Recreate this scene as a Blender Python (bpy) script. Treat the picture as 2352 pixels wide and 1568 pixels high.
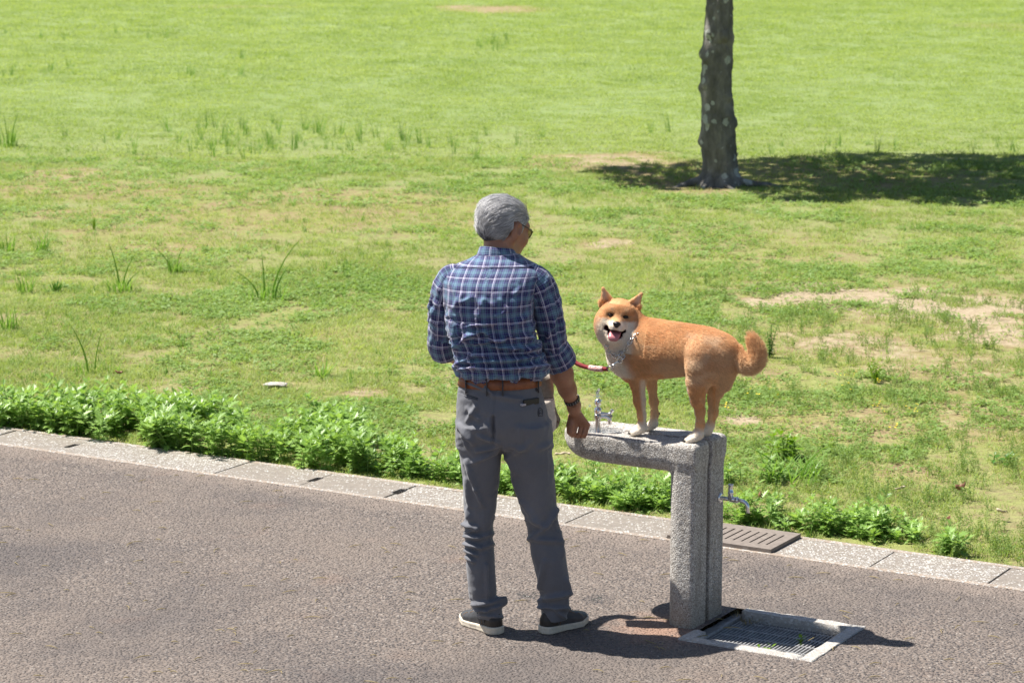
import bpy, bmesh, math, random
import numpy as np
from mathutils import Vector, Matrix, noise as mnoise

# ---------------------------------------------------------------- camera, sky, sun, exposure
SC = bpy.context.scene
for o in list(bpy.data.objects):
    bpy.data.objects.remove(o)
CAM_H = 2.72
PITCH = math.radians(10.0)
FPX = 5700.0                                   # focal length in units of a 2352 px wide frame
cam_d = bpy.data.cameras.new('camera')
cam = bpy.data.objects.new('camera', cam_d)
SC.collection.objects.link(cam)
cam.location = (0, 0, CAM_H)
cam.rotation_euler = (math.pi / 2 - PITCH, 0, 0)
cam_d.sensor_width = 36.0
cam_d.lens = 36.0 * FPX / 2352.0
cam_d.clip_start = 0.1
cam_d.clip_end = 2000.0
cam_d.dof.use_dof = True
cam_d.dof.focus_distance = 9.5
cam_d.dof.aperture_fstop = 8.0
SC.camera = cam

SUN_EL = math.radians(62.0)
SHADOW = Vector((0.955, -0.295, 0)).normalized()          # the way shadows fall on the ground
sun_dir = Vector((-SHADOW.x * math.cos(SUN_EL), -SHADOW.y * math.cos(SUN_EL), math.sin(SUN_EL)))
world = bpy.data.worlds.new('World')
SC.world = world
world.use_nodes = True
wn = world.node_tree
bg = wn.nodes['Background']
sky = wn.nodes.new('ShaderNodeTexSky')
sky.sky_type = 'NISHITA'
sky.sun_disc = False
sky.sun_elevation = SUN_EL
sky.sun_rotation = math.atan2(sun_dir.x, sun_dir.y)
sky.altitude = 50
sky.dust_density = 1.0
wn.links.new(sky.outputs[0], bg.inputs[0])
bg.inputs[1].default_value = 0.055
sun_d = bpy.data.lights.new('sun', 'SUN')
sun_d.energy = 5.0
sun_d.angle = math.radians(0.55)
sun_d.color = (1.0, 0.95, 0.87)
sun = bpy.data.objects.new('sun', sun_d)
SC.collection.objects.link(sun)
sun.rotation_euler = sun_dir.to_track_quat('Z', 'Y').to_euler()
SC.view_settings.view_transform = 'Standard'
SC.view_settings.look = 'None'
SC.view_settings.exposure = 0.95
SC.view_settings.gamma = 1.0
SC.view_settings.use_curve_mapping = False
try:
    SC.cycles.max_bounces = 8
    SC.cycles.transparent_max_bounces = 8
    SC.cycles_curves.shape = 'RIBBONS'
except Exception:
    pass

R = random.Random(11)
NP = np.random.default_rng(7)

# ---------------------------------------------------------------- small helpers
def link(o, parent=None):
    SC.collection.objects.link(o)
    if parent is not None:
        o.parent = parent
    return o

def tag(o, label=None, cat=None, group=None, kind=None):
    if label: o['label'] = label
    if cat: o['category'] = cat
    if group: o['group'] = group
    if kind: o['kind'] = kind
    return o

def empty(name, loc=(0, 0, 0), rz=0.0):
    o = bpy.data.objects.new(name, None)
    link(o)
    o.location = loc
    o.rotation_euler = (0, 0, rz)
    o.empty_display_size = 0.1
    return o

def mesh_obj(name, verts, faces, mats=None, parent=None, smooth=True, world_space=False):
    me = bpy.data.meshes.new(name)
    if isinstance(verts, np.ndarray): verts = verts.tolist()
    if isinstance(faces, np.ndarray): faces = faces.tolist()
    me.from_pydata(verts, [], faces)
    if smooth and len(me.polygons):
        me.polygons.foreach_set('use_smooth', [True] * len(me.polygons))
    me.update()
    o = bpy.data.objects.new(name, me)
    if mats is not None:
        for m in (mats if isinstance(mats, (list, tuple)) else [mats]):
            me.materials.append(m)
    link(o, parent)
    if parent is not None and world_space:
        bpy.context.view_layer.update()
        o.matrix_parent_inverse = parent.matrix_world.inverted()
    return o

def bm_obj(name, bm, mats=None, parent=None, smooth=False, bevel=0.0, world_space=False, seg=2):
    if bevel > 0:
        es = [e for e in bm.edges if len(e.link_faces) == 2 and e.calc_face_angle(0) > 0.5]
        bmesh.ops.bevel(bm, geom=es, offset=bevel, segments=seg, affect='EDGES', profile=0.6)
    bmesh.ops.recalc_face_normals(bm, faces=bm.faces[:])
    me = bpy.data.meshes.new(name)
    bm.to_mesh(me)
    bm.free()
    if smooth and len(me.polygons):
        me.polygons.foreach_set('use_smooth', [True] * len(me.polygons))
    o = bpy.data.objects.new(name, me)
    if mats is not None:
        for m in (mats if isinstance(mats, (list, tuple)) else [mats]):
            me.materials.append(m)
    link(o, parent)
    if parent is not None and world_space:
        bpy.context.view_layer.update()
        o.matrix_parent_inverse = parent.matrix_world.inverted()
    return o

def P(u, v, z=0.0, Y=None):
    """A point of the place that the photograph (2352 px wide) shows at u, v: on height z, or at distance Y."""
    x = (u - 1176.0) / FPX
    yd = (v - 784.0) / FPX
    d = (x, math.cos(PITCH) - yd * math.sin(PITCH), -math.sin(PITCH) - yd * math.cos(PITCH))
    t = (z - CAM_H) / d[2] if Y is None else Y / d[1]
    return Vector((d[0] * t, d[1] * t, CAM_H + d[2] * t))

def project(X, Y, Z):
    yy = Y * math.cos(PITCH) - (Z - CAM_H) * math.sin(PITCH)
    zz = Y * math.sin(PITCH) + (Z - CAM_H) * math.cos(PITCH)
    return 1176 + FPX * X / yy, 784 - FPX * zz / yy

# kerb frame: s runs along the kerb (right and towards the camera), n runs away from the path into the lawn
KA = math.radians(-30.37)
SV = Vector((math.cos(KA), math.sin(KA), 0))
NV = Vector((-math.sin(KA), math.cos(KA), 0))
KO = Vector((0, 10.85, 0))
def kp(s, n, z=0.0):
    return KO + SV * s + NV * n + Vector((0, 0, z))

# ---------------------------------------------------------------- numpy noise
def _hash(i, j, k, seed):
    h = (i * 374761393 + j * 668265263 + k * 2147483647 + seed * 974711) & 0xFFFFFFFF
    h = ((h ^ (h >> 13)) * 1274126177) & 0xFFFFFFFF
    h = (h ^ (h >> 16)) & 0xFFFF
    return h / 65535.0

def vnoise(x, y, z=0.0, seed=0):
    """value noise in 0..1"""
    x, y, z = np.broadcast_arrays(np.asarray(x, float), np.asarray(y, float), np.asarray(z, float))
    xi = np.floor(x).astype(np.int64); yi = np.floor(y).astype(np.int64); zi = np.floor(z).astype(np.int64)
    fx, fy, fz = x - xi, y - yi, z - zi
    fx = fx * fx * (3 - 2 * fx); fy = fy * fy * (3 - 2 * fy); fz = fz * fz * (3 - 2 * fz)
    r = 0
    for a in (0, 1):
        for b in (0, 1):
            for c in (0, 1):
                w = (fx if a else 1 - fx) * (fy if b else 1 - fy) * (fz if c else 1 - fz)
                r = r + w * _hash(xi + a, yi + b, zi + c, seed)
    return r

def fbm(x, y, z=0.0, seed=0, octv=4):
    r = 0; a = 0.5; t = 0
    for i in range(octv):
        f = 2.0 ** i
        r = r + a * vnoise(np.asarray(x) * f, np.asarray(y) * f, np.asarray(z) * f, seed + 17 * i)
        t += a; a *= 0.5
    return r / t

def sstep(a, b, x):
    t = np.clip((np.asarray(x, float) - a) / (b - a), 0, 1)
    return t * t * (3 - 2 * t)

# ---------------------------------------------------------------- signed distance modelling
class Vol:
    """a grid of signed distances; shapes are added with smooth unions, surface() skins it"""
    def __init__(self, lo, hi, h):
        self.lo = np.array(lo, float); self.h = h
        n = np.ceil((np.array(hi) - self.lo) / h).astype(int) + 1
        ax = [self.lo[i] + h * np.arange(n[i]) for i in range(3)]
        self.X, self.Y, self.Z = np.meshgrid(*ax, indexing='ij')
        self.F = np.full(self.X.shape, 1e3)
    def smin(self, d, k, sl=None):
        F = self.F if sl is None else self.F[sl]
        if k <= 0:
            r = np.minimum(F, d)
        else:
            hh = np.maximum(k - np.abs(F - d), 0) / k
            r = np.minimum(F, d) - hh * hh * k * 0.25
        if sl is None: self.F = r
        else: self.F[sl] = r
    def smax(self, d, k):
        hh = np.maximum(k - np.abs(self.F - d), 0) / max(k, 1e-9)
        self.F = np.maximum(self.F, d) + hh * hh * k * 0.25
    def box_slice(self, lo, hi):
        a = np.clip(np.floor((np.array(lo) - self.lo) / self.h).astype(int), 0, None)
        b = np.clip(np.ceil((np.array(hi) - self.lo) / self.h).astype(int) + 1, 0, self.F.shape)
        return tuple(slice(int(a[i]), int(max(a[i], b[i]))) for i in range(3))
    def cap(self, p, q, r1, r2=None, k=0.02, cut=False):
        r2 = r1 if r2 is None else r2
        p = np.array(p, float); q = np.array(q, float)
        m = max(r1, r2) + max(k, 0.01) * 2 + 0.02
        sl = self.box_slice(np.minimum(p, q) - m, np.maximum(p, q) + m)
        X, Y, Z = self.X[sl], self.Y[sl], self.Z[sl]
        d = q - p; L2 = max(float(d @ d), 1e-12)
        t = np.clip(((X - p[0]) * d[0] + (Y - p[1]) * d[1] + (Z - p[2]) * d[2]) / L2, 0, 1)
        D = np.sqrt((X - p[0] - t * d[0]) ** 2 + (Y - p[1] - t * d[1]) ** 2 + (Z - p[2] - t * d[2]) ** 2) - (r1 + (r2 - r1) * t)
        if cut: self._carve(D, k, sl)
        else: self.smin(D, k, sl)
    def chain(self, pts, k=0.02):
        for a, b in zip(pts[:-1], pts[1:]):
            self.cap(a[:3], b[:3], a[3], b[3], k)
    def ell(self, c, r, k=0.02, rot=None, cut=False):
        c = np.array(c, float); r = np.array(r, float)
        m = r.max() + max(k, 0.01) * 2 + 0.02
        sl = self.box_slice(c - m, c + m)
        x, y, z = self.X[sl] - c[0], self.Y[sl] - c[1], self.Z[sl] - c[2]
        if rot is not None:
            M = np.array(rot)            # rows are the local axes
            x, y, z = (M[0][0] * x + M[0][1] * y + M[0][2] * z, M[1][0] * x + M[1][1] * y + M[1][2] * z, M[2][0] * x + M[2][1] * y + M[2][2] * z)
        k0 = np.sqrt((x / r[0]) ** 2 + (y / r[1]) ** 2 + (z / r[2]) ** 2)
        k1 = np.sqrt((x / r[0] ** 2) ** 2 + (y / r[1] ** 2) ** 2 + (z / r[2] ** 2) ** 2)
        D = np.where(k1 > 1e-9, k0 * (k0 - 1) / np.maximum(k1, 1e-9), -r.min())
        if cut: self._carve(D, k, sl)
        else: self.smin(D, k, sl)
    def _carve(self, D, k, sl):
        F = self.F[sl]
        hh = np.maximum(k - np.abs(F + D), 0) / max(k, 1e-9)
        self.F[sl] = np.maximum(F, -D) + hh * hh * k * 0.25
    def surface(self, relax=1):
        F = self.F
        S = F < 0
        nx, ny, nz = F.shape
        cnt = np.zeros((nx - 1, ny - 1, nz - 1), np.int8)
        for a in (0, 1):
            for b in (0, 1):
                for c in (0, 1):
                    cnt += S[a:nx - 1 + a, b:ny - 1 + b, c:nz - 1 + c]
        act = (cnt > 0) & (cnt < 8)
        idx = -np.ones(act.shape, np.int64)
        cells = np.argwhere(act)
        idx[act] = np.arange(len(cells))
        acc = np.zeros((len(cells), 3)); num = np.zeros(len(cells))
        corners = [(a, b, c) for a in (0, 1) for b in (0, 1) for c in (0, 1)]
        val = {cr: F[cells[:, 0] + cr[0], cells[:, 1] + cr[1], cells[:, 2] + cr[2]] for cr in corners}
        for cr in corners:
            for ax in range(3):
                if cr[ax] == 0:
                    c2 = list(cr); c2[ax] = 1; c2 = tuple(c2)
                    f0, f1 = val[cr], val[c2]
                    m = (f0 < 0) != (f1 < 0)
                    t = np.where(m, f0 / np.where(m, f0 - f1, 1), 0)
                    p = np.array(cr, float)[None, :].repeat(len(cells), 0)
                    p[:, ax] = t
                    acc += p * m[:, None]; num += m
        V = self.lo + self.h * (cells + acc / np.maximum(num, 1)[:, None])
        quads = []
        for ax in range(3):
            b_, c_ = (ax + 1) % 3, (ax + 2) % 3
            s0 = [slice(None)] * 3; s1 = [slice(None)] * 3
            s0[ax] = slice(0, -1); s1[ax] = slice(1, None)
            e = S[tuple(s0)] != S[tuple(s1)]
            ii = np.argwhere(e)
            ok = (ii[:, b_] > 0) & (ii[:, c_] > 0) & (ii[:, b_] < F.shape[b_] - 1) & (ii[:, c_] < F.shape[c_] - 1)
            ii = ii[ok]
            inside = S[ii[:, 0], ii[:, 1], ii[:, 2]]
            def cell(db, dc):
                q = ii.copy(); q[:, b_] += db; q[:, c_] += dc
                return idx[q[:, 0], q[:, 1], q[:, 2]]
            q = np.stack([cell(-1, -1), cell(0, -1), cell(0, 0), cell(-1, 0)], 1)
            q[~inside] = q[~inside][:, ::-1]
            quads.append(q)
        Q = np.concatenate(quads)
        for _ in range(relax):
            V = smooth_verts(V, Q, 0.5)
        return V, Q

def smooth_verts(V, Q, f):
    acc = np.zeros_like(V); n = np.zeros(len(V))
    for i in range(4):
        a, b = Q[:, i], Q[:, (i + 1) % 4]
        for c in range(3):
            acc[:, c] += np.bincount(a, V[b, c], len(V)) + np.bincount(b, V[a, c], len(V))
        n += np.bincount(a, minlength=len(V)) + np.bincount(b, minlength=len(V))
    return V * (1 - f) + f * acc / np.maximum(n, 1)[:, None]

def vert_normals(V, Q):
    d1 = V[Q[:, 2]] - V[Q[:, 0]]; d2 = V[Q[:, 3]] - V[Q[:, 1]]
    fn = np.cross(d1, d2)
    N = np.zeros_like(V)
    for i in range(Q.shape[1]):
        for c in range(3):
            N[:, c] += np.bincount(Q[:, i], fn[:, c], len(V))
    return N / np.maximum(np.linalg.norm(N, axis=1), 1e-12)[:, None]

def set_color(o, name, rgb):
    a = o.data.attributes.new(name, 'FLOAT_COLOR', 'POINT')
    c = np.ones((len(o.data.vertices), 4), np.float32)
    c[:, :3] = rgb
    a.data.foreach_set('color', c.ravel())

def set_uv(o, name, uv):
    """per-vertex 2-D coordinates as a vector attribute (metres of cloth)"""
    a = o.data.attributes.new(name, 'FLOAT_VECTOR', 'POINT')
    c = np.zeros((len(o.data.vertices), 3), np.float32)
    c[:, :uv.shape[1]] = uv
    a.data.foreach_set('vector', c.ravel())

# ---------------------------------------------------------------- node helper
class NT:
    def __init__(self, name):
        self.m = bpy.data.materials.new(name)
        self.m.use_nodes = True
        self.t = self.m.node_tree
        self.b = self.t.nodes['Principled BSDF']
        self.out = self.t.nodes['Material Output']
    def n(self, typ, **kw):
        nd = self.t.nodes.new('ShaderNode' + typ)
        for k, v in kw.items():
            setattr(nd, k, v)
        return nd
    def l(self, a, b):
        self.t.links.new(a, b)
    def set(self, nd, **kw):
        for k, v in kw.items():
            s = nd.inputs[k.replace('_', ' ')]
            if hasattr(v, 'links') or isinstance(v, bpy.types.NodeSocket): self.l(v, s)
            else: s.default_value = v
        return nd
    def pos(self):
        if not hasattr(self, '_pos'):
            self._pos = self.n('NewGeometry').outputs['Position']
        return self._pos
    def noise(self, scale, vec=None, detail=3.0, rough=0.5, dist=0.0):
        nd = self.n('TexNoise')
        self.set(nd, Scale=scale, Detail=detail, Roughness=rough, Distortion=dist)
        self.l(vec if vec is not None else self.pos(), nd.inputs['Vector'])
        return nd.outputs['Fac']
    def voro(self, scale, vec=None, feature='F1', out='Distance', rnd=1.0):
        nd = self.n('TexVoronoi', feature=feature)
        self.set(nd, Scale=scale, Randomness=rnd)
        self.l(vec if vec is not None else self.pos(), nd.inputs['Vector'])
        return nd.outputs[out]
    def ramp(self, fac, stops, interp='LINEAR'):
        nd = self.n('ValToRGB')
        cr = nd.color_ramp
        cr.interpolation = interp
        while len(cr.elements) < len(stops): cr.elements.new(0.5)
        for e, (p, c) in zip(cr.elements, stops):
            e.position = p
            e.color = (c, c, c, 1) if isinstance(c, (int, float)) else (*c, 1)
        self.l(fac, nd.inputs[0])
        return nd.outputs[0]
    def mix(self, fac, a, b, mode='MIX'):
        nd = self.n('Mix', data_type='RGBA', blend_type=mode)
        for s, v in ((nd.inputs[0], fac), (nd.inputs[6], a), (nd.inputs[7], b)):
            if isinstance(v, bpy.types.NodeSocket): self.l(v, s)
            elif isinstance(v, (int, float)) and s.type == 'RGBA': s.default_value = (v, v, v, 1)
            elif isinstance(v, (tuple, list)): s.default_value = (*v, 1)
            else: s.default_value = v
        return nd.outputs[2]
    def math(self, op, a, b=0.0, c=None):
        nd = self.n('Math', operation=op)
        for i, v in enumerate((a, b) if c is None else (a, b, c)):
            if isinstance(v, bpy.types.NodeSocket): self.l(v, nd.inputs[i])
            else: nd.inputs[i].default_value = v
        return nd.outputs[0]
    def attr(self, name, out='Color'):
        nd = self.n('Attribute', attribute_name=name)
        return nd.outputs[out]
    def sep(self, vec):
        nd = self.n('SeparateXYZ')
        self.l(vec, nd.inputs[0])
        return nd.outputs
    def bump(self, h, strength=0.5, dist=0.01):
        nd = self.n('Bump')
        nd.inputs['Strength'].default_value = strength
        nd.inputs['Distance'].default_value = dist
        self.l(h, nd.inputs['Height'])
        self.l(nd.outputs[0], self.b.inputs['Normal'])
        return nd.outputs[0]
    def base(self, c):
        if isinstance(c, bpy.types.NodeSocket): self.l(c, self.b.inputs['Base Color'])
        else: self.b.inputs['Base Color'].default_value = (*c, 1)

def simple(name, col, rough=0.6, metal=0.0, var=0.15, scale=40.0, bump=0.0, spec=0.5):
    t = NT(name)
    nz = t.noise(scale, t.n('TexCoord').outputs['Object'], 4.0)
    lo = tuple(c * (1 - var) for c in col); hi = tuple(min(1, c * (1 + var)) for c in col)
    t.base(t.ramp(nz, [(0.25, lo), (0.75, hi)]))
    t.b.inputs['Roughness'].default_value = rough
    t.b.inputs['Metallic'].default_value = metal
    t.b.inputs['Specular IOR Level'].default_value = spec
    if bump: t.bump(nz, bump, 0.004)
    return t.m

def box_bm(bm, lo, hi, M=None):
    r = bmesh.ops.create_cube(bm, size=1.0)
    for v in r['verts']:
        v.co = Vector((lo[i] + (v.co[i] + 0.5) * (hi[i] - lo[i]) for i in range(3)))
        if M is not None: v.co = M @ v.co
    return r['verts']

def tube(pts, rad, seg=10, cap=True, flat=1.0):
    """swept tube: verts, faces"""
    pts = [Vector(p) for p in pts]
    rad = rad if isinstance(rad, (list, tuple)) else [rad] * len(pts)
    V, F = [], []
    up = None
    for i, p in enumerate(pts):
        t = (pts[min(i + 1, len(pts) - 1)] - pts[max(i - 1, 0)]).normalized()
        if up is None:
            up = Vector((0, 0, 1)) if abs(t.z) < 0.9 else Vector((1, 0, 0))
        a = (up - t * up.dot(t)).normalized()
        b = t.cross(a)
        up = a
        for j in range(seg):
            th = 2 * math.pi * j / seg
            V.append(p + (a * math.cos(th) + b * math.sin(th) * flat) * rad[i])
    for i in range(len(pts) - 1):
        for j in range(seg):
            k = (j + 1) % seg
            F.append((i * seg + j, i * seg + k, (i + 1) * seg + k, (i + 1) * seg + j))
    if cap:
        F.append(tuple(range(seg))[::-1])
        F.append(tuple((len(pts) - 1) * seg + j for j in range(seg)))
    return V, F

class MB:
    """collects pieces of one mesh"""
    def __init__(self): self.V = []; self.F = []
    def add(self, vf):
        V, F = vf
        b = len(self.V)
        self.V += [Vector(v) for v in V]
        self.F += [tuple(i + b for i in f) for f in F]
        return self
    def build(self, name, mats, parent=None, smooth=True, world_space=False):
        return mesh_obj(name, [tuple(v) for v in self.V], self.F, mats, parent, smooth, world_space)

def smooth_path(pts, n):
    """Catmull-Rom through points"""
    pts = [Vector(p) for p in pts]
    out = []
    for i in range(len(pts) - 1):
        p0 = pts[max(i - 1, 0)]; p1 = pts[i]; p2 = pts[i + 1]; p3 = pts[min(i + 2, len(pts) - 1)]
        for k in range(n):
            t = k / n
            out.append(0.5 * ((2 * p1) + (p2 - p0) * t + (2 * p0 - 5 * p1 + 4 * p2 - p3) * t * t + (3 * p1 - p0 - 3 * p2 + p3) * t ** 3))
    out.append(pts[-1])
    return out
# ================================================================ GROUND
# bare or thin spots of the lawn: centre and half-sizes on the ground, strength, sandiness
def spot(u, v, du, dv, amt, sand):
    c = P(u, v); e = P(u + du, v); a = P(u, v - dv); b = P(u, v + dv)
    return (c.x, c.y, abs(e.x - c.x), abs(a.y - b.y) / 2, amt, sand)
SPOTS = [
    spot(2080, 690, 330, 52, 0.95, 1.0), spot(2260, 745, 150, 45, 0.8, 0.95), spot(1760, 695, 90, 16, 0.95, 0.9),
    spot(1950, 790, 280, 50, 0.72, 0.85), spot(1690, 955, 60, 28, 0.9, 0.9), spot(2150, 840, 200, 46, 0.66, 0.75),
    spot(1900, 960, 220, 60, 0.58, 0.65), spot(2250, 960, 140, 75, 0.62, 0.7), spot(2080, 1080, 120, 30, 0.5, 0.6),
    spot(1410, 558, 75, 18, 0.85, 0.8), spot(1400, 370, 200, 26, 0.85, 0.75), spot(1560, 400, 160, 40, 0.7, 0.4),
    spot(840, 897, 55, 10, 0.9, 0.8), spot(640, 880, 60, 10, 0.8, 0.7),
    spot(200, 430, 330, 30, 0.5, 0.45), spot(150, 400, 130, 16, 0.6, 0.8), spot(700, 480, 420, 60, 0.45, 0.3),
    spot(330, 545, 260, 40, 0.35, 0.3), spot(450, 560, 70, 14, 0.6, 0.7), spot(1000, 500, 230, 50, 0.35, 0.3), spot(250, 490, 200, 14, 0.5, 0.6),
    spot(1150, 22, 130, 9, 0.7, 0.7), spot(560, 16, 160, 4, 0.4, 0.5), spot(1050, 16, 60, 4, 0.8, 0.8),
    spot(2300, 60, 120, 12, 0.3, 0.3), spot(800, 770, 120, 25, 0.35, 0.4), spot(1650, 560, 350, 60, 0.25, 0.2),
    spot(1900, 400, 300, 50, 0.45, 0.1), spot(1750, 860, 100, 40, 0.4, 0.5), spot(1200, 640, 150, 40, 0.25, 0.3),
]
LUSH = [spot(500, 300, 420, 55, 1.0, 0), spot(150, 290, 220, 60, 0.9, 0), spot(900, 320, 300, 60, 0.7, 0), spot(300, 690, 300, 50, 0.8, 0),
        spot(700, 660, 300, 60, 0.6, 0), spot(250, 800, 350, 70, 0.5, 0), spot(1100, 830, 300, 60, 0.4, 0), spot(60, 90, 260, 60, 0.5, 0)]

def bare_mask(x, y, rough=True):
    x = np.asarray(x, float); y = np.asarray(y, float)
    b = np.zeros_like(x); s = np.zeros_like(x)
    wx = (fbm(x * 1.1, y * 0.9, seed=3) - 0.5) * 1.1
    wy = (fbm(x * 1.1, y * 0.9, seed=8) - 0.5) * 1.3
    for cx, cy, rx, ry, amt, sd in SPOTS:
        q = np.sqrt(((x + wx * min(1, rx) - cx) / rx) ** 2 + ((y + wy * min(1.0, ry) - cy) / ry) ** 2)
        w = amt * (1 - sstep(0.55, 1.25, q))
        b = np.maximum(b, w); s = np.maximum(s, w * sd)
    return b, s

def lush_mask(x, y):
    x = np.asarray(x, float); y = np.asarray(y, float)
    b = np.zeros_like(x)
    wx = (fbm(x * 0.8, y * 0.8, seed=33) - 0.5) * 1.5
    for cx, cy, rx, ry, amt, sd in LUSH:
        q = np.sqrt(((x + wx - cx) / rx) ** 2 + ((y + wx - cy) / ry) ** 2)
        b = np.maximum(b, amt * (1 - sstep(0.5, 1.25, q)))
    return b

def axis(dense_lo, dense_hi, step, lo, hi, grow=1.12):
    a = list(np.arange(dense_lo, dense_hi, step))
    st = step; x = a[-1]
    while x < hi:
        st *= grow; x += st; a.append(min(x, hi))
    st = step; x = a[0]; pre = []
    while x > lo:
        st *= grow; x -= st; pre.append(max(x, lo))
    return np.array(pre[::-1] + a)

gx = axis(-5, 6, 0.07, -400, 400)
gy = axis(9, 30, 0.08, -60, 900, 1.04)
GX, GY = np.meshgrid(gx, gy, indexing='ij')
sN = (GX - KO.x) * NV.x + (GY - KO.y) * NV.y
bare, sand = bare_mask(GX, GY)
gz = -0.012 + 0.02 * (fbm(GX * 0.5, GY * 0.5, seed=5) - 0.5) * sstep(0.4, 1.5, sN) + 0.006 * (fbm(GX * 3, GY * 3, seed=6) - 0.5)
gz = gz * sstep(0.30, 0.36, sN) + (-0.42) * (1 - sstep(0.26, 0.34, sN))
nX, nY = GX.shape
gi = np.arange(nX * nY).reshape(nX, nY)
gf = np.stack([gi[:-1, :-1], gi[1:, :-1], gi[1:, 1:], gi[:-1, 1:]], -1).reshape(-1, 4)
t = NT('lawn_soil')
cover = t.attr('cover')
cs = t.sep(cover)                       # r: bareness, g: sandiness, b: lushness
n1 = t.noise(1.4, None, 5.0, 0.6)
n2 = t.noise(14.0, None, 5.0, 0.65)
n3 = t.noise(90.0, None, 3.0, 0.6)
soil = t.ramp(n2, [(0.25, (0.22, 0.155, 0.085)), (0.55, (0.31, 0.23, 0.14)), (0.8, (0.40, 0.31, 0.20))])
sandc = t.ramp(n2, [(0.25, (0.31, 0.245, 0.16)), (0.6, (0.42, 0.34, 0.235)), (0.85, (0.53, 0.45, 0.33))])
moss = t.ramp(n2, [(0.2, (0.165, 0.18, 0.045)), (0.5, (0.255, 0.262, 0.078)), (0.8, (0.35, 0.335, 0.13))])
grs = t.ramp(n3, [(0.2, (0.140, 0.205, 0.066)), (0.55, (0.225, 0.31, 0.112)), (0.85, (0.33, 0.41, 0.18))])
mossf = t.math('MULTIPLY', t.ramp(t.math('ADD', n1, t.math('MULTIPLY', t.math('SUBTRACT', n2, 0.5), 1.1)), [(0.36, 0.15), (0.62, 1.0)]), t.ramp(cs[0], [(0.3, 0.9), (0.9, 0.35)]))
c = t.mix(mossf, soil, moss)
sandf = t.ramp(t.math('ADD', t.math('ADD', cs[1], t.math('MULTIPLY', t.math('SUBTRACT', n2, 0.5), 1.0)), t.math('MULTIPLY', t.math('SUBTRACT', t.noise(3.6, None, 4.0, 0.6), 0.5), 1.0)), [(0.40, 0.0), (0.85, 1.0)])
c = t.mix(sandf, c, sandc)
gfac = t.math('ADD', t.math('SUBTRACT', 0.85, cs[0]), t.math('MULTIPLY', t.math('SUBTRACT', n2, 0.5), 1.4))
farf = t.ramp(t.math('DIVIDE', t.sep(t.pos())[1], 60.0), [(0.28, 0.30), (0.55, 1.0)])      # seen flatter and flatter, the turf closes
gfac = t.math('MULTIPLY', t.ramp(gfac, [(0.35, 0.0), (0.80, 0.9)]), farf)
c = t.mix(gfac, c, grs)
c = t.mix(0.38, c, t.ramp(t.noise(45.0, None, 6.0, 0.75), [(0.35, 0.3), (0.62, 1.0)]), 'MULTIPLY')
t.base(c)
t.b.inputs['Roughness'].default_value = 0.95
t.b.inputs['Specular IOR Level'].default_value = 0.15
t.bump(t.mix(0.5, n2, n3), 0.8, 0.02)
ground = mesh_obj('ground', np.stack([GX, GY, gz], -1).reshape(-1, 3), gf, t.m)
tag(ground, kind='structure')
set_color(ground, 'cover', np.stack([bare, sand, lush_mask(GX, GY)], -1).reshape(-1, 3))

# ---------------------------------------------------------------- path of worn asphalt
FP = P(1590, 1445)                     # the foot of the fountain's near corner
FS, FNW = 0.0, 0.27
def fp(s, n, z=0.0):
    return Vector((FP.x, FP.y, 0)) + SV * s + NV * n + Vector((0, 0, z))
DR0, DR1, DN0, DN1 = 0.012, 0.56, -0.148, 0.36          # drain frame, in the fountain's own s, n
fo_s = (Vector((FP.x, FP.y, 0)) - KO).dot(SV); fo_n = (Vector((FP.x, FP.y, 0)) - KO).dot(NV)
ss = sorted(set(list(np.arange(-40, 40.1, 2.0)) + [fo_s + DR0 + 0.01, fo_s + DR1 - 0.01]))
ns = sorted(set(list(np.arange(-30, -0.1, 1.5)) + [0.0, fo_n + DN0 + 0.01, fo_n + DN1 - 0.01]))
V = [tuple(kp(a, b, 0.0)) for a in ss for b in ns]
F = []
for i in range(len(ss) - 1):
    for j in range(len(ns) - 1):
        cs_, cn_ = (ss[i] + ss[i + 1]) / 2 - fo_s, (ns[j] + ns[j + 1]) / 2 - fo_n
        if DR0 < cs_ < DR1 and DN0 < cn_ < DN1: continue
        a = i * len(ns) + j
        F.append((a, a + len(ns), a + len(ns) + 1, a + 1))
t = NT('worn_asphalt')
n1 = t.noise(0.9, None, 5.0, 0.6)
n2 = t.noise(7.0, None, 4.0, 0.6)
nf = t.noise(260.0, None, 3.0, 0.6)
wv = t.n('VectorMath', operation='ADD')
t.l(t.pos(), wv.inputs[0])
nzc = t.n('TexNoise'); t.set(nzc, Scale=60.0, Detail=2.0); t.l(t.pos(), nzc.inputs['Vector'])
sc = t.n('VectorMath', operation='SCALE'); t.l(nzc.outputs['Color'], sc.inputs[0]); sc.inputs['Scale'].default_value = 0.012
t.l(sc.outputs[0], wv.inputs[1])
vd = t.voro(92.0, wv.outputs[0]); vc = t.voro(92.0, wv.outputs[0], out='Color')
vcs = t.sep(vc)
stone = t.ramp(vcs[0], [(0.0, (0.038, 0.036, 0.041)), (0.35, (0.070, 0.065, 0.069)), (0.6, (0.106, 0.095, 0.094)), (0.85, (0.152, 0.133, 0.121)), (0.97, (0.33, 0.30, 0.275))])
dust = t.ramp(nf, [(0.3, (0.142, 0.114, 0.097)), (0.7, (0.228, 0.187, 0.159))])
gap = t.ramp(vd, [(0.25, 0.0), (0.62, 1.0)])
c = t.mix(t.math('MULTIPLY', gap, 0.9), stone, dust)
dusty = t.ramp(t.math('ADD', t.math('MULTIPLY', n1, 0.7), t.math('MULTIPLY', n2, 0.3)), [(0.42, 0.0), (0.68, 0.8)])
c = t.mix(dusty, c, dust)
grime = t.ramp(t.noise(0.55, None, 6.0, 0.62), [(0.47, 0.0), (0.62, 0.6)])
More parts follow.
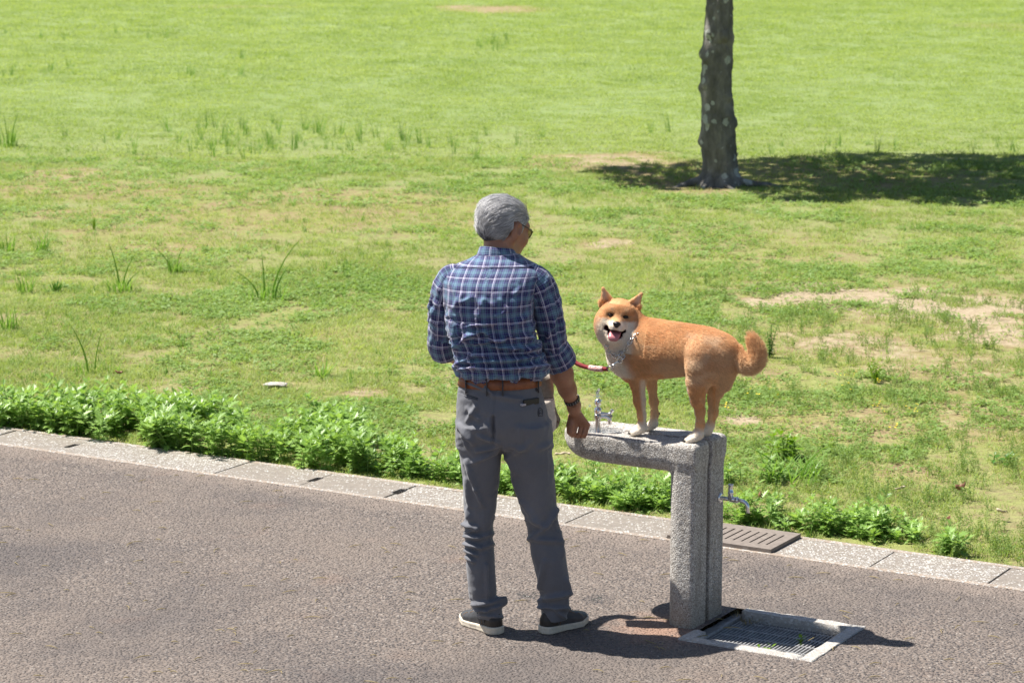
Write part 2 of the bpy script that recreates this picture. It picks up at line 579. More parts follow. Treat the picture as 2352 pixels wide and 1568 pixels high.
c = t.mix(grime, c, (0.075, 0.068, 0.070))
dk = t.n('VectorMath', operation='DOT_PRODUCT'); t.l(t.pos(), dk.inputs[0]); dk.inputs[1].default_value = tuple(NV)
sl = t.math('ADD', t.math('ADD', t.math('SUBTRACT', dk.outputs['Value'], KO.dot(NV)), 1.0), t.math('MULTIPLY', t.math('SUBTRACT', n2, 0.5), 0.35))
c = t.mix(t.ramp(sl, [(0.80, 0.0), (0.97, 0.7)]), c, (0.24, 0.195, 0.165))
redn = t.ramp(t.noise(3.1, None, 3.0), [(0.62, 0.0), (0.78, 0.25)])
c = t.mix(redn, c, (0.22, 0.14, 0.105))
# reddish rust stain round the fountain's foot, wet spots of splashed water
def spotmask(center, r0, r1, sx=1.0):
    vm = t.n('VectorMath', operation='DISTANCE')
    wob = t.n('VectorMath', operation='ADD'); t.l(t.pos(), wob.inputs[0])
    nn = t.n('TexNoise'); t.set(nn, Scale=16.0, Detail=3.0); t.l(t.pos(), nn.inputs['Vector'])
    s2 = t.n('VectorMath', operation='SCALE'); t.l(nn.outputs['Color'], s2.inputs[0]); s2.inputs['Scale'].default_value = r1 * 0.8
    t.l(s2.outputs[0], wob.inputs[1])
    t.l(wob.outputs[0], vm.inputs[0])
    vm.inputs[1].default_value = (center[0] + r1 * 0.4, center[1] + r1 * 0.4, center[2] + r1 * 0.4)
    return t.ramp(t.math('DIVIDE', vm.outputs['Value'], r1), [(r0 / r1, 1.0), (1.0, 0.0)])
rust = spotmask(fp(-0.10, -0.05), 0.05, 0.26)
c = t.mix(t.math('MULTIPLY', rust, 0.55), c, (0.36, 0.20, 0.13))
wet = t.math('MAXIMUM', spotmask(P(1212, 1366), 0.02, 0.10), spotmask(P(1370, 1375), 0.02, 0.09))
wetf = t.math('MULTIPLY', wet, t.ramp(t.noise(50.0, None, 2.0), [(0.4, 0.1), (0.6, 0.9)]))
c = t.mix(wetf, c, (0.035, 0.03, 0.03))
t.base(c)
rg = t.mix(wetf, 0.88, 0.12)
t.l(rg, t.b.inputs['Roughness'])
t.b.inputs['Specular IOR Level'].default_value = 0.35
hgt = t.math('SUBTRACT', t.math('MULTIPLY', t.ramp(vd, [(0.1, 1.0), (0.7, 0.0)]), t.math('ADD', 0.4, vcs[1])), t.math('MULTIPLY', nf, 0.25))
t.bump(hgt, 0.85, 0.009)
path = mesh_obj('path', V, F, t.m, smooth=False)
tag(path, kind='structure')

# ---------------------------------------------------------------- kerb of ditch lids
def terrazzo(name, amount, seed, base=(0.205, 0.178, 0.152)):
    t = NT(name)
    mp = t.n('Mapping'); t.l(t.pos(), mp.inputs[0])
    mp.inputs['Location'].default_value = (seed * 3.3, seed * 1.7, 0)
    v = mp.outputs[0]
    d = t.voro(80.0, v); cc = t.sep(t.voro(80.0, v, out='Color'))
    d2 = t.voro(150.0, v); c2 = t.sep(t.voro(150.0, v, out='Color'))
    patch = t.noise(5.0, v, 3.0)
    thr = t.math('ADD', 1.0 - amount, t.math('MULTIPLY', t.math('SUBTRACT', patch, 0.5), 0.7))
    on = t.math('MULTIPLY', t.math('GREATER_THAN', cc[0], thr), t.ramp(d, [(0.40, 1.0), (0.50, 0.0)]))
    on2 = t.math('MULTIPLY', t.math('GREATER_THAN', c2[0], t.math('ADD', thr, 0.1)), t.ramp(d2, [(0.40, 1.0), (0.50, 0.0)]))
    st = t.ramp(cc[1], [(0.0, (0.34, 0.33, 0.315)), (0.5, (0.52, 0.51, 0.495)), (0.85, (0.44, 0.42, 0.375)), (1.0, (0.30, 0.275, 0.25))])
    mt = t.ramp(t.noise(30.0, v, 5.0, 0.7), [(0.3, tuple(x * 0.8 for x in base)), (0.7, tuple(x * 1.25 for x in base))])
    c = t.mix(on2, mt, st)
    c = t.mix(on, c, st)
    dirt = t.ramp(t.noise(2.2, v, 4.0, 0.6), [(0.55, 0.0), (0.8, 0.6)])
    c = t.mix(dirt, c, tuple(x * 0.9 for x in base))
    t.base(c)
    t.b.inputs['Roughness'].default_value = 0.7
    t.bump(t.math('ADD', t.math('MAXIMUM', on, on2), t.noise(200.0, v, 2.0)), 0.5, 0.004)
    return t.m
M_LID = [terrazzo('washed_lid_bright', 0.46, 1.0), terrazzo('washed_lid_dull', 0.20, 2.0), terrazzo('washed_lid_worn', 0.30, 3.0)]
M_STRIP = terrazzo('washed_strip', 0.50, 5.0, (0.27, 0.215, 0.17))
kerb = empty('kerb', tuple(KO), KA)
tag(kerb, kind='structure')
rj = random.Random(5)
def strip(n0, n1, z):
    bm = bmesh.new()
    box_bm(bm, (-30, n0, -0.45), (30, n1, z))
    o = bm_obj('edge_strip', bm, M_STRIP, kerb, bevel=0.006)
    return o
strip(0.0, 0.036, 0.004)
strip(0.322, 0.36, 0.002)
JOINTS = [-3.80, -3.30, -2.80, -2.70 + 0.0, -2.20, -1.70, -1.195, -0.715, -0.235, 0.247, 0.75, 1.258, 1.70, 2.22, 2.72, 3.2, 3.7]
JOINTS = [-6.2, -5.7, -5.2, -4.7, -4.2, -3.7, -3.2, -2.70, -2.195, -1.695, -1.193, -0.713, -0.233, 0.247, 0.752, 1.258, 1.704, 2.217, 2.72, 3.2, 3.7, 4.2]
NOTCH = {-2.70: 0.16, -1.193: 0.2, -0.713: 0.2}
lidx = {-6.2: 0, -5.7: 1, -5.2: 0, -4.7: 2, -4.2: 1, -3.7: 0, -3.2: 1, -2.70: 0, -2.195: 0, -1.695: 1, -1.193: 1, -0.713: 0, -0.233: 0, 0.247: 1, 0.752: None, 1.258: 0, 1.704: 0, 2.217: 1, 2.72: 0, 3.2: 1, 3.7: 0}
for a, b in zip(JOINTS[:-1], JOINTS[1:]):
    if lidx.get(a) is None: continue
    g = 0.003
    z1 = 0.001 + rj.uniform(-0.0025, 0.002)
    n0, n1 = 0.038, 0.320
    s0, s1 = a + g, b - g
    poly = [(s0, n0)]
    if b in NOTCH:
        poly += [(s1, n0), (s1, 0.13), (s1 - 0.022, 0.135), (s1 - 0.022, 0.225), (s1, 0.23), (s1, n1)]
    else:
        poly += [(s1, n0), (s1, n1)]
    poly += [(s0, n1)]
    if a in NOTCH:
        poly += [(s0, 0.23), (s0 + 0.012, 0.225), (s0 + 0.012, 0.135), (s0, 0.13)]
    bm = bmesh.new()
    vs = [bm.verts.new((x, y, z1)) for x, y in poly]
    f = bm.faces.new(vs)
    r = bmesh.ops.extrude_face_region(bm, geom=[f])
    for v in r['geom']:
        if isinstance(v, bmesh.types.BMVert): v.co.z -= 0.06
    bm_obj('slab', bm, M_LID[lidx[a]], kerb, bevel=0.003)

# slotted concrete cover set in the kerb
t = NT('brown_concrete')
n2 = t.noise(40.0, None, 5.0, 0.65)
t.base(t.ramp(n2, [(0.3, (0.15, 0.125, 0.108)), (0.7, (0.225, 0.19, 0.165))]))
t.b.inputs['Roughness'].default_value = 0.85
t.bump(n2, 0.4, 0.004)
M_CONC = t.m
cov = empty('drain_cover', tuple(KO), KA)
tag(cov, 'brown slotted concrete drain cover set into the pale kerb behind the fountain post', 'drain cover')
bm = bmesh.new()
c0, c1, m0, m1 = 0.770, 1.262, 0.020, 0.335
nsl = 11
xs = [c0]
sw = 0.009
for i in range(nsl):
    x = c0 + 0.05 + i * (c1 - c0 - 0.10) / (nsl - 1)
    xs += [x - sw / 2, x + sw / 2]
xs.append(c1)
ysl = [m0, m0 + 0.065, m1 - 0.065, m1]
grid = [[bm.verts.new((x, y, 0.020)) for y in ysl] for x in xs]
for i in range(len(xs) - 1):
    for j in range(3):
        if j == 1 and i % 2 == 1: continue
        bm.faces.new((grid[i][j], grid[i + 1][j], grid[i + 1][j + 1], grid[i][j + 1]))
r = bmesh.ops.extrude_face_region(bm, geom=bm.faces[:])
for v in r['geom']:
    if isinstance(v, bmesh.types.BMVert): v.co.z -= 0.018 + 0.0
bm_obj('cover_plate', bm, M_CONC, cov, bevel=0.0)
# ================================================================ DRINKING FOUNTAIN
def stone_mat(name, dark=1.0):
    t = NT(name)
    tc = t.n('TexCoord').outputs['Object']
    d = t.voro(190.0, tc); cc = t.sep(t.voro(190.0, tc, out='Color'))
    d2 = t.voro(400.0, tc); c2 = t.sep(t.voro(400.0, tc, out='Color'))
    st = t.ramp(cc[0], [(0.0, (0.18, 0.165, 0.15)), (0.2, (0.33, 0.30, 0.275)), (0.42, (0.53, 0.49, 0.45)), (0.7, (0.67, 0.645, 0.605)), (1.0, (0.82, 0.81, 0.78))])
    s2 = t.ramp(c2[0], [(0.0, (0.20, 0.18, 0.16)), (0.5, (0.45, 0.415, 0.375)), (1.0, (0.70, 0.67, 0.63))])
    m = t.ramp(d, [(0.42, 1.0), (0.56, 0.0)])
    c = t.mix(m, s2, st)
    z = t.sep(tc)
    lo = t.ramp(t.math('ADD', z[2], t.math('MULTIPLY', t.noise(12.0, tc, 4.0), 0.12)), [(0.08, 1.0), (0.22, 0.0)])
    c = t.mix(t.math('MULTIPLY', lo, 0.55), c, (0.25, 0.21, 0.15))
    strk = t.n('Mapping'); t.l(tc, strk.inputs[0]); strk.inputs['Scale'].default_value = (1, 1, 0.12)
    sn = t.ramp(t.noise(26.0, strk.outputs[0], 5.0, 0.6), [(0.50, 0.0), (0.72, 0.6)])
    c = t.mix(sn, c, (0.24, 0.20, 0.16))
    t.base(c)
    t.b.inputs['Roughness'].default_value = 0.72
    t.bump(t.math('SUBTRACT', t.noise(400.0, tc, 2.0), t.math('ADD', d, t.math('MULTIPLY', d2, 0.5))), 0.75, 0.006)
    return t.m
M_STONE = stone_mat('washed_stone')
fount = empty('drinking_fountain', (FP.x, FP.y, 0), KA)
tag(fount, 'grey washed stone drinking fountain with a long basin arm where the dog stands', 'drinking fountain')
FH = 0.71
L = 0.615; W = 0.27
vol = Vol((-L - 0.03, -0.03, -0.03), (0.03, W + 0.03, FH + 0.03), 0.0045)
X, Y, Z = vol.X, vol.Y, vol.Z
# arm: a stadium in plan, round under its edges
rt = W / 2
cx = -L + rt
dx = np.where(X < cx, np.hypot(X - cx, Y - rt) - rt, np.maximum(np.abs(Y - rt) - rt, X - 0.0))
def rounded(dp, zlo, zhi, rb, rtp):
    """extrude a plan distance between zlo and zhi with a big lower and a small upper rounding"""
    zm = (zlo + zhi) / 2
    r = np.where(Z < zm, rb, rtp)
    dz = np.where(Z < zm, zlo - Z, Z - zhi)
    a = np.maximum(dp + r, 0); b = np.maximum(dz + r, 0)
    return np.minimum(np.maximum(dp + r, dz + r), 0) + np.hypot(a, b) - r
tipf = np.clip((X - (-L)) / 0.24, 0, 1)
zlo = FH - 0.118 + 0.05 * (1 - np.sqrt(np.clip(1 - (1 - tipf) ** 2, 0, 1)))
arm = rounded(dx, zlo, FH, 0.062, 0.016)
# post
px0 = -0.120
pr = 0.060
qx = np.maximum(np.maximum(px0 - X, X - 0.2) + pr, 0); qy = np.maximum(np.abs(Y - rt) - rt + pr, 0)
dpost = np.minimum(np.maximum(np.maximum(px0 - X, X - 0.2) + pr, np.abs(Y - rt) - rt + pr), 0) + np.hypot(qx, qy) - pr
h2 = np.maximum(0.018 - np.abs(dpost - X), 0) / 0.018
dpost = np.maximum(dpost, X) + h2 * h2 * 0.018 * 0.25
post = rounded(dpost, -0.02, FH, 0.002, 0.016)
k = 0.022
hh = np.maximum(k - np.abs(arm - post), 0) / k
vol.F = np.minimum(arm, post) - hh * hh * k * 0.25
# groove between the two halves, along the top and down the end
groove = np.maximum(np.abs(Y - 0.130) - 0.0085, 0)
gdeep = np.maximum(np.maximum(np.abs(Y - 0.130) - 0.0095, (FH - 0.022) - Z), -L + 0.24 - X)
gend = np.maximum(np.abs(Y - 0.130) - 0.0135, -0.050 - X)
vol.F = np.maximum(vol.F, -np.minimum(gdeep, gend))
# bowl
BC = (-L + rt + 0.012, rt)
bowl = np.sqrt((X - BC[0]) ** 2 + (Y - BC[1]) ** 2 + ((Z - FH - 0.115) * 1.0) ** 2) - 0.152
vol.F = np.maximum(vol.F, -bowl)
Vv, Q = vol.surface(1)
Nn = vert_normals(Vv, Q)
Vv = Vv + Nn * ((fbm(Vv[:, 0] * 90, Vv[:, 1] * 90, Vv[:, 2] * 90, seed=4, octv=2) - 0.5) * 0.0016)[:, None]
mesh_obj('stone_body', Vv, Q, M_STONE, fount)

t = NT('chrome')
t.base((0.78, 0.79, 0.80)); t.b.inputs['Metallic'].default_value = 1.0; t.b.inputs['Roughness'].default_value = 0.13
t.bump(t.noise(60.0, t.n('TexCoord').outputs['Object'], 2.0), 0.05, 0.002)
M_CHROME = t.m
t = NT('worn_chrome')
tc = t.n('TexCoord').outputs['Object']
t.base(t.ramp(t.noise(40.0, tc, 4.0), [(0.35, (0.36, 0.34, 0.32)), (0.7, (0.60, 0.60, 0.60))])); t.b.inputs['Metallic'].default_value = 1.0
t.l(t.ramp(t.noise(50.0, tc, 3.0), [(0.3, 0.18), (0.7, 0.42)]), t.b.inputs['Roughness'])
M_WORN = t.m
t = NT('clear_water')
t.base((1, 1, 1)); t.b.inputs['Roughness'].default_value = 0.02; t.b.inputs['Transmission Weight'].default_value = 1.0; t.b.inputs['IOR'].default_value = 1.33
t.bump(t.noise(70.0, None, 2.0), 0.35, 0.01)
M_WATER = t.m

def lathe(prof, seg=20):
    V, F = [], []
    for r, z in prof:
        for j in range(seg):
            a = 2 * math.pi * j / seg
            V.append((r * math.cos(a), r * math.sin(a), z))
    n = len(prof)
    for i in range(n - 1):
        for j in range(seg):
            k = (j + 1) % seg
            F.append((i * seg + j, i * seg + k, (i + 1) * seg + k, (i + 1) * seg + j))
    F.append(tuple(range(seg))[::-1]); F.append(tuple((n - 1) * seg + j for j in range(seg)))
    return V, F
def moved(vf, loc, M=None):
    V, F = vf
    return [((M @ Vector(v)) if M is not None else Vector(v)) + Vector(loc) for v in V], F

# bubbler tap in the bowl
tp = P(1373, 991, z=FH) 
tl = Vector(((Vector((tp.x, tp.y, 0)) - Vector((FP.x, FP.y, 0))).dot(SV), (Vector((tp.x, tp.y, 0)) - Vector((FP.x, FP.y, 0))).dot(NV), FH - 0.016))
tap = mesh_obj('bubbler_tap', *moved(lathe([(0.017, 0), (0.017, 0.004), (0.011, 0.006), (0.010, 0.062), (0.013, 0.066), (0.0145, 0.082), (0.012, 0.086)]), tl), M_WORN, fount)
mesh_obj('valve_ball', *moved(lathe([(0.008, 0.084), (0.0135, 0.090), (0.0155, 0.099), (0.0135, 0.108), (0.008, 0.112), (0.006, 0.117), (0.011, 0.121), (0.0142, 0.130), (0.0130, 0.139), (0.007, 0.146), (0.001, 0.147)]), tl), M_CHROME, tap)
# the drinking spout bends over to the right, the lever lies above it
rx = Vector((math.cos(-KA), math.sin(-KA), 0))           # the photograph's right, in the fountain's frame
pt = smooth_path([tl + Vector((0, 0, 0.074)), tl + rx * 0.018 + Vector((0, 0, 0.077)), tl + rx * 0.036 + Vector((0, 0, 0.074)), tl + rx * 0.046 + Vector((0, 0, 0.062)), tl + rx * 0.047 + Vector((0, 0, 0.046))], 5)
mesh_obj('spout', *tube(pt, [0.0085] * (len(pt) - 3) + [0.0082, 0.0080, 0.0078], 14), M_CHROME, tap)
pt = smooth_path([tl + Vector((0, 0, 0.086)), tl + rx * 0.022 + Vector((0, 0, 0.0865)), tl + rx * 0.042 + Vector((0, 0, 0.0865)), tl + rx * 0.052 + Vector((0, 0, 0.093)), tl + rx * 0.057 + Vector((0, 0, 0.103))], 5)
mesh_obj('lever', *tube(pt, [0.0075] * 6 + [0.0058] * (len(pt) - 10) + [0.007, 0.0078, 0.008, 0.0065], 12), M_CHROME, tap)
mesh_obj('screw_cap', *moved(lathe([(0.007, 0), (0.0075, 0.003), (0.005, 0.006)]), tl + rx * 0.054 + Vector((0, -0.006, 0.078)), Matrix.Rotation(math.pi / 2, 3, 'X')), M_WORN, tap)

# water lying in the bowl, the bubbling jet and flying drops
wv = [(0, 0, 0)]; wf = []
nr, na = 6, 40
for i in range(1, nr + 1):
    for j in range(na):
        a = 2 * math.pi * j / na; r = 0.094 * i / nr
        wv.append((r * math.cos(a), r * math.sin(a), 0.0012 * math.sin(i * 2.6 + 3 * a)))
for j in range(na): wf.append((0, 1 + j, 1 + (j + 1) % na))
for i in range(nr - 1):
    for j in range(na):
        wf.append((1 + i * na + j, 1 + (i + 1) * na + j, 1 + (i + 1) * na + (j + 1) % na, 1 + i * na + (j + 1) % na))
t = NT('basin_water')
t.base((0.75, 0.78, 0.80)); t.b.inputs['Roughness'].default_value = 0.03; t.b.inputs['Transmission Weight'].default_value = 0.92; t.b.inputs['IOR'].default_value = 1.33
t.bump(t.noise(55.0, None, 3.0), 0.6, 0.02)
pool = mesh_obj('basin_water', [(fp(BC[0], BC[1]).x + v[0], fp(BC[0], BC[1]).y + v[1], FH - 0.013 + v[2]) for v in wv], wf, t.m)
tag(pool, kind='structure')
tw = fp(tl.x, tl.y, 0)
jet = MB()
rr = random.Random(3)
def blob(c, r, seg=8):
    prof = [(max(r * math.sin(math.pi * i / 6), 0.0002), -r * math.cos(math.pi * i / 6)) for i in range(7)]
    return moved(lathe(prof, seg), c)
for i in range(12):
    jet.add(blob(Vector((tw.x + rr.uniform(-0.005, 0.005), tw.y + rr.uniform(-0.004, 0.004), FH + 0.132 + i * 0.0030)), rr.uniform(0.0035, 0.0062)))
jo = jet.build('water_jet', M_WATER)
for i in range(14):
    a = rr.uniform(0, 6.28); d = rr.uniform(0.010, 0.02)
    mesh_obj('drop', *blob(Vector((tw.x + d * math.cos(a), tw.y + d * math.sin(a), FH + rr.uniform(0.09, 0.165))), rr.uniform(0.0012, 0.0028)), M_WATER, jo)
tag(jo, 'small clear jet of water bubbling from the top of the drinking tap', 'water jet')
d0 = P(1354.5, 931, Y=9.38)
dr = mesh_obj('water_drop', *blob(d0, 0.0052, 12), M_WATER)
tag(dr, 'single round water drop flying to the left of the drinking tap', 'water drop')

# tap on the end of the post
stl = Vector((0.0, 0.0, 0.0))
Mx = Matrix.Rotation(math.pi / 2, 3, 'Y')
st = mesh_obj('side_tap', *moved(lathe([(0.0115, 0.0), (0.0115, 0.058), (0.014, 0.06), (0.0155, 0.066), (0.0155, 0.088), (0.013, 0.092), (0.013, 0.098)]), stl, Mx), M_CHROME, fount)
mesh_obj('flange', *moved(lathe([(0.028, -0.001), (0.0275, 0.004), (0.022, 0.009), (0.014, 0.010)], 24), stl, Mx), M_CHROME, st)
mesh_obj('valve_stem', *moved(lathe([(0.0145, 0.0), (0.0145, 0.03), (0.0165, 0.034), (0.0165, 0.042), (0.0135, 0.044), (0.0135, 0.078), (0.0155, 0.080), (0.0155, 0.084), (0.011, 0.084), (0.011, 0.080)]), stl + Vector((0.064, 0, 0.0))), M_CHROME, st)
mesh_obj('hex_nut', *moved(lathe([(0.017, 0.0), (0.0175, 0.002), (0.0175, 0.014), (0.0165, 0.017)], 6), stl + Vector((0.094, 0, 0)), Mx), M_CHROME, st)
pt = smooth_path([stl + Vector((0.105, 0, 0)), stl + Vector((0.135, 0, -0.001)), stl + Vector((0.158, 0, -0.012)), stl + Vector((0.169, 0, -0.034)), stl + Vector((0.171, 0, -0.064))], 6)
mesh_obj('spout', *tube(pt, 0.0105, 16), M_CHROME, st)

for o_ in [st] + list(st.children):
    o_.data.transform(Matrix.Translation((0, 0.228, 0.467)) @ Matrix.Scale(0.70, 4))
# ---------------------------------------------------------------- floor drain beside the post
M_FRAME = terrazzo('washed_frame', 0.80, 7.0, (0.36, 0.33, 0.30))
drain = empty('floor_drain', (FP.x, FP.y, 0), KA)
tag(drain, 'sunken square metal floor drain with a rough white stone rim beside the fountain', 'drain')
fw = 0.050
t = NT('wet_concrete')
n2 = t.noise(30.0, None, 4.0)
t.base(t.ramp(n2, [(0.3, (0.02, 0.018, 0.017)), (0.7, (0.06, 0.055, 0.05))])); t.b.inputs['Roughness'].default_value = 0.35
t.bump(n2, 0.5, 0.006)
M_WET = t.m
M_LEDGE = simple('damp_ledge', (0.22, 0.21, 0.20), 0.4, 0, 0.35, 60.0, 0.5)
def rim(lo, hi, seed, m=M_FRAME, zt=0.005):
    bm = bmesh.new()
    box_bm(bm, (lo[0], lo[1], -0.36), (hi[0], hi[1], zt))
    bmesh.ops.subdivide_edges(bm, edges=bm.edges[:], cuts=14, use_grid_fill=True)
    rg = random.Random(seed)
    for v in bm.verts:
        w = mnoise.noise(Vector((v.co.x * 40, v.co.y * 40, v.co.z * 40 + seed)))
        v.co.z += 0.004 * w; v.co.x += 0.0035 * mnoise.noise(Vector((v.co.y * 30, seed, v.co.z * 30))); v.co.y += 0.0035 * mnoise.noise(Vector((v.co.x * 30, seed + 9, v.co.z * 30)))
    return bm_obj('rim', bm, m, drain, smooth=True)
rim((DR0 + fw, DN0, 0), (DR1 - fw, DN0 + fw, 0), 1)
rim((DR0 + fw, DN1 - fw, 0), (DR1 - fw, DN1, 0), 2)
rim((DR1 - fw, DN0, 0), (DR1, DN1, 0), 3)
rim((DR0 - 0.0, DN0, 0), (DR0 + fw, -0.01, 0), 4, M_FRAME)
rim((DR0 + 0.0, -0.008, 0), (DR0 + fw - 0.01, DN1, 0), 5, M_LEDGE, -0.022)
bm = bmesh.new()
box_bm(bm, (DR0 + 0.02, DN0 + 0.02, -0.40), (DR1 - 0.02, DN1 - 0.02, -0.16))
bm_obj('pit_floor', bm, M_WET, drain)
t = NT('galvanised_bar')
t.base(t.ramp(t.noise(30.0, None, 3.0), [(0.3, (0.26, 0.255, 0.255)), (0.7, (0.46, 0.46, 0.46))])); t.b.inputs['Metallic'].default_value = 0.3; t.b.inputs['Roughness'].default_value = 0.5
M_BAR = t.m
g0, g1, h0, h1 = DR0 + fw - 0.002, DR1 - fw + 0.002, DN0 + fw - 0.002, DN1 - fw + 0.002
bm = bmesh.new(); box_bm(bm, (-0.0021, h0, -0.062), (0.0021, h1, -0.032))
grate = bm_obj('grate', bm, M_BAR, drain)
grate.location = (g0 + 0.004, 0, 0)
nb = 30
for i in range(1, nb):
    b = bpy.data.objects.new('bar', grate.data)
    link(b, grate); b.location = (i * (g1 - g0 - 0.008) / (nb - 1), 0, 0)
bm = bmesh.new(); box_bm(bm, (0, -0.0022, -0.0365), (g1 - g0 - 0.008, 0.0022, -0.0308))
rod = bm_obj('cross_rod', bm, M_BAR, grate)
for i in range(5):
    r_ = rod if i == 0 else bpy.data.objects.new('cross_rod', rod.data)
    if i: link(r_, grate)
    r_.location = (0, h0 + 0.03 + i * (h1 - h0 - 0.06) / 4, 0)
# ================================================================ TREE
tb = P(1652, 424)
tree = empty('tree', tuple(tb))
tag(tree, 'dark lichen spotted tree trunk standing in its own round shadow on the lawn', 'tree')
t = NT('lichen_bark')
tc = t.n('TexCoord').outputs['Object']
mp = t.n('Mapping'); t.l(tc, mp.inputs[0]); mp.inputs['Scale'].default_value = (1, 1, 0.45)
n1 = t.noise(9.0, mp.outputs[0], 6.0, 0.65); n2 = t.noise(45.0, mp.outputs[0], 4.0, 0.6)
c = t.ramp(n1, [(0.25, (0.07, 0.067, 0.060)), (0.5, (0.165, 0.158, 0.142)), (0.72, (0.30, 0.285, 0.26))])
wob = t.n('VectorMath', operation='ADD'); t.l(tc, wob.inputs[0])
nn = t.n('TexNoise'); t.set(nn, Scale=14.0, Detail=3.0); t.l(tc, nn.inputs['Vector'])
s2 = t.n('VectorMath', operation='SCALE'); t.l(nn.outputs['Color'], s2.inputs[0]); s2.inputs['Scale'].default_value = 0.065
t.l(s2.outputs[0], wob.inputs[1])
d = t.voro(9.5, wob.outputs[0]); cc = t.sep(t.voro(9.5, wob.outputs[0], out='Color'))
rad = t.math('MULTIPLY', t.math('SUBTRACT', cc[0], 0.12), 0.62)
li = t.ramp(t.math('SUBTRACT', rad, d), [(0.0, 0.0), (0.05, 1.0)])
lc = t.ramp(n2, [(0.3, (0.32, 0.35, 0.31)), (0.7, (0.60, 0.62, 0.56))])
c = t.mix(t.math('MULTIPLY', li, 0.72), c, lc)
d = t.voro(24.0, wob.outputs[0]); cc = t.sep(t.voro(24.0, wob.outputs[0], out='Color'))
li2 = t.ramp(t.math('SUBTRACT', t.math('MULTIPLY', t.math('SUBTRACT', cc[0], 0.55), 0.8), d), [(0.0, 0.0), (0.05, 0.8)])
c = t.mix(t.math('MULTIPLY', li2, t.ramp(n1, [(0.5, 0.0), (0.6, 1.0)])), c, (0.42, 0.42, 0.38))
t.base(c); t.b.inputs['Roughness'].default_value = 0.95; t.b.inputs['Specular IOR Level'].default_value = 0.1
t.bump(t.math('ADD', n1, t.math('MULTIPLY', n2, 0.5)), 0.8, 0.03)
M_BARK = t.m
# silhouette of the trunk, left and right, measured up the trunk
c5 = lambda x, y: (1320.7 + 0.3113 * x, 0.3113 * y)
LE = [(1400, 880), (1340, 905), (1290, 930), (1260, 942), (1150, 938), (1080, 926), (1000, 926), (900, 930), (720, 930), (640, 930), (440, 938), (350, 940), (200, 953), (0, 968), (-200, 975), (-500, 985)]
RE = [(1400, 1255), (1340, 1235), (1290, 1212), (1260, 1198), (1150, 1190), (1080, 1186), (1000, 1180), (900, 1180), (720, 1162), (640, 1158), (440, 1162), (350, 1162), (200, 1164), (0, 1165), (-200, 1168), (-500, 1172)]
prof = []
for (yl, xl), (yr, xr) in zip(LE, RE):
    a = P(*c5(xl, yl), Y=tb.y); b = P(*c5(xr, yr), Y=tb.y)
    prof.append(((a.z + b.z) / 2, (a.x + b.x) / 2, (b.x - a.x) / 2))
pz = np.array([p[0] for p in prof]); pc = np.array([p[1] for p in prof]); prr = np.array([p[2] for p in prof])
zs = np.linspace(-0.05, 3.0, 150); sg = 56
th = np.linspace(0, 2 * np.pi, sg, endpoint=False)
ZZ, TH = np.meshgrid(zs, th, indexing='ij')
RR = np.interp(ZZ, pz, prr); CX = np.interp(ZZ, pz, pc)
# burls: (z from the picture, side angle, height, push)
def zof(y): return P(1650, 0.3113 * y, Y=tb.y).z
BUR = [(zof(400), math.pi, 0.07, 0.05), (zof(645), math.pi * 1.02, 0.06, 0.035), (zof(1040), math.pi, 0.07, 0.04), (zof(905), 0.0, 0.07, 0.045), (zof(285), -0.3, 0.06, 0.02),
       (zof(265), -1.2, 0.08, 0.05), (zof(715), -0.7, 0.05, 0.035), (zof(850), -0.9, 0.04, 0.025), (zof(240), -2.3, 0.07, 0.04), (zof(420), -2.4, 0.08, 0.035), (zof(620), -2.5, 0.06, 0.03), (zof(900), -2.2, 0.05, 0.02)]
disp = 0.016 * (fbm(np.cos(TH) * 2.5 + 7, np.sin(TH) * 2.5, ZZ * 5, seed=2) - 0.5) * 2 + 0.010 * (fbm(np.cos(TH) * 9, np.sin(TH) * 9, ZZ * 14, seed=9) - 0.5) * 2
for bz, ba, bh, bp in BUR:
    da = np.angle(np.exp(1j * (TH - ba))) * 0.16
    q = (da / (bh * 0.9)) ** 2 + ((ZZ - bz) / bh) ** 2
    disp += 0.7 * bp * np.exp(-q * 1.3) * (1 + 0.5 * (fbm(TH * 6, ZZ * 25, seed=12) - 0.5))
    # a dark rim under each old branch scar
    disp -= bp * 0.35 * np.exp(-((da / (bh * 0.9)) ** 2 + ((ZZ - bz + bh * 0.9) / (bh * 0.3)) ** 2) * 1.5)
flare = np.exp(-np.clip(ZZ, 0, None) / 0.09)
lob = np.zeros_like(TH)
for ra, rw in ((math.pi * 1.03, 0.10), (-0.35, 0.10), (-1.25, 0.07), (-2.2, 0.06), (1.2, 0.07), (2.2, 0.08)):
    lob += rw * np.exp(-(np.angle(np.exp(1j * (TH - ra))) / 0.30) ** 2)
RR = RR + disp + 0.6 * flare * lob
Vt = np.stack([CX + RR * np.cos(TH) - tb.x, RR * np.sin(TH), ZZ], -1).reshape(-1, 3)
ii = np.arange(len(zs) * sg).reshape(len(zs), sg)
Ft = np.stack([ii[:-1], np.roll(ii[:-1], -1, 1), np.roll(ii[1:], -1, 1), ii[1:]], -1).reshape(-1, 4)
mesh_obj('trunk', Vt, Ft, M_BARK, tree)
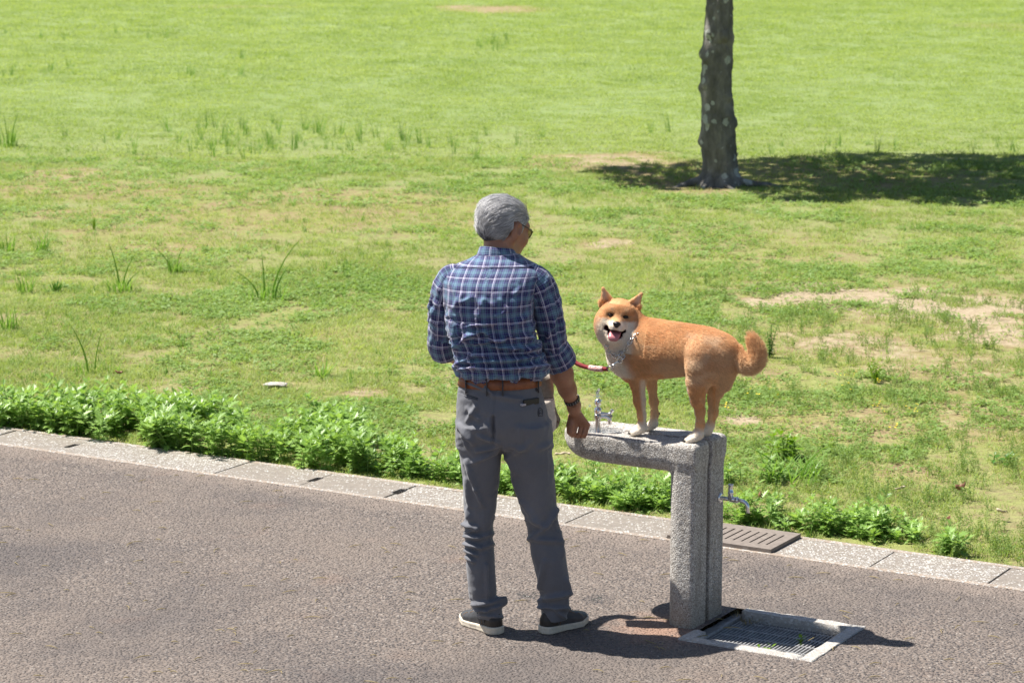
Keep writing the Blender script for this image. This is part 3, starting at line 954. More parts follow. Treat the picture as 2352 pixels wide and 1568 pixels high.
# surface roots
mbr = [([(-0.17, -0.02, 0.05), (-0.30, -0.07, 0.02), (-0.40, -0.12, -0.01), (-0.50, -0.2, -0.05)], 0.045), ([(0.15, -0.08, 0.05), (0.3, -0.12, 0.02), (0.5, -0.13, 0.0), (0.7, -0.2, -0.05)], 0.045), ([(0.02, -0.16, 0.03), (0.06, -0.28, 0.01), (0.16, -0.42, -0.05)], 0.03), ([(-0.1, -0.14, 0.03), (-0.18, -0.28, 0.0), (-0.2, -0.4, -0.04)], 0.028)]
for pts, r in mbr:
    pp = smooth_path(pts, 6)
    mesh_obj('root', *tube(pp, [r * (1 - 0.6 * i / len(pp)) for i in range(len(pp))], 10), M_BARK, tree)
# limbs and crown, above the picture: they cast the shade the picture shows
rt_ = random.Random(21)
sh_c = Vector((4.0, 25.15, 0)); kk = math.cos(SUN_EL) / math.sin(SUN_EL)
cz = 4.3
cc_ = sh_c - SHADOW * kk * cz - Vector((tb.x, tb.y, 0)); cc_.z = cz
limb_ends = []
top = Vector((np.interp(2.9, pz, pc) - tb.x, 0, 2.9))
for i in range(11):
    a = 2 * math.pi * i / 11 + rt_.uniform(-0.2, 0.2)
    e = cc_ + Vector((math.cos(a) * 2.2, math.sin(a) * 1.7, rt_.uniform(-0.3, 0.7)))
    m1 = top.lerp(e, 0.35) + Vector((0, 0, 0.35)); m2 = top.lerp(e, 0.7) + Vector((0, 0, 0.3))
    pp = smooth_path([top - Vector((0, 0, 0.15)), m1, m2, e], 6)
    mesh_obj('limb', *tube(pp, [0.085 * (1 - 0.85 * j / (len(pp) - 1)) for j in range(len(pp))], 8), M_BARK, tree)
    limb_ends.append(e)
def leaf_mat(name, lo, hi, trans=0.45, rough=0.5, nscale=0.5, gloss=0.25, rnd=0.35, tint=(1.10, 1.07, 0.62)):
    t = NT(name)
    oi = t.n('ObjectInfo').outputs['Random']
    nz = t.noise(nscale, None, 3.0)
    gi_ = t.n('NewGeometry').outputs['Random Per Island']
    f = t.math('ADD', t.math('MULTIPLY', nz, 0.6), t.math('ADD', t.math('MULTIPLY', oi, rnd * 0.6), t.math('MULTIPLY', gi_, rnd * 0.6)))
    c = t.ramp(f, [(0.25, lo), (0.85, hi)])
    t.base(c)
    t.b.inputs['Roughness'].default_value = rough
    t.b.inputs['Specular IOR Level'].default_value = gloss
    tr = t.n('BsdfTranslucent')
    t.l(t.mix(1.0, c, tint, 'MULTIPLY'), tr.inputs['Color'])
    mx = t.n('MixShader'); mx.inputs[0].default_value = trans
    t.l(t.b.outputs[0], mx.inputs[1]); t.l(tr.outputs[0], mx.inputs[2])
    t.l(mx.outputs[0], t.out.inputs['Surface'])
    return t.m
M_TLEAF = leaf_mat('tree_leaf', (0.035, 0.07, 0.012), (0.08, 0.14, 0.03))
nl = 8500
a = NP.uniform(0, 2 * np.pi, nl); r = np.sqrt(NP.uniform(0, 1, nl))
lx = cc_.x + 3.25 * r * np.cos(a); ly = cc_.y + 2.45 * r * np.sin(a)
lz = cc_.z + 0.9 * NP.uniform(-0.6, 1, nl) * np.sqrt(1 - r * r * 0.9)
keep = fbm(lx * 1.3, ly * 1.3, lz * 1.3, seed=44) > 0.375 + 0.22 * r ** 4
lx, ly, lz = lx[keep], ly[keep], lz[keep]
nl = len(lx)
C = np.stack([lx, ly, lz], -1)
nrm = NP.normal(size=(nl, 3)) * [0.5, 0.5, 0.35] + [0, 0, 0.9]; nrm /= np.linalg.norm(nrm, axis=1)[:, None]
ta = np.cross(nrm, NP.normal(size=(nl, 3))); ta /= np.linalg.norm(ta, axis=1)[:, None]
tb2 = np.cross(nrm, ta)
sz = NP.uniform(0.09, 0.16, nl)[:, None]
LV = np.stack([C - ta * sz, C + tb2 * sz * 0.42 + nrm * sz * 0.1, C + ta * sz, C - tb2 * sz * 0.42 + nrm * sz * 0.1], 1).reshape(-1, 3)
LF = np.arange(nl * 4).reshape(-1, 4)
crown = mesh_obj('crown', LV, LF, M_TLEAF, tree, smooth=False)
# ================================================================ THE MAN
def c1(x, y): return 947.5 + 0.29297 * x, 424.9 + 0.29297 * y          # measured on an enlargement of his back
def c2(x, y): return 947.5 + 0.42107 * x, 832.6 + 0.42107 * y          # measured on an enlargement of his legs
YM = 9.07
man = empty('person', tuple(P(1195, 1458)))
tag(man, 'grey haired man seen from behind in blue plaid shirt and grey trousers', 'person')

# ---- materials
t = NT('skin'); tc = t.n('TexCoord').outputs['Object']
n1 = t.noise(18.0, tc, 4.0); n2 = t.noise(160.0, tc, 3.0)
t.base(t.ramp(t.math('ADD', t.math('MULTIPLY', n1, 0.7), t.math('MULTIPLY', n2, 0.3)), [(0.3, (0.30, 0.135, 0.078)), (0.7, (0.44, 0.22, 0.135))]))
t.b.inputs['Roughness'].default_value = 0.48
t.b.inputs['Subsurface Weight'].default_value = 0.12
t.b.inputs['Subsurface Radius'].default_value = (0.012, 0.004, 0.002)
t.bump(n2, 0.25, 0.003)
M_SKIN = t.m
def plaid(name):
    t = NT(name)
    uv = t.sep(t.attr('cloth', 'Vector'))
    nv, wt, te, pu = (0.028, 0.026, 0.098), (0.68, 0.67, 0.76), (0.145, 0.255, 0.35), (0.075, 0.058, 0.22)
    st = [(0.0, te), (0.11, nv), (0.14, te), (0.19, pu), (0.235, nv), (0.30, te), (0.32, nv), (0.46, pu), (0.486, wt), (0.545, pu), (0.59, wt), (0.61, nv), (0.74, te), (0.76, nv), (0.84, pu), (0.885, te), (0.935, nv), (0.965, te)]
    def band(s, off):
        f = t.math('FRACT', t.math('ADD', t.math('DIVIDE', s, 0.0580), off))
        return t.ramp(f, st, 'CONSTANT')
    cv, ch = band(uv[0], 0.40), band(uv[1], 0.18)
    c = t.mix(0.5, cv, ch)
    wv = t.n('TexWave'); wv.wave_type = 'BANDS'; wv.bands_direction = 'DIAGONAL'
    t.l(t.attr('cloth', 'Vector'), wv.inputs['Vector']); wv.inputs['Scale'].default_value = 300.0
    c = t.mix(0.25, c, t.ramp(wv.outputs['Fac'], [(0.0, 0.75), (1.0, 1.0)]), 'MULTIPLY')
    t.base(c)
    t.b.inputs['Roughness'].default_value = 0.8
    t.b.inputs['Specular IOR Level'].default_value = 0.2
    t.b.inputs['Sheen Weight'].default_value = 0.25
    t.bump(t.noise(70.0, None, 4.0), 0.25, 0.006)
    return t.m
M_PLAID = plaid('plaid_cotton')
t = NT('grey_cotton'); tc = t.n('TexCoord').outputs['Object']
n1 = t.noise(7.0, tc, 5.0); n2 = t.noise(380.0, tc, 2.0)
t.base(t.ramp(t.math('ADD', t.math('MULTIPLY', n1, 0.7), t.math('MULTIPLY', n2, 0.3)), [(0.3, (0.100, 0.103, 0.120)), (0.7, (0.142, 0.146, 0.168))]))
t.b.inputs['Roughness'].default_value = 0.8; t.b.inputs['Sheen Weight'].default_value = 0.2
t.bump(t.math('ADD', t.noise(45.0, tc, 4.0), t.math('MULTIPLY', n2, 0.2)), 0.25, 0.006)
M_TROU = t.m
M_BELT = simple('tan_leather', (0.23, 0.075, 0.028), 0.45, 0, 0.3, 60.0, 0.2)
M_DKTHR = simple('dark_thread', (0.05, 0.05, 0.058), 0.8, 0, 0.2, 80.0)

# ---- body: one continuous skin, most of it under the clothes
HC = P(1159, 510, Y=9.205)                       # middle of the head
fy = math.radians(47); fpch = math.radians(20)
HF = Vector((math.sin(fy) * math.cos(fpch), math.cos(fy) * math.cos(fpch), -math.sin(fpch)))   # the way he looks
HR = Vector((math.cos(fy), -math.sin(fy), 0))
HU = HR.cross(HF).normalized()
HM = [tuple(HR), tuple(HF), tuple(HU)]
def hd(r, f, u): return HC + HR * r + HF * f + HU * u
vol = Vol((-0.36, 8.86, -0.02), (0.36, 9.56, 1.72), 0.0042)
vol.ell(HC + HF * 0.0 + HU * 0.006, (0.073, 0.090, 0.080), 0, HM)
vol.ell(hd(0, 0.03, -0.045), (0.064, 0.066, 0.080), 0.03, HM)            # face
vol.ell(hd(0, 0.045, -0.088), (0.050, 0.052, 0.040), 0.03, HM)           # jaw
vol.cap(hd(0, 0.088, -0.108), hd(0, 0.078, -0.112), 0.020, 0.022, 0.02)   # chin
vol.cap(hd(0, 0.096, -0.010), hd(0, 0.112, -0.045), 0.009, 0.014, 0.015)  # nose
vol.cap(hd(-0.012, 0.100, -0.050), hd(0.012, 0.100, -0.050), 0.010, 0.010, 0.01)
vol.cap(hd(-0.02, 0.092, -0.080), hd(0.02, 0.092, -0.080), 0.008, 0.008, 0.012)   # lips
for sx in (-1, 1):
    vol.cap(hd(0.012 * sx, 0.090, 0.010), hd(0.050 * sx, 0.070, 0.006), 0.011, 0.011, 0.02)  # brow
    vol.ell(hd(0.033 * sx, 0.080, -0.012), (0.014, 0.010, 0.010), 0.008, HM, True)            # eye socket
    vol.ell(hd(0.033 * sx, 0.074, -0.012), (0.012, 0.012, 0.012), 0.003, HM)                  # eyeball
    vol.ell(hd(0.045 * sx, 0.066, -0.045), (0.022, 0.022, 0.024), 0.03, HM)                   # cheek
    # ear: a rim, a hollow and a lobe
    em = [tuple((HR * 0.86 - HF * 0.5 * sx).normalized()), tuple((HF * 0.86 + HR * 0.5 * sx).normalized()), tuple(HU)]
    vol.ell(hd(0.082 * sx, -0.006, -0.026), (0.011, 0.022, 0.035), 0.006, em)
    vol.ell(hd(0.092 * sx, 0.000, -0.020), (0.007, 0.011, 0.019), 0.004, em, True)
    vol.ell(hd(0.083 * sx, 0.004, -0.028), (0.006, 0.007, 0.010), 0.004, em)
    vol.ell(hd(0.077 * sx, -0.001, -0.056), (0.008, 0.010, 0.010), 0.008, em)
nk0 = Vector((HC.x - 0.022, HC.y - 0.026, HC.z - 0.075)); nk1 = P(1146, 612, Y=9.135)
vol.cap(nk0, nk1, 0.056, 0.062, 0.03)
vol.cap(hd(0.02, 0.035, -0.10), nk1 + Vector((0.02, 0.03, 0)), 0.034, 0.04, 0.03)
# neck tendons
vol.cap(hd(0.062, -0.012, -0.065), nk1 + Vector((0.035, 0.045, -0.01)), 0.012, 0.012, 0.018)
# trunk and legs inside the clothes
vol.cap(P(1140, 650, Y=9.13), P(1146, 740, Y=9.09), 0.055, 0.085, 0.04)
vol.cap(P(1085, 670, Y=9.12), P(1185, 670, Y=9.12), 0.042, 0.042, 0.05)
vol.cap(P(1140, 740, Y=9.08), P(1152, 905, Y=9.07), 0.095, 0.09, 0.05)
kl = P(*c2(360, 800), Y=9.10); kr = P(*c2(695, 800), Y=9.10); al = P(*c2(425, 1395), Y=9.10); ar = P(*c2(770, 1395), Y=9.10)
vol.cap(P(*c2(380, 280), Y=9.07), kl, 0.07, 0.045, 0.04); vol.cap(P(*c2(590, 280), Y=9.07), kr, 0.07, 0.045, 0.04)
vol.cap(kl, al, 0.045, 0.027, 0.03); vol.cap(kr, ar, 0.045, 0.027, 0.03)
vol.cap(al, al + Vector((-0.015, 0.02, -0.04)), 0.027, 0.022, 0.01); vol.cap(ar, ar + Vector((0.015, 0.02, -0.04)), 0.027, 0.022, 0.01)
# arms
RS = [P(*c1(950, 760), Y=9.11), P(*c1(1045, 950), Y=9.13), P(*c1(1112, 1270), Y=9.19)]
vol.chain([(*RS[0], 0.036), (*RS[1], 0.040), (*RS[2], 0.038)], 0.03)
fa = P(1290, 858, Y=9.23); fb = P(1303, 893, Y=9.26); wr = P(1318, 930, Y=9.295)
vol.chain([(*RS[2], 0.038), (*fa, 0.0405), (*fb, 0.031), (*wr, 0.0235)], 0.025)
def hp(x, y, dy=0.0): 
    return P(1263.3 + 0.13184 * x, 849.8 + 0.13184 * y, Y=9.325 + dy)
wq = hp(420, 690, -0.02)
# left arm, bent forward
LS = [P(*c1(330, 765), Y=9.12), P(*c1(255, 1000), Y=9.15), P(*c1(235, 1240), Y=9.20)]
vol.chain([(*LS[0], 0.034), (*LS[1], 0.040), (*LS[2], 0.038)], 0.03)
lw = P(1095, 822, Y=9.43)
lf1 = P(*c1(258, 1308), Y=9.27); lf2 = P(*c1(345, 1328), Y=9.345)
vol.chain([(*LS[2], 0.038), (*lf1, 0.036), (*lf2, 0.031), (*lw, 0.024)], 0.025)
lh = lw + Vector((0.055, 0.02, -0.005))
vol.cap(lw, lh, 0.024, 0.026, 0.02)
for i in range(4):
    b_ = lh + Vector((0.015, 0.012, 0.022 - 0.016 * i))
    vol.chain([(*b_, 0.0105), (*(b_ + Vector((0.03, -0.012, 0))), 0.009), (*(b_ + Vector((0.018, -0.034, 0))), 0.0082), (*(b_ + Vector((0.0, -0.034, 0))), 0.0078)], 0.004)
vol.chain([(*(lh + Vector((-0.01, -0.012, 0.02))), 0.011), (*(lh + Vector((0.02, -0.036, 0.026))), 0.0095), (*(lh + Vector((0.035, -0.04, 0.012))), 0.0085)], 0.006)
Vb, Qb = vol.surface(1)
# the right hand on a finer grid, joined to the arm under the watch strap
hv = Vol(hp(230, 480) - Vector((0.01, 0.06, 0.0)) - Vector((0, 0, 0.16)), hp(760, 480) + Vector((0.01, 0.08, 0.03)), 0.0021)
hv.cap(fb, wr, 0.0300, 0.0235, 0.0)
hv.cap(wr, wq, 0.0235, 0.024, 0.02)
for kx, ky, r_ in ((455, 960, 0.0095), (545, 965, 0.0095), (620, 960, 0.009), (668, 955, 0.0080)):
    hv.cap(wq + (hp(kx, ky) - wq) * 0.1, hp(kx, ky), 0.017, r_, 0.006)
FG = [[(455, 960, 0, 0.0085), (430, 1085, -.004, 0.0075), (440, 1165, .022, 0.0065), (470, 1130, .036, 0.0058)],
      [(545, 965, 0, 0.0085), (505, 1110, -.004, 0.0075), (478, 1200, .018, 0.0065), (500, 1190, .036, 0.0058)],
      [(620, 960, 0, 0.0080), (580, 1110, -.002, 0.0073), (545, 1195, .014, 0.0063), (520, 1235, .028, 0.0056)],
      [(668, 955, 0, 0.0073), (625, 1110, .0, 0.0065), (565, 1235, .010, 0.0058), (510, 1335, .016, 0.0052)]]
for f in FG:
    hv.chain([(*hp(x, y, d_), r_) for x, y, d_, r_ in f], 0.0018)
hv.chain([(*hp(385, 800, 0.0), 0.016), (*hp(350, 960, -0.012), 0.0135), (*hp(352, 1070, -0.016), 0.0118), (*hp(385, 1130, -0.006), 0.0095)], 0.010)
hv.smax((hv.X - wr.x) * float((fb - wr).normalized().x) + (hv.Y - wr.y) * float((fb - wr).normalized().y) + (hv.Z - wr.z) * float((fb - wr).normalized().z) - 0.020, 0.002)
Vn, Qn = hv.surface(1)
Qb = np.concatenate([Qb, Qn + len(Vb)]); Vb = np.concatenate([Vb, Vn])
body = mesh_obj('body', Vb, Qb, M_SKIN, man, world_space=True)

# ---- shirt
def loft(rows, Yc, nseg=176, nrow=150, ex=2.3):
    """rows: (enlargement y, left x, right x, depth behind, depth in front) -> rings all round"""
    L_ = []
    for y, xl, xr, db, df in rows:
        cy = Yc(y)
        a = P(*c1(xl, y), Y=cy); b = P(*c1(xr, y), Y=cy)
        L_.append((a.z, (a.x + b.x) / 2, (b.x - a.x) / 2, cy, db, df))
    L_ = np.array(L_)
    tt = np.linspace(0, 1, nrow)
    s = np.concatenate([[0], np.cumsum(np.hypot(np.diff(L_[:, 0]), np.diff(L_[:, 2])))]); s /= s[-1]
    def ci(col):                     # smooth interpolation
        m = np.gradient(L_[:, col], s)
        i = np.clip(np.searchsorted(s, tt) - 1, 0, len(s) - 2)
        h = s[i + 1] - s[i]; q = (tt - s[i]) / h
        return (2 * q ** 3 - 3 * q ** 2 + 1) * L_[i, col] + (q ** 3 - 2 * q ** 2 + q) * h * m[i] + (-2 * q ** 3 + 3 * q ** 2) * L_[i + 1, col] + (q ** 3 - q ** 2) * h * m[i + 1]
    z, cx, rx, cy, db, df = [ci(k) for k in range(6)]
    th = np.linspace(0, 2 * np.pi, nseg, endpoint=False) - np.pi / 2      # starts at the middle of the back
    co, si = np.cos(th), np.sin(th)
    e = 2.0 / ex
    X = cx[:, None] + rx[:, None] * np.sign(co) * np.abs(co) ** e
    Yy = cy[:, None] + np.where(si < 0, db[:, None], df[:, None]) * np.sign(si) * np.abs(si) ** e
    Z = np.repeat(z[:, None], nseg, 1)
    return np.stack([X, Yy, Z], -1)
def grid_faces(nr, ns, closed=True):
    ii = np.arange(nr * ns).reshape(nr, ns)
    if closed:
        return np.stack([ii[:-1], ii[1:], np.roll(ii[1:], -1, 1), np.roll(ii[:-1], -1, 1)], -1).reshape(-1, 4)
    return np.stack([ii[:-1, :-1], ii[1:, :-1], ii[1:, 1:], ii[:-1, 1:]], -1).reshape(-1, 4)
def cloth_uv(G):
    """distance from the middle of the back around each ring, and down the middle of the back"""
    nr, ns, _ = G.shape
    dn = np.linalg.norm(np.roll(G, -1, 1) - G, axis=2)
    h = ns // 2
    U = np.zeros((nr, ns))
    U[:, 1:h + 1] = np.cumsum(dn[:, :h], 1)
    U[:, h + 1:] = -np.cumsum(dn[:, ::-1][:, :ns - h - 1], 1)[:, ::-1]
    Vv = np.concatenate([[0], np.cumsum(np.linalg.norm(np.diff(G[:, 0], axis=0), axis=1))])
    return U, np.repeat(Vv[:, None], ns, 1)
def seg_dist(px, py, a, b):
    dx, dy = b[0] - a[0], b[1] - a[1]; L2 = dx * dx + dy * dy
    t_ = np.clip(((px - a[0]) * dx + (py - a[1]) * dy) / L2, 0, 1)
    return np.hypot(px - a[0] - t_ * dx, py - a[1] - t_ * dy), t_
FK = 2.1
def folds(px, py, flist):
    """ridges along measured lines: (x0,y0,x1,y1,height mm,width px)"""
    d = np.zeros_like(px)
    for x0, y0, x1, y1, amp, w in flist:
        q, t_ = seg_dist(px, py, (x0, y0), (x1, y1))
        fade = np.sin(np.pi * np.clip(0.12 + 0.76 * t_, 0, 1)) ** 0.6
        d += FK * amp * 0.001 * fade * (np.exp(-(q / w) ** 2) - 0.35 * np.exp(-(q / (2.2 * w)) ** 2))
    return d
def to_uv(Pn):
    yy = Pn[..., 1] * math.cos(PITCH) - (Pn[..., 2] - CAM_H) * math.sin(PITCH)
    zz = Pn[..., 1] * math.sin(PITCH) + (Pn[..., 2] - CAM_H) * math.cos(PITCH)
    return 1176 + FPX * Pn[..., 0] / yy, 784 - FPX * zz / yy
def grid_normals(G):
    du = np.roll(G, -1, 1) - np.roll(G, 1, 1); dv = np.gradient(G, axis=0)
    n = np.cross(dv, du)
    return n / np.maximum(np.linalg.norm(n, axis=2), 1e-9)[..., None]
ROWS = [(500, 548, 795, .066, .075), (530, 530, 815, .074, .082), (552, 500, 850, .080, .086), (575, 455, 885, .087, .090), (600, 398, 930, .094, .095), (630, 325, 985, .101, .10),
        (660, 272, 1018, .107, .105), (690, 246, 1022, .112, .11), (740, 236, 1000, .120, .115), (820, 238, 975, .130, .12), (920, 246, 958, .136, .125),
        (1020, 258, 955, .132, .13), (1120, 275, 965, .126, .13), (1220, 302, 985, .121, .13), (1310, 328, 1012, .121, .13), (1380, 334, 1040, .127, .134),
        (1430, 338, 1056, .131, .136), (1465, 350, 1050, .122, .132), (1488, 376, 1018, .102, .122), (1508, 392, 1000, .094, .116)]
def spine(y): return float(np.interp(y, [480, 560, 640, 760, 900, 1100, 1500], [9.172, 9.158, 9.132, 9.100, 9.085, 9.075, 9.07]))
G = loft(ROWS, spine)
U, Vd = cloth_uv(G)
N_ = grid_normals(G)
if (N_[60, 0] @ np.array([0, -1, 0])) < 0: N_ = -N_
pu, pv = to_uv(G)
ex_, ey_ = (pu - 947.5) / 0.29297, (pv - 424.9) / 0.29297
backm = sstep(0.25, -0.25, N_[..., 1])
SH_F = [(330, 960, 385, 860, 6, 20), (365, 930, 480, 880, 6, 18), (300, 760, 350, 900, 4, 16), (450, 860, 560, 960, 5, 20), (560, 900, 500, 1000, 7, 22), (640, 960, 560, 900, 4, 18), (690, 900, 760, 1010, 6, 20), (800, 860, 840, 810, 5, 18),
        (440, 1105, 645, 1078, 8, 18), (440, 1180, 560, 1140, 8, 20), (560, 1145, 640, 1200, 6, 16), (430, 1250, 560, 1225, 9, 20), (560, 1235, 720, 1195, 8, 18), (620, 1262, 860, 1282, 9, 18),
        (350, 1270, 440, 1170, 8, 22), (480, 1315, 640, 1360, 8, 20), (345, 1420, 480, 1335, 9, 22), (600, 1330, 780, 1375, 7, 18), (430, 1390, 720, 1378, 9, 16), (720, 1385, 960, 1345, 9, 18), (380, 1440, 560, 1425, 9, 18),
        (520, 1448, 800, 1445, 8, 16), (780, 1450, 1040, 1425, 10, 20), (860, 1310, 1010, 1260, 7, 20), (880, 1180, 985, 1230, 6, 20), (735, 1310, 800, 1280, 6, 14), (760, 1020, 780, 1220, 7, 24), (800, 1100, 920, 1010, 4, 22),
        (300, 1000, 345, 1250, 7, 20), (345, 1100, 355, 1260, 5, 14), (640, 1040, 740, 985, 4, 16), (500, 1060, 560, 960, 6, 18), (660, 1225, 730, 1215, 6, 16), (575, 650, 578, 860, 4, 9), (625, 650, 622, 800, -3, 8),
        (260, 720, 262, 1000, -5, 14), (1010, 700, 955, 870, -6, 16), (955, 870, 960, 1200, -6, 18), (880, 760, 905, 900, 4, 14)]
D_ = folds(ex_, ey_, SH_F) * backm * (1 + 0.75 * sstep(960, 1200, ey_))
lowm = sstep(900, 1250, ey_); hem = sstep(1300, 1400, ey_)
wrp = fbm(ex_ / 90, ey_ / 90, seed=201) * 3
n_h = 1 - np.abs(2 * fbm(U * 9 + wrp * 0.6, Vd * 30 + wrp, 0.3, seed=202, octv=3) - 1)
n_d = 1 - np.abs(2 * fbm(U * 16 + Vd * 9 + wrp * 0.5, Vd * 13 - U * 6, 0.7, seed=203, octv=3) - 1)
n_p = 1 - np.abs(2 * fbm(U * 34 + wrp * 0.4, Vd * 3.5, 0.7, seed=205, octv=2) - 1)
mid = sstep(660, 960, ey_)
D_ += 0.036 * (n_h - 0.72) * lowm + 0.013 * (n_d - 0.72) * (0.12 + 0.88 * mid) + hem * 0.012 * (n_p - 0.75)
ys = 648 - 0.00006 * (ex_ - 640) ** 2                                   # yoke seam
D_ += np.where((ey_ < ys) & (ey_ > 540), 0.0018, 0.0) * backm - 0.0025 * np.exp(-((ey_ - ys - 5) / 5) ** 2) * backm
G2 = G + N_ * D_[..., None]
shirt = mesh_obj('shirt', G2.reshape(-1, 3), grid_faces(*G2.shape[:2]), M_PLAID, man, world_space=True)
set_uv(shirt, 'cloth', np.stack([U, Vd], -1).reshape(-1, 2))

# stitched seam where the yoke meets the back
rowi = [int(np.argmin(np.abs(ey_[:, j] - 651 + 0.00006 * (ex_[:, j] - 640) ** 2) + (ey_[:, j] < 560) * 1e3)) for j in range(G2.shape[1])]
js = [j for j in list(range(G2.shape[1] * 3 // 4 - 0, G2.shape[1])) + list(range(0, G2.shape[1] // 4))]
seam = [Vector(G2[rowi[j], j] + N_[rowi[j], j] * 0.0006) for j in js]
mesh_obj('yoke_seam', *tube(seam, 0.0016, 6), simple('navy_thread', (0.03, 0.028, 0.075), 0.85), shirt, world_space=True)

def sleeve(name, path, radii, seed, nseg=64, sub=10, fl=(), amp=0.014, uoff=0.0, parent=None, wr=1.0):
    pts = smooth_path(path, sub)
    rr_ = np.interp(np.linspace(0, 1, len(pts)), np.linspace(0, 1, len(radii)), radii)
    rows = []; up = Vector((0, -1, 0)); vv = [0.0]
    for i, p in enumerate(pts):
        tn = (pts[min(i + 1, len(pts) - 1)] - pts[max(i - 1, 0)]).normalized()
        a = (up - tn * up.dot(tn)).normalized(); b = tn.cross(a); up = a
        rows.append([tuple(p + (a * math.cos(t_) + b * math.sin(t_)) * rr_[i]) for t_ in np.linspace(0, 2 * math.pi, nseg, endpoint=False)])
        if i: vv.append(vv[-1] + (p - pts[i - 1]).length)
    g = np.array(rows)
    th = np.linspace(-np.pi, np.pi, nseg, endpoint=False)
    th = np.where(th < 0, th + np.pi, th - np.pi)
    Uu = np.repeat((th * np.mean(rr_))[None], len(pts), 0) + uoff; Vv_ = np.repeat(np.array(vv)[:, None], nseg, 1)
    n = grid_normals(g)
    c = np.array([tuple(p) for p in pts])[:, None]
    if ((g - c) * n).sum() < 0: n = -n
    T = np.repeat(np.linspace(0, 2 * np.pi, nseg, endpoint=False)[None], len(pts), 0)
    w1 = 1 - np.abs(2 * fbm(np.cos(T) * 1.3 + seed, np.sin(T) * 1.3, Vv_ * 26 * wr + T * 0.5, seed=seed, octv=3) - 1)
    w2 = 1 - np.abs(2 * fbm(np.cos(T) * 2.4 + Vv_ * 9, np.sin(T) * 2.4 + seed, Vv_ * 6, seed=seed + 5, octv=2) - 1)
    d = amp * (w1 - 0.7) + amp * 0.9 * (w2 - 0.7)
    e_ = np.minimum(np.arange(len(pts)), 12) / 12.0
    d = d * e_[:, None]
    if len(fl):
        pu_, pv_ = to_uv(g)
        d = d + folds((pu_ - 947.5) / 0.29297, (pv_ - 424.9) / 0.29297, fl) * sstep(0.3, -0.2, n[..., 1])
    g = g + n * d[..., None]
    o = mesh_obj(name, g.reshape(-1, 3), grid_faces(*g.shape[:2]), M_PLAID, parent, world_space=True)
    set_uv(o, 'cloth', np.stack([Uu, Vv_], -1).reshape(-1, 2))
    return o
RF = [(1060, 720, 1000, 940, 5, 14), (1090, 880, 1120, 960, 7, 16), (1100, 940, 1140, 1000, 6, 14), (1130, 1000, 1060, 1180, 7, 18), (1120, 1060, 1030, 1250, 6, 14), (1010, 1200, 1080, 1230, 6, 14), (980, 860, 1000, 980, -4, 12), (1140, 900, 1180, 1160, 5, 14)]
sleeve('sleeve', [P(*c1(890, 690), Y=9.105), P(*c1(950, 720), Y=9.105), P(*c1(1002, 800), Y=9.11), P(*c1(1050, 960), Y=9.125), P(*c1(1088, 1150), Y=9.16), P(*c1(1120, 1310), Y=9.20)], [0.03, 0.050, 0.058, 0.0545, 0.0510, 0.0490], 31, fl=RF, parent=shirt)
sleeve('cuff', [P(*c1(1092, 1235), Y=9.18), P(*c1(1118, 1295), Y=9.197), P(*c1(1142, 1345), Y=9.21), P(*c1(1166, 1392), Y=9.223), P(*c1(1160, 1378), Y=9.219)], [0.050, 0.0600, 0.0605, 0.0610, 0.048], 47, amp=0.007, sub=8, uoff=0.02, parent=shirt, wr=0.7)
LF_ = [(150, 900, 230, 960, 7, 16), (140, 1060, 230, 1100, 7, 16), (200, 930, 250, 1080, 5, 14), (190, 760, 240, 900, 5, 14), (130, 930, 170, 1040, 5, 14), (240, 900, 275, 1120, -5, 14)]
sleeve('sleeve', [P(*c1(390, 690), Y=9.112), P(*c1(322, 722), Y=9.115), P(*c1(283, 805), Y=9.125), P(*c1(247, 960), Y=9.14), P(*c1(240, 1100), Y=9.17), P(*c1(232, 1230), Y=9.20)], [0.03, 0.050, 0.0565, 0.0545, 0.0535, 0.0520], 53, fl=LF_, parent=shirt)
sleeve('cuff', [P(*c1(232, 1170), Y=9.185), P(*c1(232, 1215), Y=9.195), P(*c1(242, 1262), Y=9.212), P(*c1(258, 1305), Y=9.232), P(*c1(254, 1296), Y=9.228)], [0.0525, 0.0570, 0.0565, 0.0545, 0.045], 59, amp=0.007, sub=8, uoff=0.01, parent=shirt, wr=0.7)
# collar: a folded band that stands round the neck
col = []
nC = 72
for k_, (rise, rad_, sag) in enumerate(((-0.014, 0.008, 0), (0.002, 0.009, 0), (0.020, 0.003, 0), (0.034, -0.002, 0), (0.036, -0.006, 0), (0.028, -0.009, 0))):
    row = []
    for j in range(nC):
        a = 2 * math.pi * j / nC - math.pi / 2
        cb = P(*c1(664, 548), Y=9.150)
        fr = (math.sin(a) + 1) / 2
        x = cb.x + (0.069 + rad_) * math.cos(a); y = cb.y + 0.012 + (0.070 + rad_) * math.sin(a)
        z = cb.z + rise - 0.035 * fr ** 1.5 - 0.010 * math.cos(a) * 0.6
        row.append((x, y, z))
    col.append(row)
col = np.array(col)
nr_ = grid_normals(col)
co_ = mesh_obj('collar', col.reshape(-1, 3), grid_faces(*col.shape[:2]), M_PLAID, shirt, world_space=True)
Uc = np.repeat((np.linspace(0, 2 * np.pi, nC, endpoint=False) * 0.068)[None], len(col), 0)
Vc = np.repeat(np.array([0, 0.016, 0.032, 0.044, 0.048, 0.055])[:, None], nC, 1)
set_uv(co_, 'cloth', np.stack([Uc + 0.012, Vc + 0.02], -1).reshape(-1, 2))
sb = co_.modifiers.new('round', 'SUBSURF'); sb.levels = 2; sb.render_levels = 2

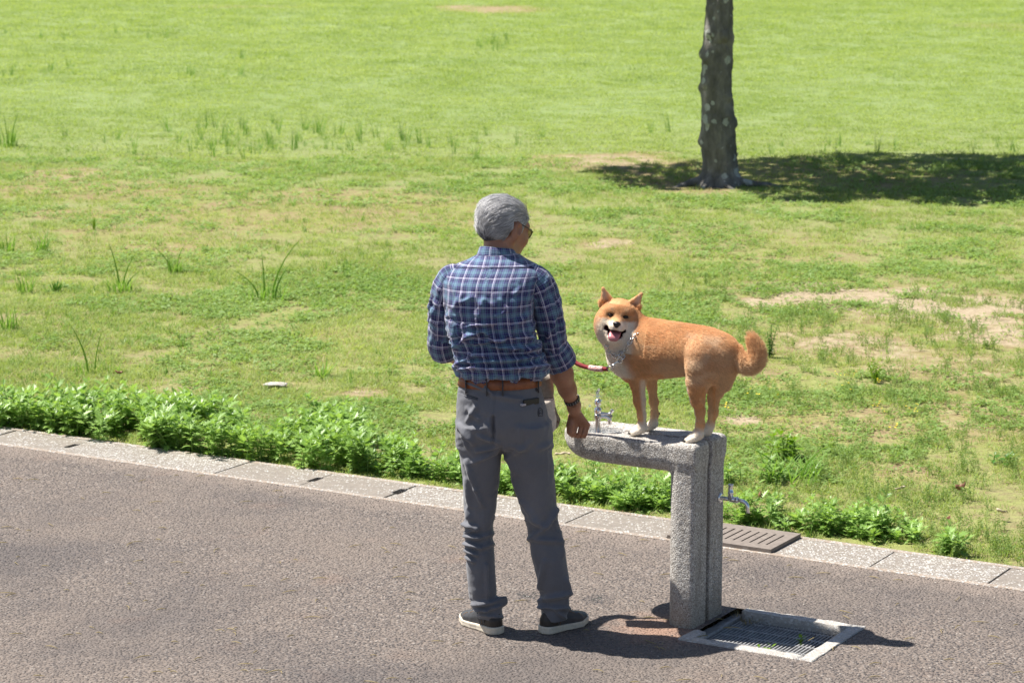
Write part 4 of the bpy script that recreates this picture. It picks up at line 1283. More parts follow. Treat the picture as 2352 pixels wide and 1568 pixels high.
# ---- trousers
vol = Vol((-0.24, 8.90, 0.03), (0.30, 9.30, 1.12), 0.0045)
def leg_loft(rows, k):
    z = []; c = []; r_ = []; cy = []; db = []; df = []
    for y, xl, xr, yc, b_, f_ in rows:
        a = P(*c2(xl, y), Y=yc); b = P(*c2(xr, y), Y=yc)
        z.append(a.z); c.append((a.x + b.x) / 2); r_.append((b.x - a.x) / 2); cy.append(yc); db.append(b_); df.append(f_)
    o = np.argsort(z); z = np.array(z)[o]
    Zc = vol.Z
    zl = vol.Z[0, 0]
    it = lambda q: np.interp(zl, z, np.array(q)[o])[None, None, :]
    C, Rr, CY = it(c), it(r_), it(cy)
    DY = np.where(vol.Y < CY, it(db), it(df))
    q = np.sqrt(((vol.X - C) / Rr) ** 2 + ((vol.Y - CY) / DY) ** 2)
    d = (q - 1) * np.minimum(Rr, DY)
    d = np.maximum(d, np.maximum(z[0] - Zc, Zc - z[-1]))
    vol.smin(d, k)
leg_loft([(40, 268, 692, 9.07, .098, .112), (85, 262, 692, 9.07, .100, .114), (150, 247, 702, 9.07, .112, .115), (230, 241, 726, 9.07, .122, .115), (320, 243, 744, 9.07, .122, .112), (400, 246, 752, 9.07, .108, .10), (450, 250, 756, 9.075, .085, .085)], 0)
leg_loft([(330, 244, 486, 9.07, .115, .105), (445, 248, 484, 9.075, .098, .095), (530, 258, 483, 9.08, .088, .09), (650, 274, 474, 9.09, .078, .083), (780, 280, 455, 9.105, .068, .075), (900, 279, 438, 9.108, .064, .068), (1000, 285, 441, 9.10, .066, .062), (1100, 293, 447, 9.095, .066, .058),
          (1200, 304, 452, 9.095, .060, .058), (1275, 312, 458, 9.095, .056, .060), (1305, 318, 490, 9.10, .058, .066), (1335, 336, 496, 9.105, .060, .07), (1362, 350, 494, 9.105, .056, .066), (1388, 356, 489, 9.105, .054, .064)], 0.03)
leg_loft([(330, 505, 746, 9.07, .115, .105), (445, 492, 757, 9.075, .10, .095), (560, 522, 768, 9.08, .09, .09), (640, 546, 775, 9.09, .083, .085), (720, 567, 779, 9.095, .076, .08), (800, 593, 787, 9.10, .072, .076), (880, 620, 800, 9.105, .068, .07), (980, 641, 822, 9.10, .068, .064),
          (1060, 651, 838, 9.095, .068, .06), (1170, 677, 857, 9.095, .062, .058), (1245, 699, 860, 9.095, .058, .06), (1290, 697, 860, 9.10, .06, .064), (1320, 702, 858, 9.10, .057, .062), (1350, 700, 852, 9.10, .056, .062), (1396, 706, 834, 9.10, .052, .06)], 0.03)
Vt, Qt = vol.surface(2)
Nt = vert_normals(Vt, Qt)
# the surface net winds inside out or not; make the normals point outwards
cm = np.array([np.where(Vt[:, 0] < np.interp(Vt[:, 2], [0, 0.95], [0.06, 0.0]), -0.08, 0.15), np.full(len(Vt), 9.085), Vt[:, 2]]).T
if ((Vt - cm) * Nt).sum() < 0: Nt = -Nt
pu, pv = to_uv(Vt)
ex_, ey_ = (pu - 947.5) / 0.42107, (pv - 832.6) / 0.42107
bm_ = sstep(0.45, -0.1, Nt[:, 1])
TF = [(300, 110, 420, 160, 4, 14), (345, 240, 300, 320, 5, 14), (250, 345, 330, 440, 7, 15), (262, 390, 300, 470, 5, 12), (380, 105, 440, 185, 4, 12), (455, 180, 600, 205, 4, 16), (300, 250, 360, 310, 4, 14), (440, 300, 440, 430, -9, 10), (470, 440, 360, 400, 6, 12), (470, 455, 350, 480, 7, 12), (465, 480, 330, 545, 5, 14), (450, 420, 400, 330, 4, 14),
      (490, 450, 620, 470, 4, 16), (500, 470, 560, 600, 5, 18), (520, 520, 640, 440, 4, 18), (750, 440, 690, 470, 5, 16), (590, 350, 585, 470, 3, 14),
      (295, 540, 345, 690, 7, 16), (345, 690, 378, 775, 6, 13), (290, 640, 310, 780, 4, 14), (278, 880, 352, 902, 9, 13), (282, 925, 350, 912, 6, 9), (283, 945, 365, 955, 9, 12), (285, 985, 370, 1012, 9, 12), (288, 1020, 352, 1048, 8, 11), (296, 1055, 335, 1085, 7, 11), (300, 800, 320, 880, 6, 14),
      (345, 960, 440, 930, 4, 14), (370, 1010, 445, 985, 4, 14), (400, 1100, 405, 1290, 5, 10), (320, 1320, 490, 1300, 8, 14), (335, 1340, 405, 1348, 9, 10), (400, 1345, 495, 1320, 8, 12), (455, 1285, 495, 1310, 8, 14), (355, 1375, 488, 1385, 5, 10),
      (545, 620, 600, 760, 4, 16), (600, 760, 680, 870, 5, 18), (785, 800, 735, 890, 7, 14), (735, 890, 640, 960, 5, 18), (650, 960, 800, 975, 5, 16), (800, 930, 820, 1050, 5, 14), (640, 850, 720, 900, 4, 16), (720, 1080, 690, 1250, 5, 14), (700, 1290, 855, 1262, 7, 15), (700, 1330, 855, 1338, 7, 11), (700, 1300, 720, 1350, 7, 12), (780, 1345, 830, 1390, 6, 12), (840, 1180, 860, 1260, 5, 12)]
Dt = 1.6 * folds(ex_, ey_, TF) * bm_
wq_ = fbm(Vt[:, 0] * 7, Vt[:, 1] * 7, Vt[:, 2] * 7, seed=301)
r1 = 1 - np.abs(2 * fbm(Vt[:, 0] * 8 + wq_ * 2, Vt[:, 1] * 8, Vt[:, 2] * 20 + wq_ * 3, seed=302, octv=3) - 1)
r2 = 1 - np.abs(2 * fbm(Vt[:, 0] * 18 + wq_, Vt[:, 1] * 14, Vt[:, 2] * 4, seed=303, octv=3) - 1)
zone = 0.35 + 0.65 * (np.exp(-((Vt[:, 2] - 0.42) / 0.10) ** 2) + np.exp(-((Vt[:, 2] - 0.10) / 0.08) ** 2) + 0.5 * np.exp(-((Vt[:, 2] - 0.78) / 0.08) ** 2))
Dt += 0.012 * (r1 - 0.72) * zone + 0.009 * (r2 - 0.72) * 0.7
# welt pockets
for (a, b) in (((252, 160), (356, 196)), ((545, 205), (700, 222))):
    q, _ = seg_dist(ex_, ey_, a, b)
    Dt -= 0.003 * np.exp(-(q / 4.0) ** 2) * bm_
q, _ = seg_dist(ex_, ey_, (462, 60), (442, 300)); Dt -= 0.0035 * np.exp(-(q / 6.0) ** 2) * bm_     # seat seam
Vt = Vt + Nt * Dt[:, None]
trou = mesh_obj('trousers', Vt, Qt, M_TROU, man, world_space=True)
# belt and loops
def ring_at(y, grow, n=96):
    xl, xr = np.interp(y, [40, 85, 150], [268, 262, 247]), np.interp(y, [40, 85, 150], [692, 692, 702])
    a = P(*c2(xl, y), Y=9.07); b = P(*c2(xr, y), Y=9.07)
    db, df = np.interp(y, [40, 85, 150], [.098, .100, .112]) + grow, .114 + grow
    th = np.linspace(0, 2 * np.pi, n, endpoint=False)
    return np.stack([(a.x + b.x) / 2 + ((b.x - a.x) / 2 + grow) * np.cos(th), 9.07 + np.where(np.sin(th) < 0, db, df) * np.sin(th), np.full(n, a.z)], -1)
def band(y0, y1, g_, name, m, parent, n=96):
    rows = [ring_at(y0, g_ - 0.006), ring_at(y0 + 1, g_), ring_at((y0 + y1) / 2, g_ + 0.001), ring_at(y1 - 1, g_), ring_at(y1, g_ - 0.006)]
    g = np.array(rows)
    return mesh_obj(name, g.reshape(-1, 3), grid_faces(*g.shape[:2]), m, parent, world_space=True)
band(64, 121, 0.006, 'belt', M_BELT, man)
for x in (405, 492, 688, 290):
    mb = MB(); pts_ = []
    for y in (50, 70, 95, 120, 148):
        ring = ring_at(y, 0.012 if 60 < y < 130 else 0.004, 720)
        pu_, _ = to_uv(ring)
        f_ = ring[:, 1] < 9.07
        i_ = np.argmin(np.where(f_, np.abs((pu_ - 947.5) / 0.42107 - x), 1e9))
        pts_.append(Vector(ring[i_]))
    V, F = tube(pts_, 0.0055, 8, True, 0.45)
    mesh_obj('belt_loop', V, F, M_DKTHR, trou, world_space=True)
# pocket button, little arch-shaped emblem on the pocket
def back_y(u, v):
    """how far back the trousers are where the picture shows u, v"""
    q = np.hypot(pu - u, pv - v) + np.where(Nt[:, 1] < 0, 0, 1e6)
    i = np.argmin(q)
    return Vt[i, 1], Nt[i]
u_, v_ = c2(675, 147); yb, nb_ = back_y(u_, v_)
o = mesh_obj('button', *moved(lathe([(0.006, 0), (0.0065, 0.002), (0.005, 0.0035), (0.002, 0.003)]), P(u_, v_, Y=yb - 0.003), Vector(nb_).to_track_quat('Z', 'Y').to_matrix()), M_DKTHR, trou, world_space=True)
def on_back(x, y, off=0.002):
    u, v = c2(x, y); yb, _ = back_y(u, v)
    return P(u, v, Y=yb - off)
mb = MB()
arch = [(686, 290), (684, 268), (688, 252), (697, 246), (706, 252), (710, 268), (709, 290), (686, 290)]
mb.add(tube([on_back(*a) for a in arch], 0.0011, 6))
mb.add(tube([on_back(*a) for a in [(691, 282), (690, 266), (697, 257), (704, 266), (703, 282)]], 0.0009, 6))
mb.add(tube([on_back(*a) for a in [(691, 281), (697, 272), (704, 281)]], 0.0009, 6))
mb.build('emblem', simple('black_embroidery', (0.02, 0.02, 0.022), 0.8), trou, world_space=True)
mb = MB(); mb.add(tube([on_back(*a) for a in [(252, 158), (290, 174), (330, 186), (356, 194)]], 0.0016, 6)); mb.add(tube([on_back(*a) for a in [(250, 168), (290, 184), (330, 195), (354, 202)]], 0.0014, 6))
mb.build('pocket_welt', M_DKTHR, trou, world_space=True)
# wallet in the back pocket
M_WAL = simple('black_leather', (0.018, 0.017, 0.018), 0.42, 0, 0.3, 70.0, 0.2)
a, b = on_back(592, 209, 0.009), on_back(702, 213, 0.009)
mid_ = (a + b) / 2
wal = empty('wallet', tuple(mid_), math.atan2(b.y - a.y, b.x - a.x))
tag(wal, 'black wallet sticking out of the back right trouser pocket', 'wallet')
bm = bmesh.new(); box_bm(bm, (-0.036, -0.004, -0.013), (0.036, 0.016, 0.010)); bm_obj('cover', bm, M_WAL, wal, bevel=0.003)
bm = bmesh.new(); box_bm(bm, (-0.046, -0.005, -0.012), (-0.028, 0.010, -0.004)); bm_obj('tag', bm, simple('pale_tag', (0.45, 0.42, 0.45), 0.6), wal, bevel=0.001)

# ---- shoes
M_SHOE = simple('dark_shoe_leather', (0.045, 0.045, 0.048), 0.5, 0, 0.25, 50.0, 0.15)
M_HEEL = simple('brown_black_leather', (0.030, 0.022, 0.018), 0.5, 0, 0.3, 50.0, 0.15)
M_SOLE = simple('cream_sole', (0.62, 0.55, 0.44), 0.7, 0, 0.12, 60.0, 0.1)
M_STITCH = simple('brown_stitch', (0.23, 0.13, 0.06), 0.8)
M_SOCK = simple('black_sock', (0.012, 0.012, 0.013), 0.9, 0, 0.2, 90.0, 0.2)
def make_shoe(heel, ang, flip):
    """heel at the origin, toes along +y"""
    root = mesh_obj('shoe', [], [], None)
    ctr = [(0.0, 0.0, .034), (0.05, 0.0, .034), (0.10, 0.002, .033), (0.15, 0.004, .040), (0.20, 0.002, .046), (0.245, -0.006, .040), (0.275, -0.014, .026)]
    def half(y):
        return np.interp(y, [c[0] for c in ctr], [c[1] for c in ctr]), np.interp(y, [c[0] for c in ctr], [c[2] for c in ctr])
    v = Vol((-0.07, -0.055, -0.005), (0.07, 0.315, 0.14), 0.0035)
    X, Y, Z = v.X, v.Y, v.Z
    def plan(grow):
        d = None
        for (y0, x0, r0), (y1, x1, r1) in zip(ctr[:-1], ctr[1:]):
            L2 = (y1 - y0) ** 2 + (x1 - x0) ** 2
            t_ = np.clip(((Y - y0) * (y1 - y0) + (X - x0) * (x1 - x0)) / L2, 0, 1)
            q = np.hypot(X - x0 - t_ * (x1 - x0), Y - y0 - t_ * (y1 - y0)) - (r0 + t_ * (r1 - r0)) - grow
            d = q if d is None else np.minimum(d, q)
        return d
    # upper: height falls from the ankle to the toe
    hgt = np.interp(Y, [-0.04, -0.01, 0.06, 0.11, 0.17, 0.23, 0.30], [0.088, 0.090, 0.080, 0.088, 0.066, 0.052, 0.040])
    sole_t = np.interp(Y, [-0.04, 0.0, 0.09, 0.20, 0.29], [0.030, 0.030, 0.026, 0.024, 0.032])
    pl = plan(0.0)
    zr = np.clip((Z - sole_t) / np.maximum(hgt - sole_t, 0.01), 0, 1.6)
    inset = np.interp(zr, [0, 0.4, 0.8, 1.0, 1.6], [0.0, 0.001, 0.012, 0.026, 0.07])
    up = np.maximum(pl + inset, np.maximum(sole_t - 0.008 - Z, Z - hgt))
    v.F = up * 0.9
    v.ell((0, 0.035, 0.095), (0.026, 0.040, 0.04), 0.006, None, True)
    Vs, Qs = v.surface(2)
    fl = np.array([flip, 1, 1])
    M = Matrix.Rotation(ang, 4, 'Z')
    def place(Vv, Qq, name, m, par):
        Vv = Vv * fl
        if flip < 0: Qq = Qq[:, ::-1]
        o = mesh_obj(name, Vv, Qq, m, par)
        return o
    me = bpy.data.meshes.new('shoe'); 
    Qs2 = Qs[:, ::-1] if flip < 0 else Qs
    me.from_pydata((Vs * fl).tolist(), [], Qs2.tolist()); me.materials.append(M_SHOE); me.materials.append(M_HEEL)
    cy = Vs[Qs].mean(1)
    me.polygons.foreach_set('material_index', (cy[:, 1] + 0.25 * cy[:, 2] < 0.052).astype(np.int32)); me.polygons.foreach_set('use_smooth', [True] * len(me.polygons)); me.update()
    root.data = me
    # sole
    v.F = np.maximum(plan(0.006), np.maximum(np.interp(Y, [0.2, 0.3], [0.0, 0.008]) - Z, Z - sole_t))
    Vs, Qs = v.surface(1)
    ns_ = vert_normals(Vs, Qs)
    gr = 0.0012 * np.exp(-((Vs[:, 2] - np.interp(Vs[:, 1], [0, 0.1, 0.28], [0.017, 0.010, 0.017])) / 0.0018) ** 2)
    Vs = Vs - ns_ * gr[:, None] * np.sign((ns_ * (Vs - [0, 0.12, 0.015])).sum())
    place(Vs, Qs, 'sole', M_SOLE, root)
    # collar, sock, stitching, laces
    def surf(x, y, z): return Vector((x * flip, y, z))
    pts = [surf(0.030 * math.sin(a), 0.035 - 0.042 * math.cos(a), 0.087 - 0.004 * (1 - math.cos(a)) * 0.5) for a in np.linspace(0, 2 * math.pi, 25)]
    mesh_obj('collar_pad', *tube(pts, 0.0075, 8, False), M_HEEL, root)
    V, F = tube([surf(0, 0.036, 0.04), surf(0, 0.034, 0.085), surf(0.006, 0.036, 0.12)], [0.034, 0.0345, 0.034], 20)
    mesh_obj('sock', V, F, M_SOCK, root)
    mb = MB()
    for sx in (-1, 1):
        q = []
        for y, zf in ((0.055, 0.028), (0.062, 0.045), (0.075, 0.060), (0.095, 0.072), (0.13, 0.073), (0.165, 0.060)):
            c_, h_ = half(y); zr_ = (zf - 0.027) / (np.interp(y, [-0.01, 0.06, 0.11, 0.17, 0.23], [0.080, 0.078, 0.086, 0.066, 0.052]) - 0.027)
            ins = np.interp(zr_, [0, 0.4, 0.8, 1.0], [0.0, 0.001, 0.012, 0.026])
            q.append(surf(c_ + sx * (h_ - ins + 0.0003), y, zf))
        mb.add(tube(smooth_path(q, 4), 0.0013, 6))
        q = []
        for y, zf in ((0.235, 0.028), (0.222, 0.040), (0.205, 0.050), (0.19, 0.056)):
            c_, h_ = half(y); zr_ = (zf - 0.027) / (np.interp(y, [0.17, 0.23], [0.066, 0.052]) - 0.027)
            ins = np.interp(zr_, [0, 0.4, 0.8, 1.0], [0.0, 0.001, 0.012, 0.026])
            q.append(surf(c_ + sx * (h_ - ins + 0.0003), y, zf))
        mb.add(tube(smooth_path(q, 4), 0.0013, 6))
    mb.build('stitching', M_STITCH, root)
    mb = MB()
    for i in range(4):
        y = 0.105 + 0.018 * i; zc = np.interp(y, [0.11, 0.17], [0.088, 0.068])
        mb.add(tube([surf(-0.016, y, zc - 0.006), surf(-0.006, y + 0.003, zc + 0.001), surf(0.006, y + 0.006, zc + 0.001), surf(0.016, y + 0.008, zc - 0.007)], 0.0022, 6))
    mb.build('laces', M_HEEL, root)
    root.matrix_world = Matrix.Translation(Vector(heel)) @ M @ Matrix.Diagonal((0.92, 0.73, 0.96, 1.0))
    bpy.context.view_layer.update()
    wm = root.matrix_world.copy()
    root.parent = man
    bpy.context.view_layer.update()
    root.matrix_parent_inverse = man.matrix_world.inverted()
    return root
make_shoe((-0.064, 9.070, 0.001), math.radians(36), -1)
make_shoe((0.132, 9.076, 0.001), math.radians(-46), 1)

# ---- hair: short grey, swept back, as strands over a dark cap
def strands(name, roots, tips, bend, rad, col, m, parent, npt=4, tipf=0.25):
    n = len(roots)
    hc = bpy.data.hair_curves.new(name)
    hc.add_curves([npt] * n)
    t_ = np.linspace(0, 1, npt)[None, :, None]
    Pn = roots[:, None] * (1 - t_) + tips[:, None] * t_ + bend[:, None] * (t_ * (1 - t_) * 4)
    hc.attributes['position'].data.foreach_set('vector', Pn.astype(np.float32).ravel())
    ra = hc.attributes.get('radius') or hc.attributes.new('radius', 'FLOAT', 'POINT')
    ra.data.foreach_set('value', (np.asarray(rad).reshape(-1, 1) * (1 - (1 - tipf) * t_[..., 0] ** 1.5)).astype(np.float32).ravel())
    ca = hc.attributes.new('tone', 'FLOAT_COLOR', 'POINT')
    c4 = np.ones((n, npt, 4), np.float32); c4[..., :3] = col[:, None] if col.ndim == 2 else col
    ca.data.foreach_set('color', c4.ravel())
    o = bpy.data.objects.new(name, hc); link(o, parent)
    hc.materials.append(m)
    if parent is not None:
        bpy.context.view_layer.update(); o.matrix_parent_inverse = parent.matrix_world.inverted()
    return o
def hair_mat(name, rough=0.4, gloss=0.5):
    t = NT(name)
    t.base(t.attr('tone')); t.b.inputs['Roughness'].default_value = rough; t.b.inputs['Specular IOR Level'].default_value = gloss
    return t.m
M_HAIRC = simple('grey_hair_base', (0.20, 0.195, 0.20), 0.9, 0, 0.3, 200.0)
M_HAIR = hair_mat('grey_hair', 0.32, 0.6)
vol = Vol(HC - Vector((0.16, 0.16, 0.18)), HC + Vector((0.16, 0.16, 0.16)), 0.004)
vol.ell(HC + HF * 0.002 + HU * 0.004, (0.079, 0.095, 0.080), 0, HM)
vol.ell(hd(0, -0.042, 0.024), (0.066, 0.050, 0.046), 0.05, HM)
vol.ell(hd(0, -0.046, -0.03), (0.060, 0.046, 0.06), 0.04, HM)
lx = lambda A, B, C_: None
rel = np.stack([vol.X - HC.x, vol.Y - HC.y, vol.Z - HC.z], -1)
lr, lf_, lu_ = rel @ np.array(HR), rel @ np.array(HF), rel @ np.array(HU)
# hairline: forehead, round the ears, down to the nape
line = np.where(lf_ < -0.02, -0.098 + 0.25 * np.clip(lf_ + 0.075, 0, 1), -0.082 + (lf_ + 0.02) * 1.0)
line = np.where(lf_ > 0.030, np.where(np.abs(lr) > 0.055, -0.030 + (lf_ - 0.03) * 3.2, 0.045 + (lf_ - 0.07) * 1.0), line)
line = np.where((lf_ > -0.030) & (lf_ <= 0.034) & (np.abs(lr) > 0.05), np.where(lf_ < 0.016, 0.006, -0.044), line)
vol.smax((line - lu_), 0.012)
Vh, Qh = vol.surface(2)
Nh = vert_normals(Vh, Qh)
if ((Vh - np.array(HC)) * Nh).sum() < 0: Nh = -Nh
Vh = Vh + Nh * (0.005 * (fbm(Vh[:, 0] * 38, Vh[:, 1] * 38, Vh[:, 2] * 38, seed=8) - 0.5))[:, None]
hair = mesh_obj('hair', Vh, Qh, M_HAIRC, man, world_space=True)
rg = np.random.default_rng(5)
nS = 20000
ci_ = rg.integers(0, len(Qh), nS)
w = rg.dirichlet([1, 1, 1, 1], nS)
Rt = (Vh[Qh[ci_]] * w[..., None]).sum(1); Rn = (Nh[Qh[ci_]] * w[..., None]).sum(1)
Rn /= np.linalg.norm(Rn, axis=1)[:, None]
rel = Rt - np.array(HC); r_l = np.stack([rel @ np.array(HR), rel @ np.array(HF), rel @ np.array(HU)], 1)
flow = -np.array(HF)[None] * 1.0 - np.array(HU)[None] * np.clip(0.9 - r_l[:, 2:3] * 9, 0.15, 1.6) - np.array(HR)[None] * 0.35 * np.clip(r_l[:, 2:3] * 12 + 0.3, 0, 1)
cl_ = fbm(Rt[:, 0] * 45, Rt[:, 1] * 45, Rt[:, 2] * 45, seed=8) - 0.5
flow = flow + np.array(HR)[None] * cl_[:, None] * 0.9 + rg.normal(0, 0.11, (nS, 3))
flow -= Rn * (flow * Rn).sum(1)[:, None]; flow /= np.linalg.norm(flow, axis=1)[:, None]
nape = sstep(-0.02, -0.08, r_l[:, 2])
ln_ = (0.042 * (1 - nape) + 0.014 * nape) * rg.uniform(0.6, 1.3, nS)
side_ = sstep(0.045, 0.065, np.abs(r_l[:, 0])) * sstep(-0.05, -0.02, r_l[:, 1]) * sstep(0.05, 0.02, r_l[:, 2])
ln_ *= 1 - 0.65 * side_
lift = (rg.uniform(0.05, 0.34, nS) + 0.35 * np.clip(cl_, 0, 1))[:, None]
tip = Rt + flow * ln_[:, None] + Rn * (ln_[:, None] * (lift - 0.26))
bend = Rn * (ln_[:, None] * 0.14)
g_ = rg.uniform(0, 1, nS) + 0.45 * cl_ * 2
grey = np.clip(0.30 + 0.58 * sstep(0.25, 1.05, g_ + 0.12 * (r_l[:, 2] / 0.08)), 0.05, 0.8)
grey *= 1 - 0.80 * sstep(-0.005, -0.05, r_l[:, 2]) * sstep(0.075, 0.03, np.abs(r_l[:, 0] + 0.01)) * (rg.uniform(0, 1, nS) < 0.85)
colr = grey[:, None] * np.array([1.0, 0.985, 0.99])[None]
strands('strands', Rt, tip, bend, rg.uniform(0.00045, 0.0009, nS), colr, M_HAIR, hair, 5)

# ---- glasses
M_GLF = simple('brown_frame', (0.06, 0.035, 0.02), 0.3, 0, 0.2, 60.0)
gl = mesh_obj('glasses', *tube([hd(0.080, 0.004, 0.002), hd(0.078, 0.05, -0.002), hd(0.063, 0.094, -0.008)], [0.0024, 0.0026, 0.003], 8, True, 0.7), M_GLF, man, world_space=True)
mesh_obj('temple', *tube([hd(-0.080, 0.004, 0.002), hd(-0.078, 0.05, -0.002), hd(-0.063, 0.094, -0.008)], [0.0024, 0.0026, 0.003], 8, True, 0.7), M_GLF, gl, world_space=True)
t = NT('tinted_lens'); t.base((0.22, 0.17, 0.10)); t.b.inputs['Roughness'].default_value = 0.05; t.b.inputs['Transmission Weight'].default_value = 0.6
for sx in (-1, 1):
    ring = [hd(sx * (0.036 + 0.025 * math.cos(a) * (1 + 0.1 * math.sin(a))), 0.108 - 0.016 * (0.5 + 0.5 * math.cos(a)) ** 1, -0.016 + 0.019 * math.sin(a)) for a in np.linspace(0, 2 * math.pi, 29)]
    mesh_obj('rim', *tube(ring, 0.0022, 8, False), M_GLF, gl, world_space=True)
    mesh_obj('lens', [tuple(p) for p in ring[:-1]], [tuple(range(28))], t.m, gl, smooth=False, world_space=True)
mesh_obj('bridge', *tube([hd(-0.014, 0.114, -0.008), hd(0, 0.118, -0.004), hd(0.014, 0.114, -0.008)], 0.0022, 8), M_GLF, gl, world_space=True)

# ---- wristwatch: a dark segmented strap
wax = (wr - fb).normalized()
wc = P(1313.5, 917.5, Y=9.284)
M_STRAP = simple('black_strap', (0.016, 0.016, 0.02), 0.35, 0, 0.3, 60.0)
t1 = Vector((0.0, -1, 0)); t1 = (t1 - wax * t1.dot(wax)).normalized(); t2 = wax.cross(t1)
t2r = t2
ringp = [wc + (t1 * math.cos(a) * 0.0275 + t2 * math.sin(a) * 0.0285) for a in np.linspace(0, 2 * math.pi, 41)]
V, F = [], []
for i, p in enumerate(ringp):
    rd = (p - wc).normalized()
    for (h_, o_) in ((-0.0075, -0.003), (-0.0075, 0.002), (0.0075, 0.002), (0.0075, -0.003)):
        V.append(p + wax * h_ + rd * o_)
for i in range(40):
    for j in range(4):
        k_ = (j + 1) % 4
        F.append((i * 4 + j, i * 4 + k_, i * 4 + 4 + k_, i * 4 + 4 + j))
watch = mesh_obj('wristwatch', V, F, M_STRAP, man, smooth=False, world_space=True)
M_LINKP = simple('grey_link_pin', (0.35, 0.36, 0.38), 0.35, 0.6)
pin = None
for i in range(18):
    a = 2 * math.pi * i / 18
    rd = (t1 * math.cos(a) + t2 * math.sin(a))
    p = wc + t1 * math.cos(a) * 0.0297 + t2 * math.sin(a) * 0.0307
    bm = bmesh.new(); box_bm(bm, (-0.0007, -0.0062, -0.0006), (0.0007, 0.0062, 0.0006))
    Mt = Matrix((wax.cross(rd), wax, rd)).transposed().to_4x4(); Mt.translation = p
    bm.transform(Mt)
    bm_obj('link_pin', bm, M_LINKP, watch, world_space=True)

# ---- cloth bag hanging at his right hip, in front of him
M_BEIGE = simple('beige_canvas', (0.78, 0.69, 0.60), 0.85, 0, 0.15, 90.0, 0.3)
M_TAUPE = simple('taupe_canvas', (0.30, 0.265, 0.23), 0.85, 0, 0.2, 90.0, 0.3)
t = NT('mottled_print'); nz = t.noise(45.0, None, 3.0)
t.base(t.ramp(nz, [(0.35, (0.07, 0.06, 0.045)), (0.48, (0.32, 0.26, 0.19)), (0.6, (0.18, 0.10, 0.07)), (0.7, (0.40, 0.34, 0.27))], 'CONSTANT')); t.b.inputs['Roughness'].default_value = 0.85
bagp = P(1255, 930, Y=9.31)
bag = empty('cloth_bag', tuple(bagp))
tag(bag, 'beige and taupe cloth bag hanging at the right hip of the man', 'bag')
def sack(name, pts, m, dep, r=0.014):
    c = [P(*c2(x + 6, y), Y=9.31) for x, y in pts]
    lo = Vector((min(p.x for p in c) - 0.03, 9.31 - dep - 0.03, min(p.z for p in c) - 0.03)); hi = Vector((max(p.x for p in c) + 0.03, 9.31 + dep + 0.03, max(p.z for p in c) + 0.03))
    v = Vol(lo, hi, 0.004)
    d = np.full(v.X.shape, 1e9); ins_ = np.zeros(v.X.shape, bool)
    n = len(c)
    for i in range(n):
        a, b = c[i], c[(i + 1) % n]
        dx, dz = b.x - a.x, b.z - a.z; L2 = dx * dx + dz * dz
        t_ = np.clip(((v.X - a.x) * dx + (v.Z - a.z) * dz) / L2, 0, 1)
        d = np.minimum(d, np.hypot(v.X - a.x - t_ * dx, v.Z - a.z - t_ * dz))
        cr = ((a.z > v.Z) != (b.z > v.Z)) & (v.X < (b.x - a.x) * (v.Z - a.z) / ((b.z - a.z) if abs(b.z - a.z) > 1e-9 else 1e-9) + a.x)
        ins_ ^= cr
    d = np.where(ins_, -d, d)
    dy = np.abs(v.Y - 9.31) - dep
    a_, b_ = np.maximum(d + r, 0), np.maximum(dy + r, 0)
    v.F = np.minimum(np.maximum(d + r, dy + r), 0) + np.hypot(a_, b_) - r
    Vv, Qq = v.surface(2); nn_ = vert_normals(Vv, Qq)
    Vv = Vv + nn_ * ((fbm(Vv[:, 0] * 30, Vv[:, 1] * 30, Vv[:, 2] * 18, seed=5) - 0.5) * 0.014)[:, None]
    return mesh_obj(name, Vv, Qq, m, bag, world_space=True)
sack('top', [(640, 60), (756, 66), (762, 190), (640, 215)], M_TAUPE, 0.03)
sack('pouch', [(640, 200), (765, 186), (771, 240), (782, 290), (778, 350), (748, 388), (640, 400)], M_BEIGE, 0.045)
sack('side_pocket', [(764, 235), (776, 250), (796, 305), (788, 345), (770, 360), (764, 330)], t.m, 0.035, 0.008)
# ================================================================ THE DOG
def d3(x, y, Y): return P(1263.3 + 0.25634 * x, 643.1 + 0.25634 * y, Y=Y)       # measured on an enlargement of the dog
def dY(x): return 9.40 - (x - 600) * 0.00026                                      # his long axis lies along the fountain arm
K3 = 0.000427
dog = empty('dog', tuple(fp(-0.10, 0.12, FH)))
tag(dog, 'red and cream curly tailed dog with open mouth standing on the stone fountain', 'dog')
hc = d3(612, 335, 9.365)
DF = Vector((-0.07, -0.985, 0.10)).normalized()
ro = math.radians(8)
DR = Vector((math.cos(ro), 0, -math.sin(ro))); DR = (DR - DF * DR.dot(DF)).normalized()
DU = DF.cross(DR) * -1 if DF.cross(DR).z < 0 else DF.cross(DR)
DM = [tuple(DR), tuple(DF), tuple(DU)]
def dh(r, f, u): return hc + DR * r + DF * f + DU * u
BM = [tuple(SV), tuple(NV), (0, 0, 1)]
vol = Vol((0.26, 8.98, 0.69), (1.02, 9.56, 1.29), 0.0042)
def bell(x, y, r, wide=0.80, long=1.0, k=0.05, dn=0.0, Y=None):
    c = d3(x, y, dY(x) if Y is None else Y) + NV * dn
    vol.ell(c, (r * K3 * long, r * K3 * wide, r * K3), k, BM)
bell(800, 575, 200, 0.82); bell(945, 640, 246, 0.80); bell(1150, 630, 222, 0.80); bell(1330, 630, 200, 0.84); bell(1470, 640, 168, 0.92); bell(1565, 655, 128, 0.95)
vol.cap(d3(980, 500, dY(980)), d3(1400, 585, dY(1400)), 0.056, 0.054, 0.03)
